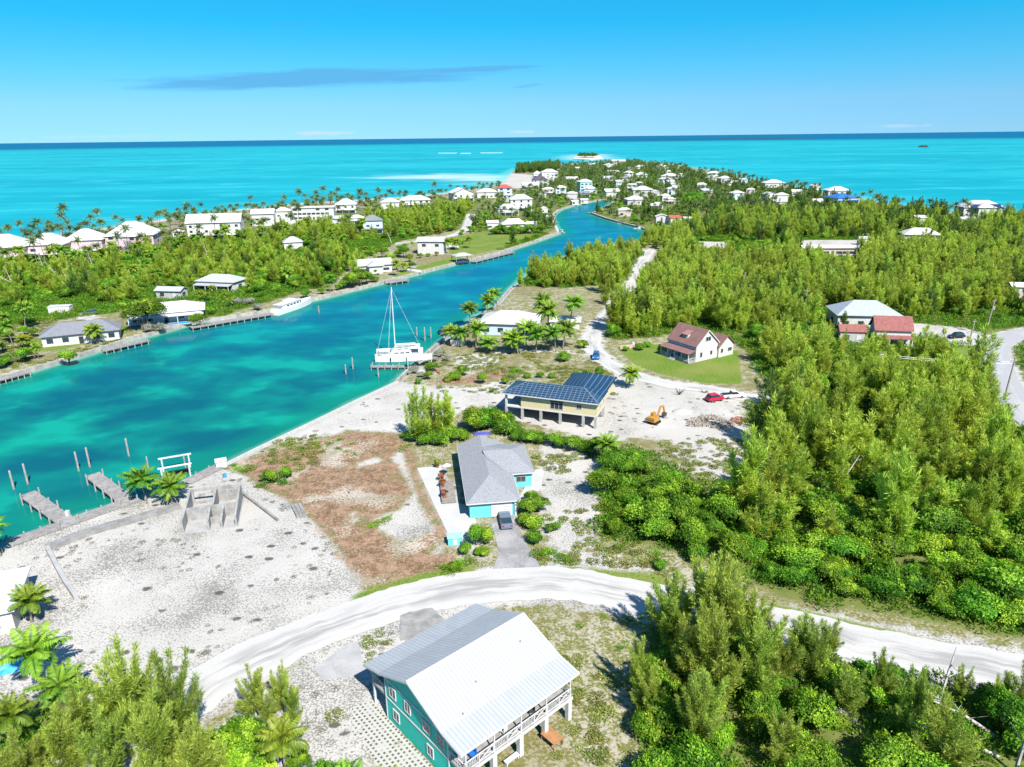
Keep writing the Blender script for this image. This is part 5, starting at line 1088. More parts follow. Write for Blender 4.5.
wall_line('garden_wall', [(620, 349), (640, 347.5)], .35, -.3, 1.0, plain('peach_wall', (.58, .42, .32), .8, .2), 'short peach garden wall at the top of the cottage lawn', 'wall')
# roofless ruin
RUINC = plain('pale_block_concrete', (.36, .355, .345), .85, .15, var=.2, scale=.7, bump=.3)
r_ = thing('concrete_ruin', (-49.1, 92.0, 0), math.radians(14.5), 'roofless grey concrete shell with four open rooms on the sand lot', 'ruin')
RW, RD, H1, H2 = 7.8, 9.4, 2.7, 2.2
def ruinwall(nm, a, b, z1, z2, th=.3, hole=None):
    m = MB(); a = Vector((*a, 0)); b = Vector((*b, 0)); d = b - a; L = d.length; u = d / L; n = Vector((-u.y, u.x, 0)) * th / 2
    def seg(s, e, lo0, lo1, h0, h1):
        p, q = a + u * s, a + u * e
        vs = [(*(p - n)[:2], lo0), (*(q - n)[:2], lo1), (*(q + n)[:2], lo1), (*(p + n)[:2], lo0), (*(p - n)[:2], h0), (*(q - n)[:2], h1), (*(q + n)[:2], h1), (*(p + n)[:2], h0)]
        m.add(vs, [(0, 3, 2, 1), (4, 5, 6, 7), (0, 1, 5, 4), (1, 2, 6, 5), (2, 3, 7, 6), (3, 0, 4, 7)])
    f = lambda s: z1 + (z2 - z1) * s / L
    if hole:
        s, e, lo, hi = hole; seg(0, s, 0, 0, f(0), f(s)); seg(s, e, hi, hi, f(s), f(e)); seg(e, L, 0, 0, f(e), f(L))
        if lo > 0: seg(s, e, 0, 0, lo, lo)
    else: seg(0, L, 0, 0, z1, z2)
    return m.build(nm, RUINC, r_)
ruinwall('wall', (0, RD), (RW * .52, RD), H1, H1, hole=(.6, 3.4, .5, 2.3)); ruinwall('wall', (RW * .52 + .01, RD), (RW, RD), H1, H1, hole=(1.2, 2.4, 1.5, 2.1))
ruinwall('wall', (.16, .4), (.16, RD - .16), 1.9, H1); ruinwall('wall', (RW - .16, .4), (RW - .16, RD - .16), 1.8, H1); ruinwall('wall', (.32, RD * .43), (RW - .32, RD * .43), H2, H2, hole=(2.9, 3.2, .2, 1.9))
ruinwall('wall', (RW * .52, RD * .43 + .16), (RW * .52, RD - .16), H2, H1); ruinwall('wall', (RW * .48, .3), (RW * .48, RD * .43 - .16), 1.6, H2); ruinwall('wall', (RW * .72, .3), (RW * .72, RD * .43 - .16), 1.5, 2.0); ruinwall('wall', (RW * .48 + .16, RD * .2), (RW * .72 - .16, RD * .2), 1.3, 1.3, .2)
MB().box(-.1, RW + .1, .2, RD + .1, -.2, .09).build('floor', CONC_LT, r_)
a = G(240, 492); b = G(278, 521); o = MB().beam((a.x, a.y, .25), (b.x, b.y, .18), .35).build('concrete_beam', CONC); tag(o, 'long thin grey concrete beam lying on the sand right of the ruin', 'beam')
t = thing('concrete_trough', G(299, 512), math.radians(118), 'grey slatted trough lying at the edge of the brown soil', 'trough')
MB().box(-2.0, 2.0, -.75, .75, 0, .5).build('body', CONC, t); MB().box(-2.0, 2.0, -.35, -.25, .502, .62).build('rib', WOOD, t); MB().box(-2.0, 2.0, .25, .35, .502, .62).build('rib', WOOD, t)
t = thing('rubble_pile', G(287, 508), .4, 'small mound of grey rubble beside the slatted trough', 'rubble pile')
def rubble(n, rx, ry, h, smin, smax, seed, mat):
    r = random.Random(seed); m = MB()
    for k in range(n):
        a = r.random() * 6.28; q = math.sqrt(r.random()); x, y = rx * q * math.cos(a), ry * q * math.sin(a); s_ = r.uniform(smin, smax); z = h * (1 - q) * r.random()
        m.M = Matrix.Translation((x, y, z)) @ Matrix.Rotation(r.random() * 3, 4, 'Z') @ Matrix.Rotation(r.uniform(-.6, .6), 4, 'X'); m.box(-s_, s_, -s_ * r.uniform(.3, 1), s_ * r.uniform(.3, 1), -s_ * .4, s_ * .4)
    m.M = Matrix.Identity(4); return m
o = rubble(60, 1.4, 1.0, .5, .1, .32, 3, CONC).build('stones', CONC, t)
t = thing('blue_barrel', G(225, 477.5), 0, 'small blue barrel on the sand behind the ruin', 'barrel'); MB().tube([(0, 0, 0), (0, 0, .35), (0, 0, .75)], [.3, .34, .3], 10).build('body', plain('barrel_blue', (.03, .32, .62)), t)

# ------------------------------------------------------------------ boats
GEL = plain('white_gelcoat', (.78, .78, .78), .25, .5, var=.03); NAVY = plain('navy_cover', (.04, .07, .16), .7, .2); GREYBOAT = plain('grey_gelcoat', (.4, .41, .43), .4, .4)
def hull(L, B, H, draft=.35, y=0.0, mat=None, sheer=.25, n=14):
    m = MB(); vs = []; fs = []
    for i in range(n + 1):
        u = i / n; x = L / 2 - L * u; w = B / 2 * (math.sin(min(1, (1 - u) * 1.9) * math.pi / 2) ** .7 if u > .45 else (1 - .12 * (1 - u / .45))) + .02; zt = H + sheer * u ** 2
        vs += [(x, y - w, zt), (x, y - w * .86, 0), (x, y, -draft * (1 - u ** 3)), (x, y + w * .86, 0), (x, y + w, zt)]
    for i in range(n):
        for j in range(4): fs.append((i * 5 + j, i * 5 + j + 1, i * 5 + 6 + j, i * 5 + 5 + j))
        fs.append((i * 5 + 4, i * 5, i * 5 + 5, i * 5 + 9))
    fs.append((0, 4, 3, 2, 1)); fs.append(tuple(n * 5 + j for j in range(5))); return m.add(vs, fs)
# catamaran: local -x is the bow
pa = G(378.5, 361, -.95); pb = G(424, 359, -.95); cc = (pa + pb) / 2
ct = thing('sailing_catamaran', (cc.x - .7, cc.y + 1.8, -.95), math.radians(6), 'white sailing catamaran with a tall bare mast moored at the near bank', 'catamaran')
for s_, nm in ((-1, 'hull'), (1, 'hull')): hull(12.6, 1.8, 1.85, .4, s_ * 2.45).build('hull', GEL, ct, smooth=False)
MB().box(-2.6, 5.6, -1.9, 1.9, .85, 1.62).build('bridge_deck', GEL, ct)
m = MB(); pl = [(-2.9, -2.2), (-1.6, -2.7), (3.4, -2.7), (3.4, 2.7), (-1.6, 2.7), (-2.9, 2.2)]
top_ = [(-1.4, -1.7), (-.9, -2.1), (3.2, -2.2), (3.2, 2.2), (-.9, 2.1), (-1.4, 1.7)]
m.add([(x, y, 1.624) for x, y in pl] + [(x, y, 2.75) for x, y in top_], [tuple(range(5, -1, -1)), tuple(range(6, 12))] + [(i, (i + 1) % 6, (i + 1) % 6 + 6, i + 6) for i in range(6)]); cb = m.build('cabin', GEL, ct)
for s_ in (-1, 1):
    for x in (-.6, .9, 2.3): MB().box(x - .55, x + .55, s_ * 2.50 - .03, s_ * 2.50 + .03, 1.95, 2.35).build('window', GLASS, cb)
for y in (-1.1, 0, 1.1): MB().box(-2.35, -2.15, y - .45, y + .45, 1.95, 2.3).build('window', GLASS, cb)
for x, y in ((.2, -1.0), (.2, 1.0), (1.9, -1.0), (1.9, 1.0)): MB().box(x - .55, x + .55, y - .35, y + .35, 2.752, 2.80).build('hatch', GLASS, cb)
MB().box(3.0, 5.6, -2.4, 2.4, 3.1, 3.2).build('bimini', WHITE, ct)
for x in (3.3, 5.4):
    for y in (-2.2, 2.2): MB().beam((x, y, 1.6), (x, y, 3.1), .06).build('bimini_leg', STEEL, ct)
ms = MB().tube([(-1.0, 0, 2.7), (-1.0, 0, 19.4)], [.13, .09], 8).build('mast', plain('white_mast', (.8, .8, .8), .4), ct)
for z, w in ((8.2, 1.0), (13.0, .8)): MB().beam((-1.0, -w, z), (-1.0, w, z), .09).build('spreader', WHITE, ms)
MB().tube([(-1.0, 0, 3.6), (4.6, 0, 3.7)], .14, 8).build('boom', WHITE, ct); MB().tube([(-.8, 0, 3.85), (4.4, 0, 3.95)], .2, 8).build('sail_bag', plain('white_canvas', (.7, .7, .7), .8), ct)
m = MB()
for q_ in ((-5.9, 0, 1.7), (-2.9, -2.9, 1.6), (-2.9, 2.9, 1.6), (5.6, 0, 3.2)): m.tube([q_, (-1.0, 0, 19.0)], .026, 4)
m.build('stays', plain('bright_rigging', (.7, .72, .74), .4), ct)
MB().beam((-5.7, -2.4, 1.62), (-5.7, 2.4, 1.62), .16).build('crossbeam', STEEL, ct); MB().box(-5.6, -2.95, -1.6, 1.6, 1.45, 1.47).build('trampoline', plain('net', (.25, .25, .26)), ct)
for x in (-2.2, 2.0): MB().tube([(x, -3.42, .3), (x, -3.42, 1.15)], .17, 8).build('fender', BLACK, ct)
railing('guard_rail', ct, [(-5.4, -2.9, 1.75), (0, -3.2, 1.6), (5.4, -3.1, 1.55)], STEEL, .6, False, 2.0)
t = thing('dock_canopy', G(420, 366), math.radians(8), 'white canopy roof at the stern of the catamaran beside grey rocks', 'canopy')
m = MB(); m.sheet([(-3.2, -1.6, 2.2), (3.2, -1.6, 2.2), (3.2, 1.6, 2.7), (-3.2, 1.6, 2.7)], .12); m.build('roof', WHITE, t)
for x in (-3, 3):
    for y in (-1.4, 1.4): MB().box(x - .07, x + .07, y - .07, y + .07, -1, 2.15).build('post', WHITE, t)
t = thing('dock_box', G(420, 372), math.radians(10), 'white dock box under the canopy beside the catamaran', 'dock box'); MB().box(-1.4, 1.4, -.5, .5, 0, .9).build('body', WHITE_WALL, t); MB().box(-1.5, 1.5, -.55, .55, .902, 1.0).build('lid', CONC_LT, t)
t = thing('utility_cabinet', G(458, 345), math.radians(-6), 'white cabinet with dark side among the palms at the canal edge', 'cabinet'); MB().box(-1.9, 1.9, -1, 1, 0, 1.7).build('body', WHITE, t); MB().box(-2.8, -1.92, -1, 1, 0, 1.5).build('side_unit', BLACK, t)
t = thing('garden_parasol', G(486, 346), 0, 'white flat sun shade by the palms of the pale blue house', 'parasol'); MB().tube([(0, 0, 0), (0, 0, 2.2)], .05, 6).build('pole', STEEL, t); m = MB(); hip(m, -1.8, 1.8, -1.2, 1.2, 2.2, 2.6, .06); m.build('canopy', WHITE, t)
# motor yacht at the left bank
pa = G(274, 316, -.95); pb = G(311, 303, -.95); d = pa - pb; L = d.length
yt = thing('motor_yacht', ((pa.x + pb.x) / 2, (pa.y + pb.y) / 2 + 1.0, -.95), math.atan2(d.y, d.x), 'white motor yacht with dark cabin windows lying at the left bank dock', 'yacht')
hull(L, 4.4, 1.6, .5, 0, sheer=.7).build('hull', GEL, yt)
m = MB(); m.box(-1.5, L * .38, -1.7, 1.7, 1.62, 3.0); cb = m.build('cabin', GEL, yt)
for s_ in (-1, 1):
    for k in range(4): MB().box(-.9 + k * 1.8, .3 + k * 1.8, s_ * 1.71 - .02, s_ * 1.71 + .02, 2.1, 2.6).build('window', GLASS, cb)
MB().box(-2.2, L * .42, -1.9, 1.9, 3.002, 3.15).build('roof', WHITE, yt); MB().box(.5, 4.0, -1.2, 1.2, 3.152, 3.9).build('flybridge', GEL, yt)
MB().box(-2.3, -1.52, -1.5, 1.5, 1.9, 2.8).build('windscreen', GLASS, yt)
def small_boat(px, py, L, rz, label, mat=GEL, cover=None, z=-.95, cat='boat'):
    p = G(px, py, z); t = thing('small_boat', (p.x, p.y, z), math.radians(rz), label, cat); hull(L, L * .34, .6, .25, 0, sheer=.2).build('hull', mat, t)
    MB().box(-L * .05, L * .14, -.35, .35, .6, 1.35).build('console', cover or WHITE, t); MB().box(-L * .12, L * .2, -.7, .7, 1.9, 1.98).build('top', cover or WHITE, t)
    for sx in (-L * .1, L * .18):
        for sy in (-.6, .6): MB().beam((sx, sy, .6), (sx, sy, 1.9), .05).build('top_leg', STEEL, t)
    MB().box(L * .47, L * .47 + .4, -.2, .2, .1, 1.1).build('outboard', BLACK, t); return t
small_boat(414, 271.5, 8, 150, 'small white motor boat on the bank right of the glass fronted house', z=.1)
small_boat(451, 247.5, 8, 176, 'white boat on a trailer right of the white cube house', z=.5)
small_boat(592, 213.5, 9, 120, 'white boat moored at the end of the right quay', GEL)
small_boat(622, 224, 7, 160, 'small grey boat moored along the right quay', GREYBOAT, NAVY)
small_boat(640, 229, 8, 160, 'white boat moored at the near end of the right quay', GEL)
small_boat(562, 233, 8, 110, 'grey boat tied at the left bank bend of the canal', GREYBOAT)
small_boat(442, 334, 6, 100, 'dark skiff tied at the canal edge behind the palms', NAVY, NAVY)
t = thing('covered_boat_lift', G(462, 263, -.9), math.radians(28), 'covered boat lift with pale roof standing in the canal by the far left bank', 'boat lift'); t.location.z = 0
m = MB(); hip(m, -4.5, 4.5, -3, 3, 2.9, 4.0); m.build('roof', ROOFS['lg'], t)
for x in (-4, 4):
    for y in (-2.6, 2.6): MB().tube([(x, y, -3), (x, y, 2.75)], .18, 6).build('post', PILE, t)
small_boat(462, 263, 7, 28, 'dark boat hanging under the covered boat lift', NAVY, NAVY, -.3)

# ------------------------------------------------------------------ vehicles
def car(px, py, rz, paint, label, kind='sedan', L=4.5, cat='car', name='parked_car'):
    p = G(px, py); t = thing(name, (p.x, p.y, .03), rz, label, cat); Wd = 1.8; h = L / 2
    low = [(-h, .32), (-h, .72), (-h + .15, .82), (-h * .45, .95), (h * .55, .98), (h - .1, .92), (h, .70), (h, .32)]     # +x rear
    m = MB(); n = len(low)
    def loft(prof, w0, w1, zc):
        k = len(prof); vs = [(x, -(w0 if z < zc else w1) / 2, z) for x, z in prof] + [(x, (w0 if z < zc else w1) / 2, z) for x, z in prof]
        return vs, [tuple(range(k - 1, -1, -1)), tuple(range(k, 2 * k))] + [(i, (i + 1) % k, (i + 1) % k + k, i + k) for i in range(k)]
    m.add(*loft(low, Wd, Wd - .12, .8)); bd = m.build('body', paint, t)
    if kind == 'pickup': cab = [(-h * .42, .94), (-h * .18, 1.55), (h * .18, 1.58), (h * .22, .96)]
    elif kind == 'suv': cab = [(-h * .48, .94), (-h * .20, 1.55), (h * .72, 1.58), (h * .92, .94)]
    else: cab = [(-h * .48, .94), (-h * .15, 1.42), (h * .38, 1.43), (h * .80, .95)]
    m = MB(); m.add(*loft(cab, Wd - .16, Wd - .42, 1.2)); cb = m.build('cabin_glass', GLASS, t)
    m = MB(); xs = [c[0] for c in cab]; zt = cab[1][1]; m.box(xs[1] - .05, xs[2] + .05, -(Wd - .40) / 2, (Wd - .40) / 2, zt - .03, zt + .05); m.build('roof_panel', paint, t)
    if kind == 'pickup': m = MB(); m.box(h * .28, h * .95, -.7, .7, .965, .99); m.build('bed', BLACK, t)
    for sx in (-h * .62, h * .60):
        for sy in (-1, 1):
            m = MB(); m.tube([(sx, sy * .72, .32), (sx, sy * .93, .32)], .33, 12); w = m.build('wheel', BLACK, t); m = MB(); m.tube([(sx, sy * .932, .32), (sx, sy * .95, .32)], .19, 8); m.build('rim', STEEL, w)
    for sy in (-.62, .62):
        MB().box(-h - .02, -h + .06, sy - .2, sy + .2, .62, .76).build('headlight', WHITE, t); MB().box(h - .06, h + .02, sy - .2, sy + .2, .66, .82).build('tail_light', plain('red_lens', (.4, .02, .02), .3, .5), t)
    return t
def paint(n, c): return plain(n, c, .22, .6, var=.04)
car(505.5, 523, math.radians(97 + 180) + .0, paint('slate_blue_paint', (.13, .19, .26)), 'slate blue saloon car parked on the concrete driveway')
car(714.5, 400.5, math.radians(200), paint('red_paint', (.55, .012, .05)), 'red car parked on the white sand', 'suv', 3.9)
car(733, 397.5, math.radians(188), paint('white_paint_car', (.75, .75, .76)), 'white pickup truck parked beside the red car', 'pickup', 5.3, 'pickup truck', 'pickup_truck')
car(596, 358, math.radians(80), paint('blue_paint', (.03, .14, .36)), 'blue car parked by the bend of the gravel lane', 'suv', 4.2)
car(956, 338, math.radians(10), paint('black_paint', (.02, .02, .025)), 'black car parked on the side street by the pines', 'suv', 4.4)
car(90, 314.5, math.radians(30), paint('grey_paint', (.10, .12, .14)), 'dark grey car behind the slate grey bungalow', 'suv', 4.6)
# excavator
YEL = plain('orange_yellow_paint', (.48, .25, .05), .45, .4, var=.12)
e = thing('excavator', G(654, 423), math.radians(48), 'orange excavator with raised arm and bucket on the white sand', 'excavator')
for s_ in (-1, 1):
    m = MB(); pr = [(-1.5, .25), (-1.2, 0), (1.2, 0), (1.5, .25), (1.5, .5), (1.2, .75), (-1.2, .75), (-1.5, .5)]; k = len(pr)
    m.add([(x, s_ * 1.0 - .25, z) for x, z in pr] + [(x, s_ * 1.0 + .25, z) for x, z in pr], [tuple(range(k - 1, -1, -1)), tuple(range(k, 2 * k))] + [(i, (i + 1) % k, (i + 1) % k + k, i + k) for i in range(k)]); m.build('track', BLACK, e)
MB().box(-.9, .9, -.74, .74, .35, .85).build('chassis', YEL, e); MB().box(-1.9, 1.2, -1.15, 1.15, .86, 1.5).build('house', YEL, e); MB().box(-2.0, -.5, -1.1, 1.1, 1.502, 2.1).build('counterweight', YEL, e)
m = MB(); m.box(-.2, 1.15, .2, 1.1, 1.502, 2.75); cb = m.build('cab', YEL, e); MB().box(-.1, 1.2, .26, 1.04, 1.85, 2.6).build('window', GLASS, cb)
m = MB(); m.beam((.9, -.2, 1.3), (2.6, -.2, 3.9), .42, .5).beam((2.6, -.2, 3.9), (4.2, -.2, 3.7), .38, .42); m.build('boom', YEL, e); MB().beam((4.1, -.2, 3.8), (4.9, -.2, 1.7), .3, .34).build('arm', YEL, e)
m = MB(); m.beam((1.3, .02, 1.6), (2.4, .02, 3.2), .12); m.build('hydraulic_ram', STEEL, e)
m = MB(); m.add([(4.7, -.75, 1.7), (5.3, -.75, 1.6), (5.2, -.75, .8), (4.5, -.75, .6), (4.2, -.75, 1.0), (4.7, .35, 1.7), (5.3, .35, 1.6), (5.2, .35, .8), (4.5, .35, .6), (4.2, .35, 1.0)], [(0, 1, 2, 3, 4), (9, 8, 7, 6, 5), (0, 5, 6, 1), (2, 7, 8, 3), (3, 8, 9, 4), (4, 9, 5, 0), (1, 6, 7, 2)]); m.build('bucket', plain('rusty_steel', (.10, .06, .05)), e)
e.scale = (.76, .76, .76)
BRK = plain('broken_masonry', (.40, .35, .30), .9, .1, var=.4, scale=3)
for px, py, rx, ry, n_, lab, s_ in ((705, 421, 4.4, 2.4, 200, 'heap of broken branches and masonry right of the excavator', .45), (724, 425, 2.6, 1.6, 90, 'smaller heap of rubble at the right end of the broken branches', .35), (739, 421, 2.2, 1.6, 60, 'reddish brown rubble heap in front of the pines by the white sand', .4)):
    t = thing('rubble_pile', G(px, py), .5, lab, 'rubble pile'); rubble(n_, rx, ry, 1.0, .1, s_, n_, None).build('stones', BRK if px != 739 else plain('red_rubble', (.36, .15, .11), .9, .1, var=.3), t)
    m = MB(); r = random.Random(px)
    for k in range(40 if px < 730 else 6): a = r.random() * 6.28; x, y = r.uniform(-rx, rx), r.uniform(-ry, ry) * .8; m.tube([(x, y, .1), (x + r.uniform(-1.4, 1.4), y + r.uniform(-1, 1), r.uniform(.3, 1.3))], [.06, .02], 4)
    m.build('branches', DEADWOOD, t)
t = thing('sand_heap', G(682, 412), 0, 'smooth heap of white sand right of the excavator bucket', 'sand heap')
m = MB(); vs = []; fs = []; r = random.Random(5)
for i in range(7):
    for j in range(18): a = j / 18 * 6.283; q_ = i / 6; vs.append((2.3 * (1 - q_) * math.cos(a) * r.uniform(.9, 1.1), 1.7 * (1 - q_) * math.sin(a) * r.uniform(.9, 1.1), .8 * (math.sin(q_ * 1.57)) ** 1.1 - .05))
for i in range(6):
    for j in range(18): fs.append((i * 18 + j, i * 18 + (j + 1) % 18, (i + 1) * 18 + (j + 1) % 18, (i + 1) * 18 + j))
m.add(vs, fs).build('mound', plain('heap_sand', (.50, .48, .45), .9, .1, var=.12), t, smooth=True)
t = thing('dead_shrub', G(679.5, 395), 0, 'small grey dead shrub on the white sand between lane and red car', 'dead shrub'); m = MB(); r = random.Random(8)
for k in range(22): a = r.random() * 6.28; m.tube([(0, 0, 0), (r.uniform(.2, .6) * math.cos(a), r.uniform(.2, .6) * math.sin(a), .6), (1.3 * math.cos(a), 1.0 * math.sin(a), r.uniform(.6, 1.7))], [.06, .04, .01], 4)
m.build('branches', BARK, t)
t = thing('dead_shrub', G(704, 392.5), 0, 'low dead twigs on the white sand just left of the red car', 'dead shrub'); m = MB()
for k in range(14): a = r.random() * 6.28; m.tube([(0, 0, 0), (1.1 * math.cos(a), .9 * math.sin(a), r.uniform(.3, .8))], [.05, .01], 4)
m.build('branches', BARK, t)
# blue tarp and things near the edges
TARP = plain('blue_tarp', (.02, .33, .62), .5, .4, var=.15)
t = thing('covered_heap', G(8, 668), .3, 'heap under a bright blue tarp at the left picture edge', 'tarp'); m = MB(); vs = []; fs = []
for i in range(6):
    for j in range(14): a = j / 14 * 6.283; q_ = i / 5; vs.append((2.3 * (1 - q_) * math.cos(a) * r.uniform(.85, 1.15), 1.3 * (1 - q_) * math.sin(a) * r.uniform(.85, 1.15), 1.0 * math.sin(q_ * 1.57) ** .6 + r.uniform(-.05, .08)))
for i in range(5):
    for j in range(14): fs.append((i * 14 + j, i * 14 + (j + 1) % 14, (i + 1) * 14 + (j + 1) % 14, (i + 1) * 14 + j))
m.add(vs, fs).build('sheet', TARP, t)
t = thing('blue_tarp', G(482, 434), .12, 'flat violet blue tarp behind the aqua bungalow by the hedge', 'tarp'); MB().box(-1.7, 1.7, -.5, .5, 0, .22).build('sheet', plain('violet_tarp', (.10, .12, .5), .5, .3), t)
t = thing('orange_kayak', G(438.5, 373), 1.9, 'short orange kayak standing among shrubs near the catamaran canopy', 'kayak'); hull(2.6, .6, .3, .1, 0).build('hull', plain('orange_plastic', (.70, .12, .03), .4, .4), t); MB().box(-.4, .3, -.2, .2, .301, .34).build('seat', BLACK, t)
t = thing('turquoise_boat_cover', G(433, 367), 1.4, 'small turquoise box by the white path behind the catamaran canopy', 'box'); MB().box(-.5, .5, -.3, .3, 0, .8).build('body', plain('turquoise_plastic', (.08, .55, .55)), t); MB().box(-.55, .55, -.35, .35, .802, .9).build('lid', WHITE, t)
for px, py, lab in ((633, 346, 'white barrel at the hedge above the peach wall, left of two'), (650, 345.5, 'white barrel at the hedge above the peach wall, right of two')):
    t = thing('white_barrel', G(px, py), 0, lab, 'barrel'); MB().tube([(0, 0, 0), (0, 0, .5), (0, 0, 1.1)], [.4, .45, .4], 9).build('body', WHITE, t)
# utility poles
def pole(px, py, h, label, lean=0.0, tr=False):
    p = G(px, py); t = thing('utility_pole', p, .3, label, 'utility pole', 'utility poles in the pine wood'); MB().tube([(0, 0, -.5), (lean * .5, 0, h * .5), (lean, 0, h)], [.22, .18, .13], 7).build('post', plain('pole_wood', (.36, .33, .29), .9, .1), t)
    MB().beam((lean - .9, 0, h - .6), (lean + .9, 0, h - .6), .12).build('crossarm', WOOD, t)
    if tr: MB().tube([(lean * .8 + .4, 0, h - 3.2), (lean * .8 + .4, 0, h - 2.2)], .34, 8).build('transformer', CONC_LT, t)
    return t
pole(985, 335, 10.5, 'utility pole with a transformer at the pine edge above the street', .9, True); pole(1004, 400, 9.5, 'utility pole beside the paved street at the right', .5); pole(873, 391, 9.0, 'pale utility pole among the pines below the rose roofed house', .4); pole(969, 344, 7.0, 'thin utility pole on the grass by the side street', .3); pole(803, 320, 10, 'utility pole in the pines left of the silver roof', .2)
t = thing('power_line', (0, 0, 0), 0, 'thin overhead wires sagging between the pale pole and the street pole', 'power line')
A = G(873, 391); B = G(1004, 400)
for k, dz in enumerate((8.4, 8.0)):
    pts = [Vector((A.x + (B.x - A.x) * s_, A.y + (B.y - A.y) * s_, dz + .3 - 1.1 * 4 * s_ * (1 - s_) * .4)) for s_ in np.linspace(0, 1, 13)]; MB().tube(pts, .035, 3).build('wire', STEEL, t)
# dead trees with bleached trunks
def dead_tree(px, py, h, lean, label, seed, group='bleached dead trees in the woods'):
    r = random.Random(seed); p = G(px, py); t = thing('dead_tree', p, 0, label, 'dead tree', group); m = MB(); lx, ly = lean
    m.tube([(0, 0, -.3), (lx * .4, ly * .4, h * .45), (lx, ly, h)], [.19, .14, .04], 6); o = m.build('trunk', DEADWOOD, t); m = MB()
    for k in range(6): u = r.uniform(.35, .9); b0 = Vector((lx * u, ly * u, h * u)); a = r.random() * 6.28; m.tube([b0, b0 + Vector((math.cos(a) * 1.6, math.sin(a) * 1.6, r.uniform(-.2, 1.4)))], [.06, .012], 4)
    m.build('branches', DEADWOOD, t); return t
for i, (px, py, h, lx, ly, lab) in enumerate(((69, 291, 11, -8, 2, 'long bleached trunk leaning left below the second pink villa'), (74, 288, 7, -4, 1, 'shorter bleached trunk right of the long leaning one'), (27, 292, 9, -12, -2, 'bleached trunk lying low at the left edge of the wood'), (16, 291, 9, -3, 1, 'bleached trunk crossing the low one at the left edge'), (45, 272, 8, -2, 1, 'pale dead trunk below the gap between the first two villas'), (83, 284, 5, -4, 0, 'short bleached trunk rightmost of the leaning group'),
        (94, 270, 9, -1.5, 0, 'upright bleached trunk below the largest pink villa'), (209, 262, 10, -1.5, 0, 'upright dead trunk below the three storey white building, left of two'), (225, 266, 8, .6, 0, 'upright dead trunk below the three storey white building, right of two'), (257, 250, 9, -1, 0, 'dead trunk in the wood below the white two storey beach house'), (392, 244, 8, -3, 0, 'pale dead tree above the sandy track on the left bank'), (432, 222, 8, .4, 0, 'pale dead tree in the bright green scrub left of the white driveway'),
        (742, 296, 9, .3, 0, 'bare pale trunk standing in the pine wood, left of two'), (750, 296, 8, .2, 0, 'bare pale trunk standing in the pine wood, right of two'), (836, 492, 6, 3.4, 1, 'short bleached trunk leaning right in the pine wood above the road'), (665, 315, 8, -1.5, 0, 'thin pale dead tree in the pines right of the lane'),
        (938, 706, 6, 1.6, 1.5, 'pale broken trunk standing in the thicket below the road'), (1004, 757, 3.5, -9, 1.0, 'long bleached fallen trunk in the bottom right thicket'), (1000, 736, 4, -8, 1.5, 'upper bleached fallen trunk in the bottom right thicket'), (1014, 775, 8, 1.2, 1, 'upright bleached trunk in the bottom right corner'), (980, 775, 3, -4, -.5, 'lowest bleached fallen trunk in the bottom right thicket'), (930, 730, 4, .8, .6, 'thin pale stump in the thicket right of the shrubs'))):
    dead_tree(px, py, h, (lx, ly), lab, 400 + i)
# ------------------------------------------------------------------ planting
def inpoly(P, px): return sdf(P, Gn(px)) > 0
def project(x, y, z=0):
    v = Vector((x, y, z - CAM_H)); d = v.dot(VF)
    return (W / 2 + FPX * v.dot(VR) / d, HH / 2 - FPX * v.dot(VU) / d, d)
rp = random.Random(77)
OPEN = []; OPEN_P = [[(950, 338), (1070, 335), (1070, 440), (1018, 440), (990, 420), (965, 380)], [(902, 322), (995, 325), (995, 396), (955, 394), (908, 372)], [(690, 238), (740, 240), (782, 250), (784, 270), (704, 270)], [(700, 385), (770, 378), (778, 440), (700, 445)], [(660, 248), (650, 262), (632, 292), (612, 318), (622, 326), (640, 300), (662, 264)]]
PLANTS = []          # proto, x, y, scale, turn, label, group
def put(p, px, py, sc, label, group): g_ = G(px, py); PLANTS.append((p, g_.x, g_.y, sc, rp.random() * 6.28, label, group))
NEAR_KEEP = [(-2.97 + 0, 106.5, 13.0), (7.4, 138, 13.5), (43, 173, 10), (-2, 60, 14), (-44, 95, 9)]
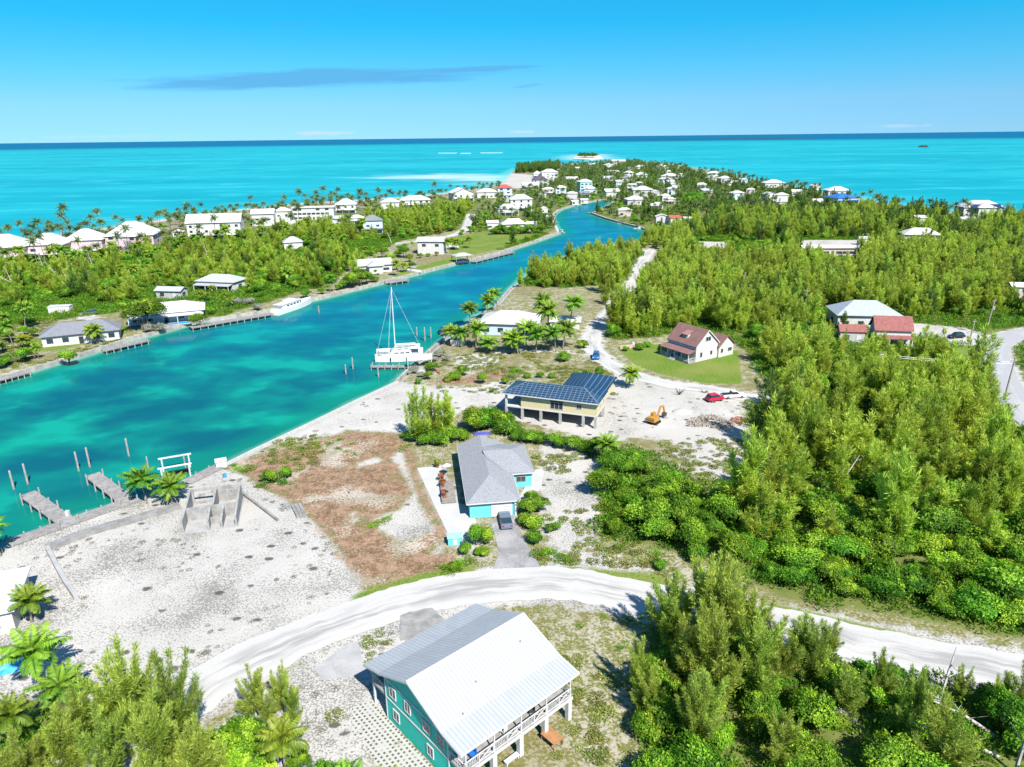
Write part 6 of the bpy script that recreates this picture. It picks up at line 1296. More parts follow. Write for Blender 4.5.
def zone(px, space, mix, sc, label, group, keep=1.0, seed=0, clear=True, sand=-0.5, tall=9.0):
    poly = Gn(px); r = np.random.default_rng(1000 + seed); lo = poly.min(0); hi = poly.max(0)
    X, Y = np.meshgrid(np.arange(lo[0], hi[0], space), np.arange(lo[1], hi[1], space)); Q = np.stack([X.ravel(), Y.ravel()], -1) + r.uniform(-.48, .48, (X.size, 2)) * space
    Q = Q[sdf(Q, poly) > 0]
    if not len(Q): return
    ok = (sdline(Q, ROAD, 5.0) < 0) & (sdline(Q, LANE, 3.6) < 0) & (sdline(Q, STREET, 6.5) < 0) & (sdline(Q, SIDE, 4.2) < 0) & (sdline(Q, PATHL, 3.6) < 0) & (sdline(Q, TRACK, 4.5) < 0) & (land_sd(Q) > 1.2)
    ok &= (union(Q, SAND) < sand) & (union(Q, LAWN) < .5) & (r.random(len(Q)) < keep)
    for ex in (OPEN_P if seed != 53 else []) + PADS: ok &= sdf(Q, Gn(ex)) < 0
    for (x, y, rad) in NEAR_KEEP: ok &= np.hypot(Q[:, 0] - x, Q[:, 1] - y) > rad
    small = np.zeros(len(Q), bool)
    if clear:
        for (x, y, rad, ht) in HOUSES:
            L = math.hypot(x, y); u = np.array([x, y]) / L; w = Q - np.array([x, y]); t = -(w @ u); l = np.abs(w @ np.array([-u[1], u[0]]))
            reach = rad + min(34.0, max(0.0, (tall - ht * .55)) * L / CAM_H)
            bad = (l < rad * 1.02) & (t > -rad) & (t < reach)
            core = bad & (t < rad * .95)
            ok &= ~core; sm = bad & ~core; small |= sm
    keep2 = r.random(len(Q)) < .75; ok &= ~small | keep2
    kinds = []; wts = []
    for plist, wt in mix: kinds.append(plist); wts.append(wt)
    wts = np.cumsum(wts) / sum(wts)
    for q, s_ in zip(Q[ok], small[ok]):
        a, b_, d = project(q[0], q[1], 4)
        if d < 5 or not (-45 < a < W + 45 and b_ < HH + 40): continue
        nz_ = vnoise(np.array([[q[0], q[1]]]), 11.0, 5)[0]; nz2 = vnoise(np.array([[q[0], q[1]]]), 26.0, 6)[0]
        k = int(np.searchsorted(wts, r.random())); pl = kinds[min(k, len(kinds) - 1)]; p = pl[r.integers(len(pl))]
        s = r.uniform(*sc) * (.55 if s_ else 1.0)
        if p.kind == 'pine':
            s *= .62 + .38 * nz_ + .28 * nz2
            if nz_ < .22 and space < 6 and d < 330: p = (P_BUSH + P_TREE + P_BRIGHT)[r.integers(10)]; s = r.uniform(.6, 1.0); lb = None
        lb = label[p.kind] if isinstance(label, dict) else label
        PLANTS.append((p, q[0], q[1], s, r.random() * 6.28, lb, group))
def labs(where, adj=('feathery yellow green', 'dense green', 'leafy green', 'green fronded')):
    return {'pine': '%s pine %s' % (adj[0], where), 'shrub': '%s shrub %s' % (adj[1], where), 'tree': '%s tree %s' % (adj[2], where), 'palm': '%s palm %s' % (adj[3], where)}
# right hand pine wood, in four stretches
FA = [(640, 264), (690, 264), (800, 259), (1100, 251), (1100, 330), (1020, 322), (960, 318), (910, 322), (830, 340), (760, 345), (742, 338), (700, 330), (640, 338), (612, 340), (612, 320)]
zone(FA, 4.6, [(P_PINE, .8), (P_PINE_DK, .12), (P_BUSH, .08)], (.8, 1.2), labs('in the wood beyond the cottage'), 'wood beyond the cottage', .95, 1, tall=10)
FB = [(748, 345), (830, 338), (905, 348), (960, 350), (1000, 372), (1030, 440), (1100, 480), (1100, 560), (1000, 520), (930, 495), (860, 480), (790, 470), (760, 462), (750, 430), (748, 402), (775, 385)]
zone(FB, 3.9, [(P_PINE, .86), (P_PINE_DK, .04), (P_BUSH, .10)], (.8, 1.2), labs('in the tall wood between the red car and the right street'), 'tall wood between the red car and the street', .97, 2, tall=10)
FC = [(600, 462), (640, 462), (685, 494), (764, 502), (790, 478), (860, 480), (930, 495), (1000, 520), (1100, 560), (1100, 650), (1000, 633), (900, 613), (790, 594), (760, 582), (700, 562), (650, 545), (602, 540)]
zone(FC, 3.1, [(P_BUSH, .40), (P_TREE, .30), (P_BRIGHT, .12), (P_TUFT, .10), (P_GREY, .01), (P_PINE, .04)], (.55, 1.25), labs('in the dark thicket above the gravel road'), 'dark thicket above the gravel road', .97, 3)
zone([(700, 500), (790, 475), (900, 495), (1030, 540), (1060, 590), (960, 560), (850, 545), (760, 560), (700, 540)], 6.5, [(P_PINE, 1)], (.8, 1.15), labs('rising out of the thicket above the gravel road'), 'pines in the thicket above the road', .8, 31)
zone([(672, 492), (700, 494), (745, 498), (740, 510), (700, 510)], 5.5, [(P_PINE, 1)], (.6, .8), labs('in the small clump by the white clearing'), 'pine clump by the white clearing', .45, 32)
FD = [(655, 632), (690, 640), (760, 652), (850, 672), (950, 690), (1040, 712), (1110, 760), (1110, 860), (620, 900), (640, 760), (648, 690)]
zone(FD, 3.0, [(P_BUSH, .40), (P_TREE, .18), (P_BRIGHT, .18), (P_TUFT, .10), (P_GREY, .01), (P_PINE_BIG, .06)], (.5, 1.1), labs('in the thicket below the gravel road'), 'thicket below the gravel road', .95, 4, False)
for px, py, s in ((668, 650, 1.0), (700, 655, 1.05), (722, 668, 1.1), (745, 664, .95), (686, 690, .95), (716, 706, 1.05), (752, 700, 1.0), (700, 735, .9), (640, 700, .62), (650, 722, .6), (770, 690, .8), (735, 640, .8), (678, 632, .72), (712, 634, .85)):
    put(P_PINE_BIG[rp.randrange(3)], px, py, s, 'tall feathery pine in the clump on the road bend right of the green house', 'pine clump on the road bend')
for px, py, s in ((823, 668, .62), (812, 690, .7), (1000, 716, .6), (1014, 722, .55), (775, 680, .6), (880, 700, .55), (905, 745, .7), (840, 720, .7), (960, 700, .4)):
    put(P_PINE_BIG[rp.randrange(3)], px, py, s, 'slim young pine standing up from the thicket below the road', 'young pines below the road')
# bottom left pines and shrubs
for px, py, s in ((92, 750, .7), (118, 742, .85), (140, 752, .95), (182, 752, .9), (70, 782, .75), (112, 800, .75), (158, 800, .8), (205, 798, .7), (30, 800, .75), (6, 796, .6), (166, 768, .7), (222, 790, .5)):
    put(P_PINE_BIG[rp.randrange(3)], px, py, s * 1.12, 'feathery grey green pine in the clump at the bottom left corner', 'bottom left pine clump')
for px, py, s in ((258, 715, .55), (284, 712, .5), (270, 722, .42), (296, 725, .38)): put(P_PINE_BIG[rp.randrange(3)], px, py, s, 'slim young pine by the road left of the green house', 'young pines by the green house')
for px, py, s in ((228, 752, .9), (246, 742, .85), (262, 752, .8), (240, 770, 1.0), (215, 782, .9), (260, 780, .9), (232, 800, 1.0)): put(P_BRIGHT[rp.randrange(3)], px, py, s, 'bright green leafy shrub left of the bottom palms', 'bright shrubs at the bottom')
for px, py, s in ((60, 735, .6), (80, 728, .7), (105, 735, .6), (50, 760, .7), (182, 745, .6), (165, 740, .7), (300, 770, .5), (320, 780, .5)): put(P_BUSH[rp.randrange(4)], px, py, s, 'dense low shrub under the bottom left pines', 'low shrubs at the bottom left')
for i, (px, py, s, k, lab) in enumerate(((286, 771, .78, 0, 'green palm left of two in front of the grass block paving'), (345, 802, .72, 1, 'green palm at the bottom edge below the paving, left of two'), (388, 808, .7, 3, 'green palm at the bottom edge below the paving, right of two'),
        (42, 684, 1.05, 0, 'tall green palm by the blue tarp heap, left of two'), (62, 706, .95, 3, 'short green palm by the blue tarp heap, right of two'), (10, 752, .75, 1, 'green palm at the left edge below the blue tarp'), (32, 622, .85, 3, 'green palm at the corner of the pale edge building'), (1, 556, .85, 1, 'palm at the left edge by the boardwalk end'),
        (147, 503, 1.0, 1, 'bushy palm left of two between the right jetty and the boat lift'), (172, 503, 1.0, 3, 'bushy palm right of two between the right jetty and the boat lift'), (629, 388, .9, 3, 'lone drooping palm on the white sand by the lane'), (603, 462, .85, 1, 'palm at the right end of the hedge below the cream house'),
        (98, 344, 1.0, 3, 'single dark palm before the slate grey bungalow'))):
    put(P_PALM[k], px, py, s, lab, None)
for px, py, s, k in ((452, 343, .8, 1), (462, 347, .8, 3), (476, 348, .85, 1), (487, 353, .9, 3), (470, 325, .9, 0), (487, 320, .8, 0), (498, 312, .9, 2), (512, 352, .95, 3), (526, 350, 1.0, 0), (539, 324, .9, 0), (569, 330, 1.1, 2), (548, 343, 1.1, 2), (563, 348, 1.0, 1), (556, 352, .9, 0), (518, 354, .9, 1), (536, 352, .8, 1)):
    put(P_PALM[k], px, py, s * 1.22, 'coconut palm around the pale blue house by the catamaran', 'palms round the pale blue house')
for px, py, s, P_ in ((352, 288, 1.3, P_TREE), (360, 286, 1.4, P_TREE), (367, 284, 1.2, P_TREE), (356, 282, 1.1, P_PINE), (344, 289, 1.0, P_BUSH), (374, 282, .9, P_BUSH), (338, 290, .8, P_BUSH), (330, 293, .7, P_PALM), (322, 294, .7, P_BUSH), (398, 276, .8, P_PALM), (404, 272, .8, P_PALM), (396, 270, .9, P_BUSH), (410, 262, 1.0, P_BUSH), (404, 258, 1.1, P_TREE), (398, 256, 1.0, P_BUSH), (450, 254, .9, P_PALM), (456, 250, .9, P_PALM), (452, 242, .9, P_BUSH), (462, 244, .9, P_BUSH), (470, 248, .8, P_PALM), (412, 268, .8, P_BUSH), (420, 258, .7, P_BUSH), (428, 256.5, .6, P_BUSH), (437, 256, .6, P_BUSH), (390, 263, 1.0, P_TREE), (382, 258, 1.1, P_TREE), (374, 256, 1.0, P_BUSH)):
    put(P_[rp.randrange(len(P_))], px, py, s, 'garden plant round the low glass fronted house and the white cube house', 'plants round the two canal houses')
# single shrubs and hedges
for px, py, s in ((474, 431, 1.2), (482, 428, 1.4), (491, 428, 1.45), (500, 430, 1.4), (508, 434, 1.15), (519, 439, .9), (530, 442, .85), (541, 444, .85), (552, 446, .8), (563, 448, .85), (574, 450, .85), (585, 452, .85), (594, 454, .8), (480, 424, 1.0)): put(P_BUSH[rp.randrange(4)], px, py, s, 'dense dark green shrub in the hedge between the aqua bungalow and the cream house', 'hedge shrubs')
for px, py, s, P_ in ((421, 442, 1.0, P_PINE), (444, 440, .95, P_PINE), (432, 436, .8, P_PINE)): put(P_[rp.randrange(len(P_))], px, py, s, 'feathery pine of the lone clump on the white lot', 'lone pine clump on the white lot')
for px, py, s in ((415, 441, .8), (428, 444, .9), (440, 445, .95), (452, 443, .8), (462, 440, .7), (405, 438, .45)): put(P_BUSH[rp.randrange(4)], px, py, s, 'dense shrub at the foot of the lone pines on the white lot', 'shrubs at the lone pines')
for px, py, s, P_ in ((531, 503, .42, P_TREE), (527, 508, .5, P_BUSH), (537, 505, .45, P_BUSH), (529, 516, .75, P_BUSH), (538, 512, .6, P_TREE), (532, 530, .75, P_BRIGHT), (537, 542, .7, P_BUSH), (548, 554, .6, P_TUFTB), (560, 558, .6, P_TUFTB), (538, 556, .55, P_TUFT), (570, 562, .5, P_TUFT), (524, 524, .55, P_BUSH)): put(P_[rp.randrange(len(P_))], px, py, s, 'leafy garden plant in the bed right of the driveway', 'garden bed right of the driveway')
put(P_BUSH[0], 551, 532, .6, 'round dark shrub alone on the sandy yard right of the bungalow', None)
for px, py, s, P_ in ((476, 545, .7, P_BUSH), (485, 543, .6, P_TREE), (481, 555, .55, P_BRIGHT), (449, 571, .7, P_TUFT), (458, 566, .6, P_TUFTB), (470, 562, .5, P_TUFT), (455, 570, .45, P_BUSH), (466, 554, .4, P_TREE)): put(P_[rp.randrange(len(P_))], px, py, s, 'garden shrub between the aqua utility box and the driveway', 'shrubs left of the driveway')
for px, py, s in ((268, 482, .75), (278, 480, .85), (288, 476, .7), (262, 486, .55), (284, 484, .55)): put((P_TUFT + P_BUSH)[rp.randrange(4)], px, py, s, 'low spreading shrub on the left edge of the brown soil', 'shrubs on the brown soil edge')
for px, py, s in ((237, 469, .5), (244, 472, .45), (234, 466, .35), (296, 460, .42), (309, 463, .28), (302, 449, .3), (318, 446, .4), (330, 444, .4), (322, 452, .35), (338, 449, .4), (346, 452, .35), (312, 436, .22), (300, 440, .22), (290, 446, .2), (272, 455, .2), (355, 455, .3), (262, 452, .22), (340, 440, .35), (352, 444, .3)): put((P_TUFTB + P_TUFT)[rp.randrange(6)], px, py, s, 'small green bush at the seawall end of the brown soil', 'small bushes by the seawall')
for px, py, s in ((432, 372, .75), (428, 380, .6), (455, 380, .8), (462, 376, .8), (448, 382, .55), (482, 384, .7), (510, 378, .7), (516, 372, .8), (505, 384, .45), (540, 378, .45), (528, 378, .5), (552, 378, .45), (470, 392, .3), (492, 392, .35), (586, 378, .75), (600, 376, .6), (592, 384, .6), (576, 376, .5), (440, 388, .45), (418, 384, .4)): put((P_TUFT + P_BUSH)[rp.randrange(7)], px, py, s, 'shrub on the weedy strip between the catamaran and the cream house', 'shrubs on the weedy strip')
for px, py, s in ((415, 373, .8), (422, 377, .6), (440, 357, .85), (446, 361, .6), (434, 361, .6), (236, 306, 1.3), (248, 305, 1.2), (150, 332, 1.1), (160, 331, 1.0), (258, 310, 1.0)): put(P_GREY[rp.randrange(2)], px, py, s, 'silvery grey shrub on the canal bank', 'silvery shrubs on the canal banks')
put(P_BRIGHT[1], 583, 348, .85, 'round bright shrub beside the bend of the gravel lane', None); put(P_BUSH[2], 563, 361, .9, 'round dark bush below the tall palms by the lane', None)
put(P_TREE[0], 147, 330, 2.1, 'big round spreading tree left of the pool house', None); put(P_BUSH[1], 199, 326, 1.2, 'round shrub right of the swimming pool', None); put(P_BUSH[0], 69, 362, 1.2, 'round bush on the seawall below the slate grey bungalow', None)
put(P_TREE[1], 693, 212, 3.0, 'bright broad tree standing above the dark wood by the red roof', None)
for px, py, s in ((379, 524, .5), (386, 520, .5), (372, 527, .45)): put(P_TUFTB[rp.randrange(3)], px, py, s, 'yellow green clump of tall grass on the brown soil', 'grass clump on the brown soil')
for px, py, s, P_ in ((640, 350, .7, P_BRIGHT), (648, 347, .6, P_BRIGHT), (626, 351, .5, P_BUSH)): put(P_[0], px, py, s, 'bright shrub at the wood edge by the peach wall', 'shrubs by the peach wall')
# shrubs between plots
zone([(690, 428), (760, 440), (765, 470), (735, 478), (690, 462), (665, 447)], 4.2, [(P_TUFTB, .6), (P_TUFT, .4)], (.2, .5), labs('on the weedy sand below the rubble', ('small pine', 'low weedy', 'small', 'small')), 'weeds below the rubble', .6, 41, sand=99)
zone([(600, 545), (650, 548), (700, 566), (690, 578), (600, 565)], 3.4, [(P_TUFTB, .5), (P_TUFT, .3), (P_BUSH, .2)], (.25, .6), labs('on the verge above the gravel road', ('small pine', 'low weedy', 'small', 'small')), 'verge shrubs', .7, 42, sand=99)
zone([(565, 620), (640, 605), (650, 640), (630, 700), (600, 767), (560, 767), (585, 700)], 3.3, [(P_TUFTB, .5), (P_TUFT, .5)], (.12, .4), labs('on the stony grass right of the green house', ('small pine', 'low weedy', 'small', 'small')), 'weeds right of the green house', .6, 43, False, sand=99)
# the thicket on the canal side
FT = [(520, 287), (540, 269), (588, 254), (640, 248), (646, 262), (636, 274), (620, 284), (560, 289)]
zone(FT, 3.8, [(P_PINE, .72), (P_BUSH, .28)], (.6, .88), labs('in the thicket between canal and lane'), 'thicket between canal and lane', .95, 5)
zone([(600, 284), (628, 278), (640, 262), (652, 264), (640, 300), (614, 330), (606, 318)], 5, [(P_PINE, .75), (P_BUSH, .25)], (.7, 1), labs('at the edge of the gravel lane'), 'plants at the lane', .7, 51)
zone([(640, 243), (660, 236), (702, 242), (690, 262), (648, 262)], 5, [(P_PINE, .85), (P_BUSH, .15)], (.7, 1.05), labs('between the red roof and the pale clearings'), 'pines below the red roof', .95, 52)
zone([(684, 240), (785, 242), (790, 274), (700, 276)], 4.2, [(P_BUSH, .6), (P_TREE, .15), (P_BRIGHT, .25)], (.4, .8), labs('in the scrub round the pale clearings'), 'scrub round the pale clearings', .85, 53)
# upper right wood
zone([(655, 240), (655, 226), (700, 222), (760, 218), (860, 212), (960, 222), (1100, 228), (1100, 252), (800, 260), (770, 243), (690, 241)], 7.0, [(P_PINE, .55), (P_PINE_DK, .35), (P_TREE, .10)], (.85, 1.15), labs('in the wood before the right shore', ('mid green', 'dense', 'leafy', 'dark')), 'wood before the right shore', .95, 6, tall=8)
zone([(690, 222), (690, 175), (724, 176), (760, 185), (800, 191), (850, 200), (900, 209), (960, 215), (1024, 218), (1110, 222), (1100, 230), (960, 222), (860, 212), (760, 218)], 8.5, [(P_PINE_DK, .55), (P_TREE, .2), (P_PALM_DK, .25)], (.75, 1.05), labs('near the right shore', ('dark', 'dark', 'dark leafy', 'dark')), 'dark trees near the right shore', .9, 7, tall=8)
# left wood
zone([(-60, 330), (-60, 292), (0, 272), (60, 266), (120, 260), (200, 248), (300, 231), (360, 220), (440, 209), (472, 205), (468, 228), (440, 235), (400, 240), (350, 243), (345, 268), (330, 288), (300, 291), (262, 296), (250, 290), (150, 293), (118, 312), (90, 300), (40, 302), (0, 312)], 5.6, [(P_TREE, .26), (P_BUSH, .22), (P_BRIGHT, .10), (P_PINE, .30), (P_PINE_DK, .04), (P_PALM, .08)], (.72, 1.12), labs('in the left wood between beach villas and canal'), 'left wood', .97, 8, tall=8)
zone([(350, 248), (400, 243), (455, 234), (440, 240), (410, 246), (360, 262)], 7, [(P_BUSH, .5), (P_BRIGHT, .3), (P_PALM, .2)], (.5, .9), labs('on the lawns of the left canal bank'), 'plants on the left canal lawns', .5, 81)
zone([(-60, 385), (-60, 335), (0, 325), (45, 320), (40, 345), (60, 352), (20, 368), (0, 374)], 5.2, [(P_TREE, .22), (P_BUSH, .33), (P_PALM, .45)], (.55, .95), labs('in the garden at the left edge of the far bank'), 'garden plants at the left edge', .8, 82, sand=99)
zone([(208, 326), (290, 302), (345, 292), (345, 268), (380, 262), (390, 276), (310, 297), (262, 309)], 5.0, [(P_TREE, .25), (P_BUSH, .30), (P_PALM, .20), (P_PINE, .25)], (.6, .95), labs('along the left bank by the motor yacht'), 'bank plants by the motor yacht', .9, 83)
zone([(108, 322), (125, 316), (160, 300), (250, 289), (262, 298), (215, 318), (205, 305), (150, 306)], 5.5, [(P_TREE, .2), (P_BUSH, .35), (P_PALM, .45)], (.6, 1.0), labs('in the gardens round the pool house'), 'garden plants round the pool house', .95, 84)
zone([(474, 236), (486, 226), (540, 229), (545, 234), (500, 246), (460, 256)], 6.0, [(P_BUSH, .45), (P_TREE, .2), (P_BRIGHT, .35)], (.5, 1.0), labs('on the left bank below the long white roofs'), 'shrubs below the long white roofs', .6, 85, sand=99)
zone([(455, 236), (480, 218), (500, 216), (498, 232), (470, 246)], 5.5, [(P_BUSH, .4), (P_TREE, .3), (P_PALM, .3)], (.6, 1.0), labs('beside the white driveway on the left bank'), 'plants beside the white driveway', .7, 86)
for i in range(26): put((P_BUSH + P_TREE)[i % 7], 492 + 2.0 * i, 234.2 - .06 * i + (i % 2) * .5, 1.15, 'dark green shrub in the long hedge before the long white roofs', 'long hedge on the left bank')
# beach palms and the peninsula
zone([(-40, 275), (-40, 252), (50, 240), (160, 226), (200, 220), (260, 214), (340, 206), (440, 199), (505, 190), (480, 203), (440, 208), (360, 217), (300, 224), (250, 232), (190, 240), (120, 252), (40, 262), (0, 270)], 8.5, [(P_PALM_DK, .75), (P_TREE, .25)], (.75, 1.05), labs('among the beach houses on the left shore', ('dark', 'dark', 'dark leafy', 'dark')), 'palms among the beach houses', .9, 9, tall=9)
zone([(470, 228), (478, 212), (500, 202), (530, 190), (556, 184), (560, 168), (600, 165), (625, 163), (650, 164.5), (690, 170), (692, 222), (660, 226), (654, 231), (622, 222), (606, 217), (592, 212), (600, 199), (574, 205), (556, 210), (553, 216), (558, 226), (538, 239), (500, 250), (470, 255), (440, 262), (450, 240)], 7.5, [(P_PALM_DK, .35), (P_TREE, .35), (P_PINE_DK, .15), (P_BUSH, .15)], (.7, 1.05), labs('on the far peninsula', ('dark', 'dark', 'dark leafy', 'dark')), 'trees on the far peninsula', .85, 10, tall=7)
zone([(514, 174), (517, 169), (560, 166.5), (558, 172)], 9, [(P_PINE_DK, 1)], (1.2, 1.5), 'dark tree in the narrow wood on the left point of the tip', 'wood on the point', .95, 11, False, sand=99)
zone([(575, 158.6), (578, 156.9), (588, 156.2), (598, 156.6), (601, 158), (590, 159.2)], 10, [(P_PINE_DK, 1)], (1.0, 1.3), 'x', 'islet', .0, 12, False)
# tall row of palms standing against the sea on the left shore
for i, px in enumerate((2, 12, 33, 41, 51, 58, 63, 70, 87, 92, 101, 186, 186, 250, 285, 300, 305, 315, 317, 325, 328, 333, 338, 357, 360, 378, 388, 434, 450, 497)):
    yb = np.interp(px, [0, 50, 100, 160, 200, 250, 300, 350, 400, 440, 480, 500], [246, 239, 232, 224, 219, 212, 207, 204, 201, 197, 192, 189]) + (i * 7 % 3) * .5
    put(P_PALM_DK[i % 3], px + (i % 3), yb, .95 + .15 * (i % 4), 'tall dark palm standing against the sea on the left shore', 'row of palms against the left sea')
for i, px in enumerate((700, 738, 744, 748, 756, 761, 790, 797, 803, 814, 833, 848, 862, 868, 878, 915, 935, 941, 953, 960, 967, 1010, 1021)):
    yb = np.interp(px, [690, 720, 760, 800, 850, 900, 960, 1024], [172, 177, 187, 193, 203, 212, 218, 220]); put((P_PALM_DK + P_PINE_DK)[i % 6], px, yb, .95 + .1 * (i % 3), 'tall dark tree standing against the sea on the right shore', 'row of trees against the right sea')

for i in range(124):
    px = -6 + 3.0 * i; yb = np.interp(px, [0, 50, 100, 160, 200, 250, 300, 370], [264, 262, 257, 250, 243, 233, 229, 231]) + (i * 5 % 4) * 1.6 - .8
    put((P_PALM_DK + P_TREE + P_PALM + P_BUSH)[i * 5 % 14], px + (i * 3 % 5), yb + 1.5, (.95, 1.2, 1.05, .85)[i % 4], 'dark palm or leafy tree on the land side of the beach villas', 'planting before the beach villas')

# the nearest of every kind become things; the rest of a kind is one mass
PLANTS.sort(key=lambda t: math.hypot(t[1], t[2]))
LIMIT = 292; cnt = {}; rest = {}
for p, x, y, s, rz, lab, grp in PLANTS:
    if cnt.get(p.kind, 0) < LIMIT:
        cnt[p.kind] = cnt.get(p.kind, 0) + 1; plant(p, (x, y), s, rz, lab, grp, 1.0 + .18 * math.sin(x * 3.1))
    else: rest.setdefault(p.kind, []).append((p, x, y, s, rz))
print('PLANTS', len(PLANTS), cnt, {k: len(v) for k, v in rest.items()})
MASS = {'pine': ('pine_wood', 'far pines of the right wood and the peninsula merging into one mass', 'pine wood'), 'shrub': ('shrub_mass', 'far shrubs filling the woods and the peninsula as one mass', 'shrubs'), 'tree': ('broadleaf_wood', 'far broadleaf trees of the left wood and the peninsula as one mass', 'broadleaf wood'), 'palm': ('palm_grove', 'far palms on both shores and the peninsula as one mass', 'palm grove')}
for k, v in rest.items(): mass(MASS[k][0], MASS[k][1], MASS[k][2], v)

# low undergrowth closing the ground between the plants, and weeds and debris on the bare lots
def clump_mesh(seed, n, r0, h, leaf, flat=False):
    r = np.random.default_rng(seed); a = r.random(n) * 6.283; q = r0 * np.sqrt(r.random(n)); B = np.stack([q * np.cos(a), q * np.sin(a), h * r.random(n) * (1 - q / r0 * .6)], -1)
    D = nrm(np.stack([np.cos(a) * .7, np.sin(a) * .7, .5 + r.random(n)], -1) + r.normal(0, .5, (n, 3))); L = leaf * r.uniform(.7, 1.4, n)
    if flat:
        t2 = r.random(n) * 6.283; D = nrm(np.stack([np.cos(t2), np.sin(t2), r.uniform(-.1, .45, n)], -1)); return kites(B, D, nrm(np.cross(D, np.array([0, 0, 1.0]) + r.normal(0, .3, (n, 3)))), L, L * .6), np.clip(r.normal(.45, .25, n), 0, 1)
    return kites(B, D, nrm(np.cross(D, r.normal(0, 1, D.shape))), L, L * .5), np.clip(r.normal(.4, .25, n), 0, 1)
WEED = foliage('weed_leaves', (.08, .10, .02), (.17, .20, .035), (.30, .30, .09), .25, .03, .3); DRYW = foliage('dry_debris', (.08, .075, .055), (.15, .14, .10), (.27, .26, .20), .1, .02, .3)
def clump_proto(kind, mat, args):
    out = []
    for i in range(3):
        g_ = clump_mesh(*([500 + i] + args)); p = Proto(); p.kind = kind; p.crown = soup(kind, g_[0], g_[1], [mat]); me = bpy.data.meshes.new(kind + '_stalks'); m_ = MB(); m_.tube([(0, 0, -.1), (0, 0, .12)], .02, 3); me.from_pydata(m_.v, [], m_.f); me.materials.append(BARK); p.trunk = me; out.append(p)
    return out
C_UNDER = clump_proto('undergrowth', LEAF, [170, 1.9, 1.5, .38]); C_WEED = clump_proto('weeds', WEED, [110, .8, .3, .22, True]); C_DRY = clump_proto('debris', DRYW, [90, .6, .12, .14, True])
def carpet(name, label, cat, polys, space, pro, sc, keep, seed, cond, ymax=430):
    items = []; r = np.random.default_rng(seed)
    for px in polys:
        poly = Gn(px); lo = poly.min(0); hi = np.minimum(poly.max(0), [400, ymax])
        X, Y = np.meshgrid(np.arange(lo[0], hi[0], space), np.arange(lo[1], hi[1], space)); Q = np.stack([X.ravel(), Y.ravel()], -1) + r.uniform(-.5, .5, (X.size, 2)) * space
        ok = (sdf(Q, poly) > 0) & (land_sd(Q) > .8) & cond(Q) & (r.random(len(Q)) < keep)
        for (x, y, rad) in NEAR_KEEP[:3] + [(-44, 96, 6.5)]: ok &= np.hypot(Q[:, 0] - x, Q[:, 1] - y) > rad * .82
        for q in Q[ok]:
            a, b_, d = project(q[0], q[1]);
            if d > 5 and -20 < a < W + 20 and b_ < HH + 15: items.append((pro[r.integers(3)], q[0], q[1], r.uniform(*sc), r.random() * 6.28))
    return mass(name, label, cat, items)
offroad = lambda Q: (sdline(Q, ROAD, 3.9) < 0) & (sdline(Q, LANE, 2.9) < 0) & (sdline(Q, STREET, 5.4) < 0) & (sdline(Q, SIDE, 3) < 0)
carpet('undergrowth', 'low dark green undergrowth covering the ground of the woods', 'undergrowth', FOREST, 2.3, C_UNDER, (.6, 1.25), .8, 21, lambda Q: offroad(Q) & (union(Q, SAND) < 0) & (union(Q, LAWN) < 0))
verge = lambda Q: offroad(Q) & (union(Q, PADS) < 0) & (vnoise(Q, 6, 9) > .48) & (union(Q, LAWN) < 0)
carpet('weeds', 'olive green weeds growing over the stony verges and empty lots', 'weeds', [[(480, 600), (650, 605), (640, 800), (480, 800)], [(340, 600), (480, 585), (480, 640), (330, 720)], [(520, 450), (610, 450), (690, 580), (520, 570)], [(440, 355), (610, 350), (620, 395), (440, 392)], [(660, 436), (765, 440), (765, 484), (660, 474)], [(240, 445), (350, 430), (410, 436), (410, 450), (250, 480)], [(740, 596), (1030, 660), (1040, 680), (740, 615)], [(360, 590), (470, 575), (470, 583), (360, 606)], [(0, 300), (130, 300), (130, 350), (0, 370)]], 1.05, C_WEED, (.5, 1.3), .55, 22, verge)
carpet('dry_debris', 'dark dry weeds and debris scattered over the white sand lots', 'debris', [[(-40, 560), (60, 521), (190, 482), (262, 470), (370, 577), (300, 645), (200, 690), (60, 690), (-40, 700)], [(300, 640), (480, 600), (400, 760), (250, 760)], [(420, 385), (520, 385), (480, 412), (300, 440), (330, 412)], [(590, 390), (760, 400), (765, 470), (600, 440)]], 1.15, C_DRY, (.3, 1.0), .22, 23, lambda Q: (sdline(Q, ROAD, 3.6) < 0) & (union(Q, PADS) < 0) & (vnoise(Q, 7.0, 13) > .40))
# wooded islet and far cays
t = thing('wooded_islet', G(588, 157.8), 0, 'small round islet covered with dark trees off the tip', 'islet')
pc = G(588, 157.8); isl_poly = Gn([(573, 159), (576, 156.5), (588, 155.6), (600, 156.2), (603, 158.4), (590, 159.8)]) - np.array(pc[:2])
MB().slab([tuple(p) for p in isl_poly][::-1] if False else [tuple(p) for p in isl_poly], -3, .4).build('sand', plain('islet_sand', (.6, .57, .5), .9, .1), t)
QQ, TT = [], []; r = np.random.default_rng(5)
for k in range(70):
    u = r.random(2) * 2 - 1
    if u @ u > .8: continue
    o_ = np.array([u[0] * 27, u[1] * 70 + 6, 0]); QQ.append(shrub_mesh(600 + k, 7, 12, 4, 40, 2.2)[0] * np.array([1, 1, 1.0]) + o_); TT.append(r.random(160) * .6)
me = soup('trees', np.concatenate(QQ), np.concatenate(TT), [PINE_DK]); o = bpy.data.objects.new('trees', me); COL.objects.link(o); o.parent = t
tag(o, 'dark wood on the islet', None, kind='stuff')
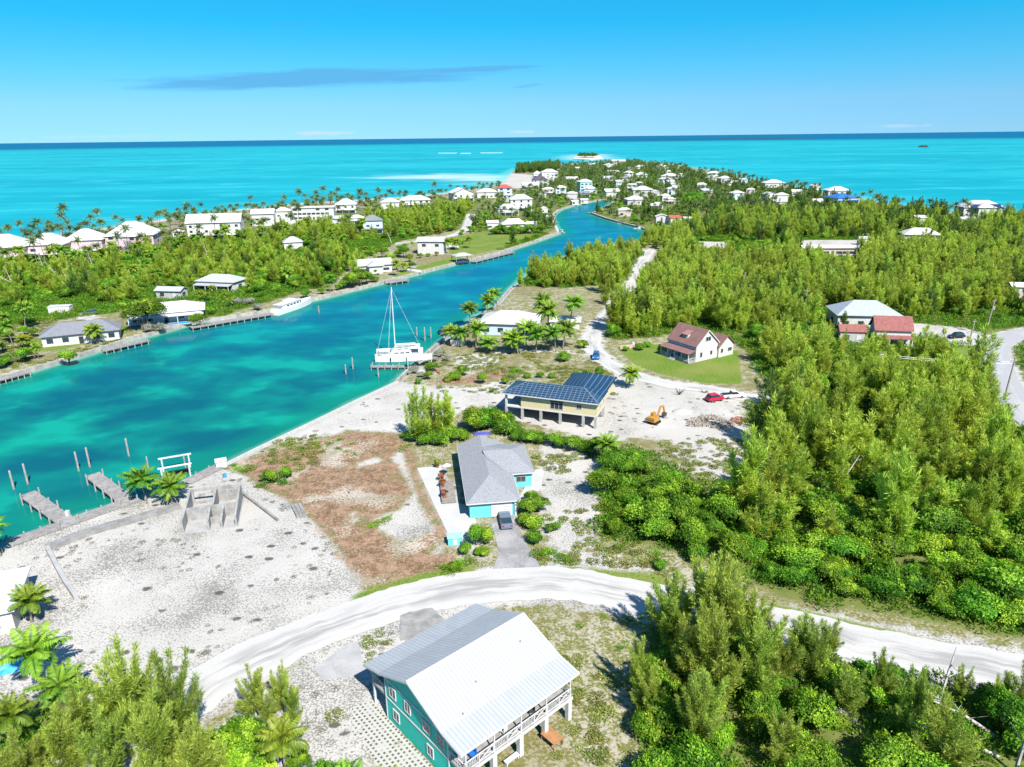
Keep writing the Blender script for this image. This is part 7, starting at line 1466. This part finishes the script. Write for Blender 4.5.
CAYD = plain('dark_reef_rock', (.045, .055, .05), .9, .1)
def cay(px0, px1, py, h, depth, label, name='reef_cay'):
    a = G(px0, py); b_ = G(px1, py); L = (b_ - a).length; t = thing(name, (a + b_) / 2, math.atan2((b_ - a).y, (b_ - a).x), label, 'cay'); m = MB(); r = random.Random(px0); n = 26; vs = []; fs = []
    for i in range(n + 1):
        u = i / n; hh_ = h * (.35 + .65 * r.random()) * min(1, 6 * u * (1 - u) + .05); vs += [((u - .5) * L, -depth / 2, -1.2), ((u - .5) * L, -depth * .2, hh_ * .8), ((u - .5) * L, depth * .2, hh_), ((u - .5) * L, depth / 2, -1.2)]
    for i in range(n):
        for j in range(3): fs.append((i * 4 + j, i * 4 + 4 + j, i * 4 + 5 + j, i * 4 + 1 + j))
    m.add(vs, fs).build('rock', CAYD, t); return t
cay(918, 928, 147.0, 9, 30, 'small dark rock islet alone in the turquoise sea on the right'); cay(640, 700, 139.9, 7, 90, 'long low dark cay on the horizon above the tip, left one'); cay(705, 815, 139.0, 7, 90, 'longest low dark cay on the horizon right of the tip')
b = NB('surf_foam'); n_ = b.noise(.06, 4, b.pos()); SURF = b.done(b.bsdf(b.mix(n_, (.6, .7, .7), (.85, .85, .85)), .8, .2))
for px0, px1, py in ((438, 457, 153.2), (460, 471, 153.4), (480, 503, 153.0)):
    a = G(px0, py, WATER_Z); b_ = G(px1, py, WATER_Z); L = (b_ - a).length; vs = []; m = MB(); r = random.Random(px0); n = 20
    for i in range(n + 1): u = i / n; w_ = 16 * math.sin(math.pi * u) ** .6 * r.uniform(.5, 1.2); x = a.x + (b_.x - a.x) * u; y = a.y + (b_.y - a.y) * u + r.uniform(-6, 6); vs += [(x, y - w_, WATER_Z + .05), (x, y, WATER_Z + 1.0), (x, y + w_, WATER_Z + .05)]
    m.add(vs, [f for i in range(n) for f in ((i * 3, i * 3 + 3, i * 3 + 4, i * 3 + 1), (i * 3 + 1, i * 3 + 4, i * 3 + 5, i * 3 + 2))]); tag(m.build('surf', SURF), kind='structure')
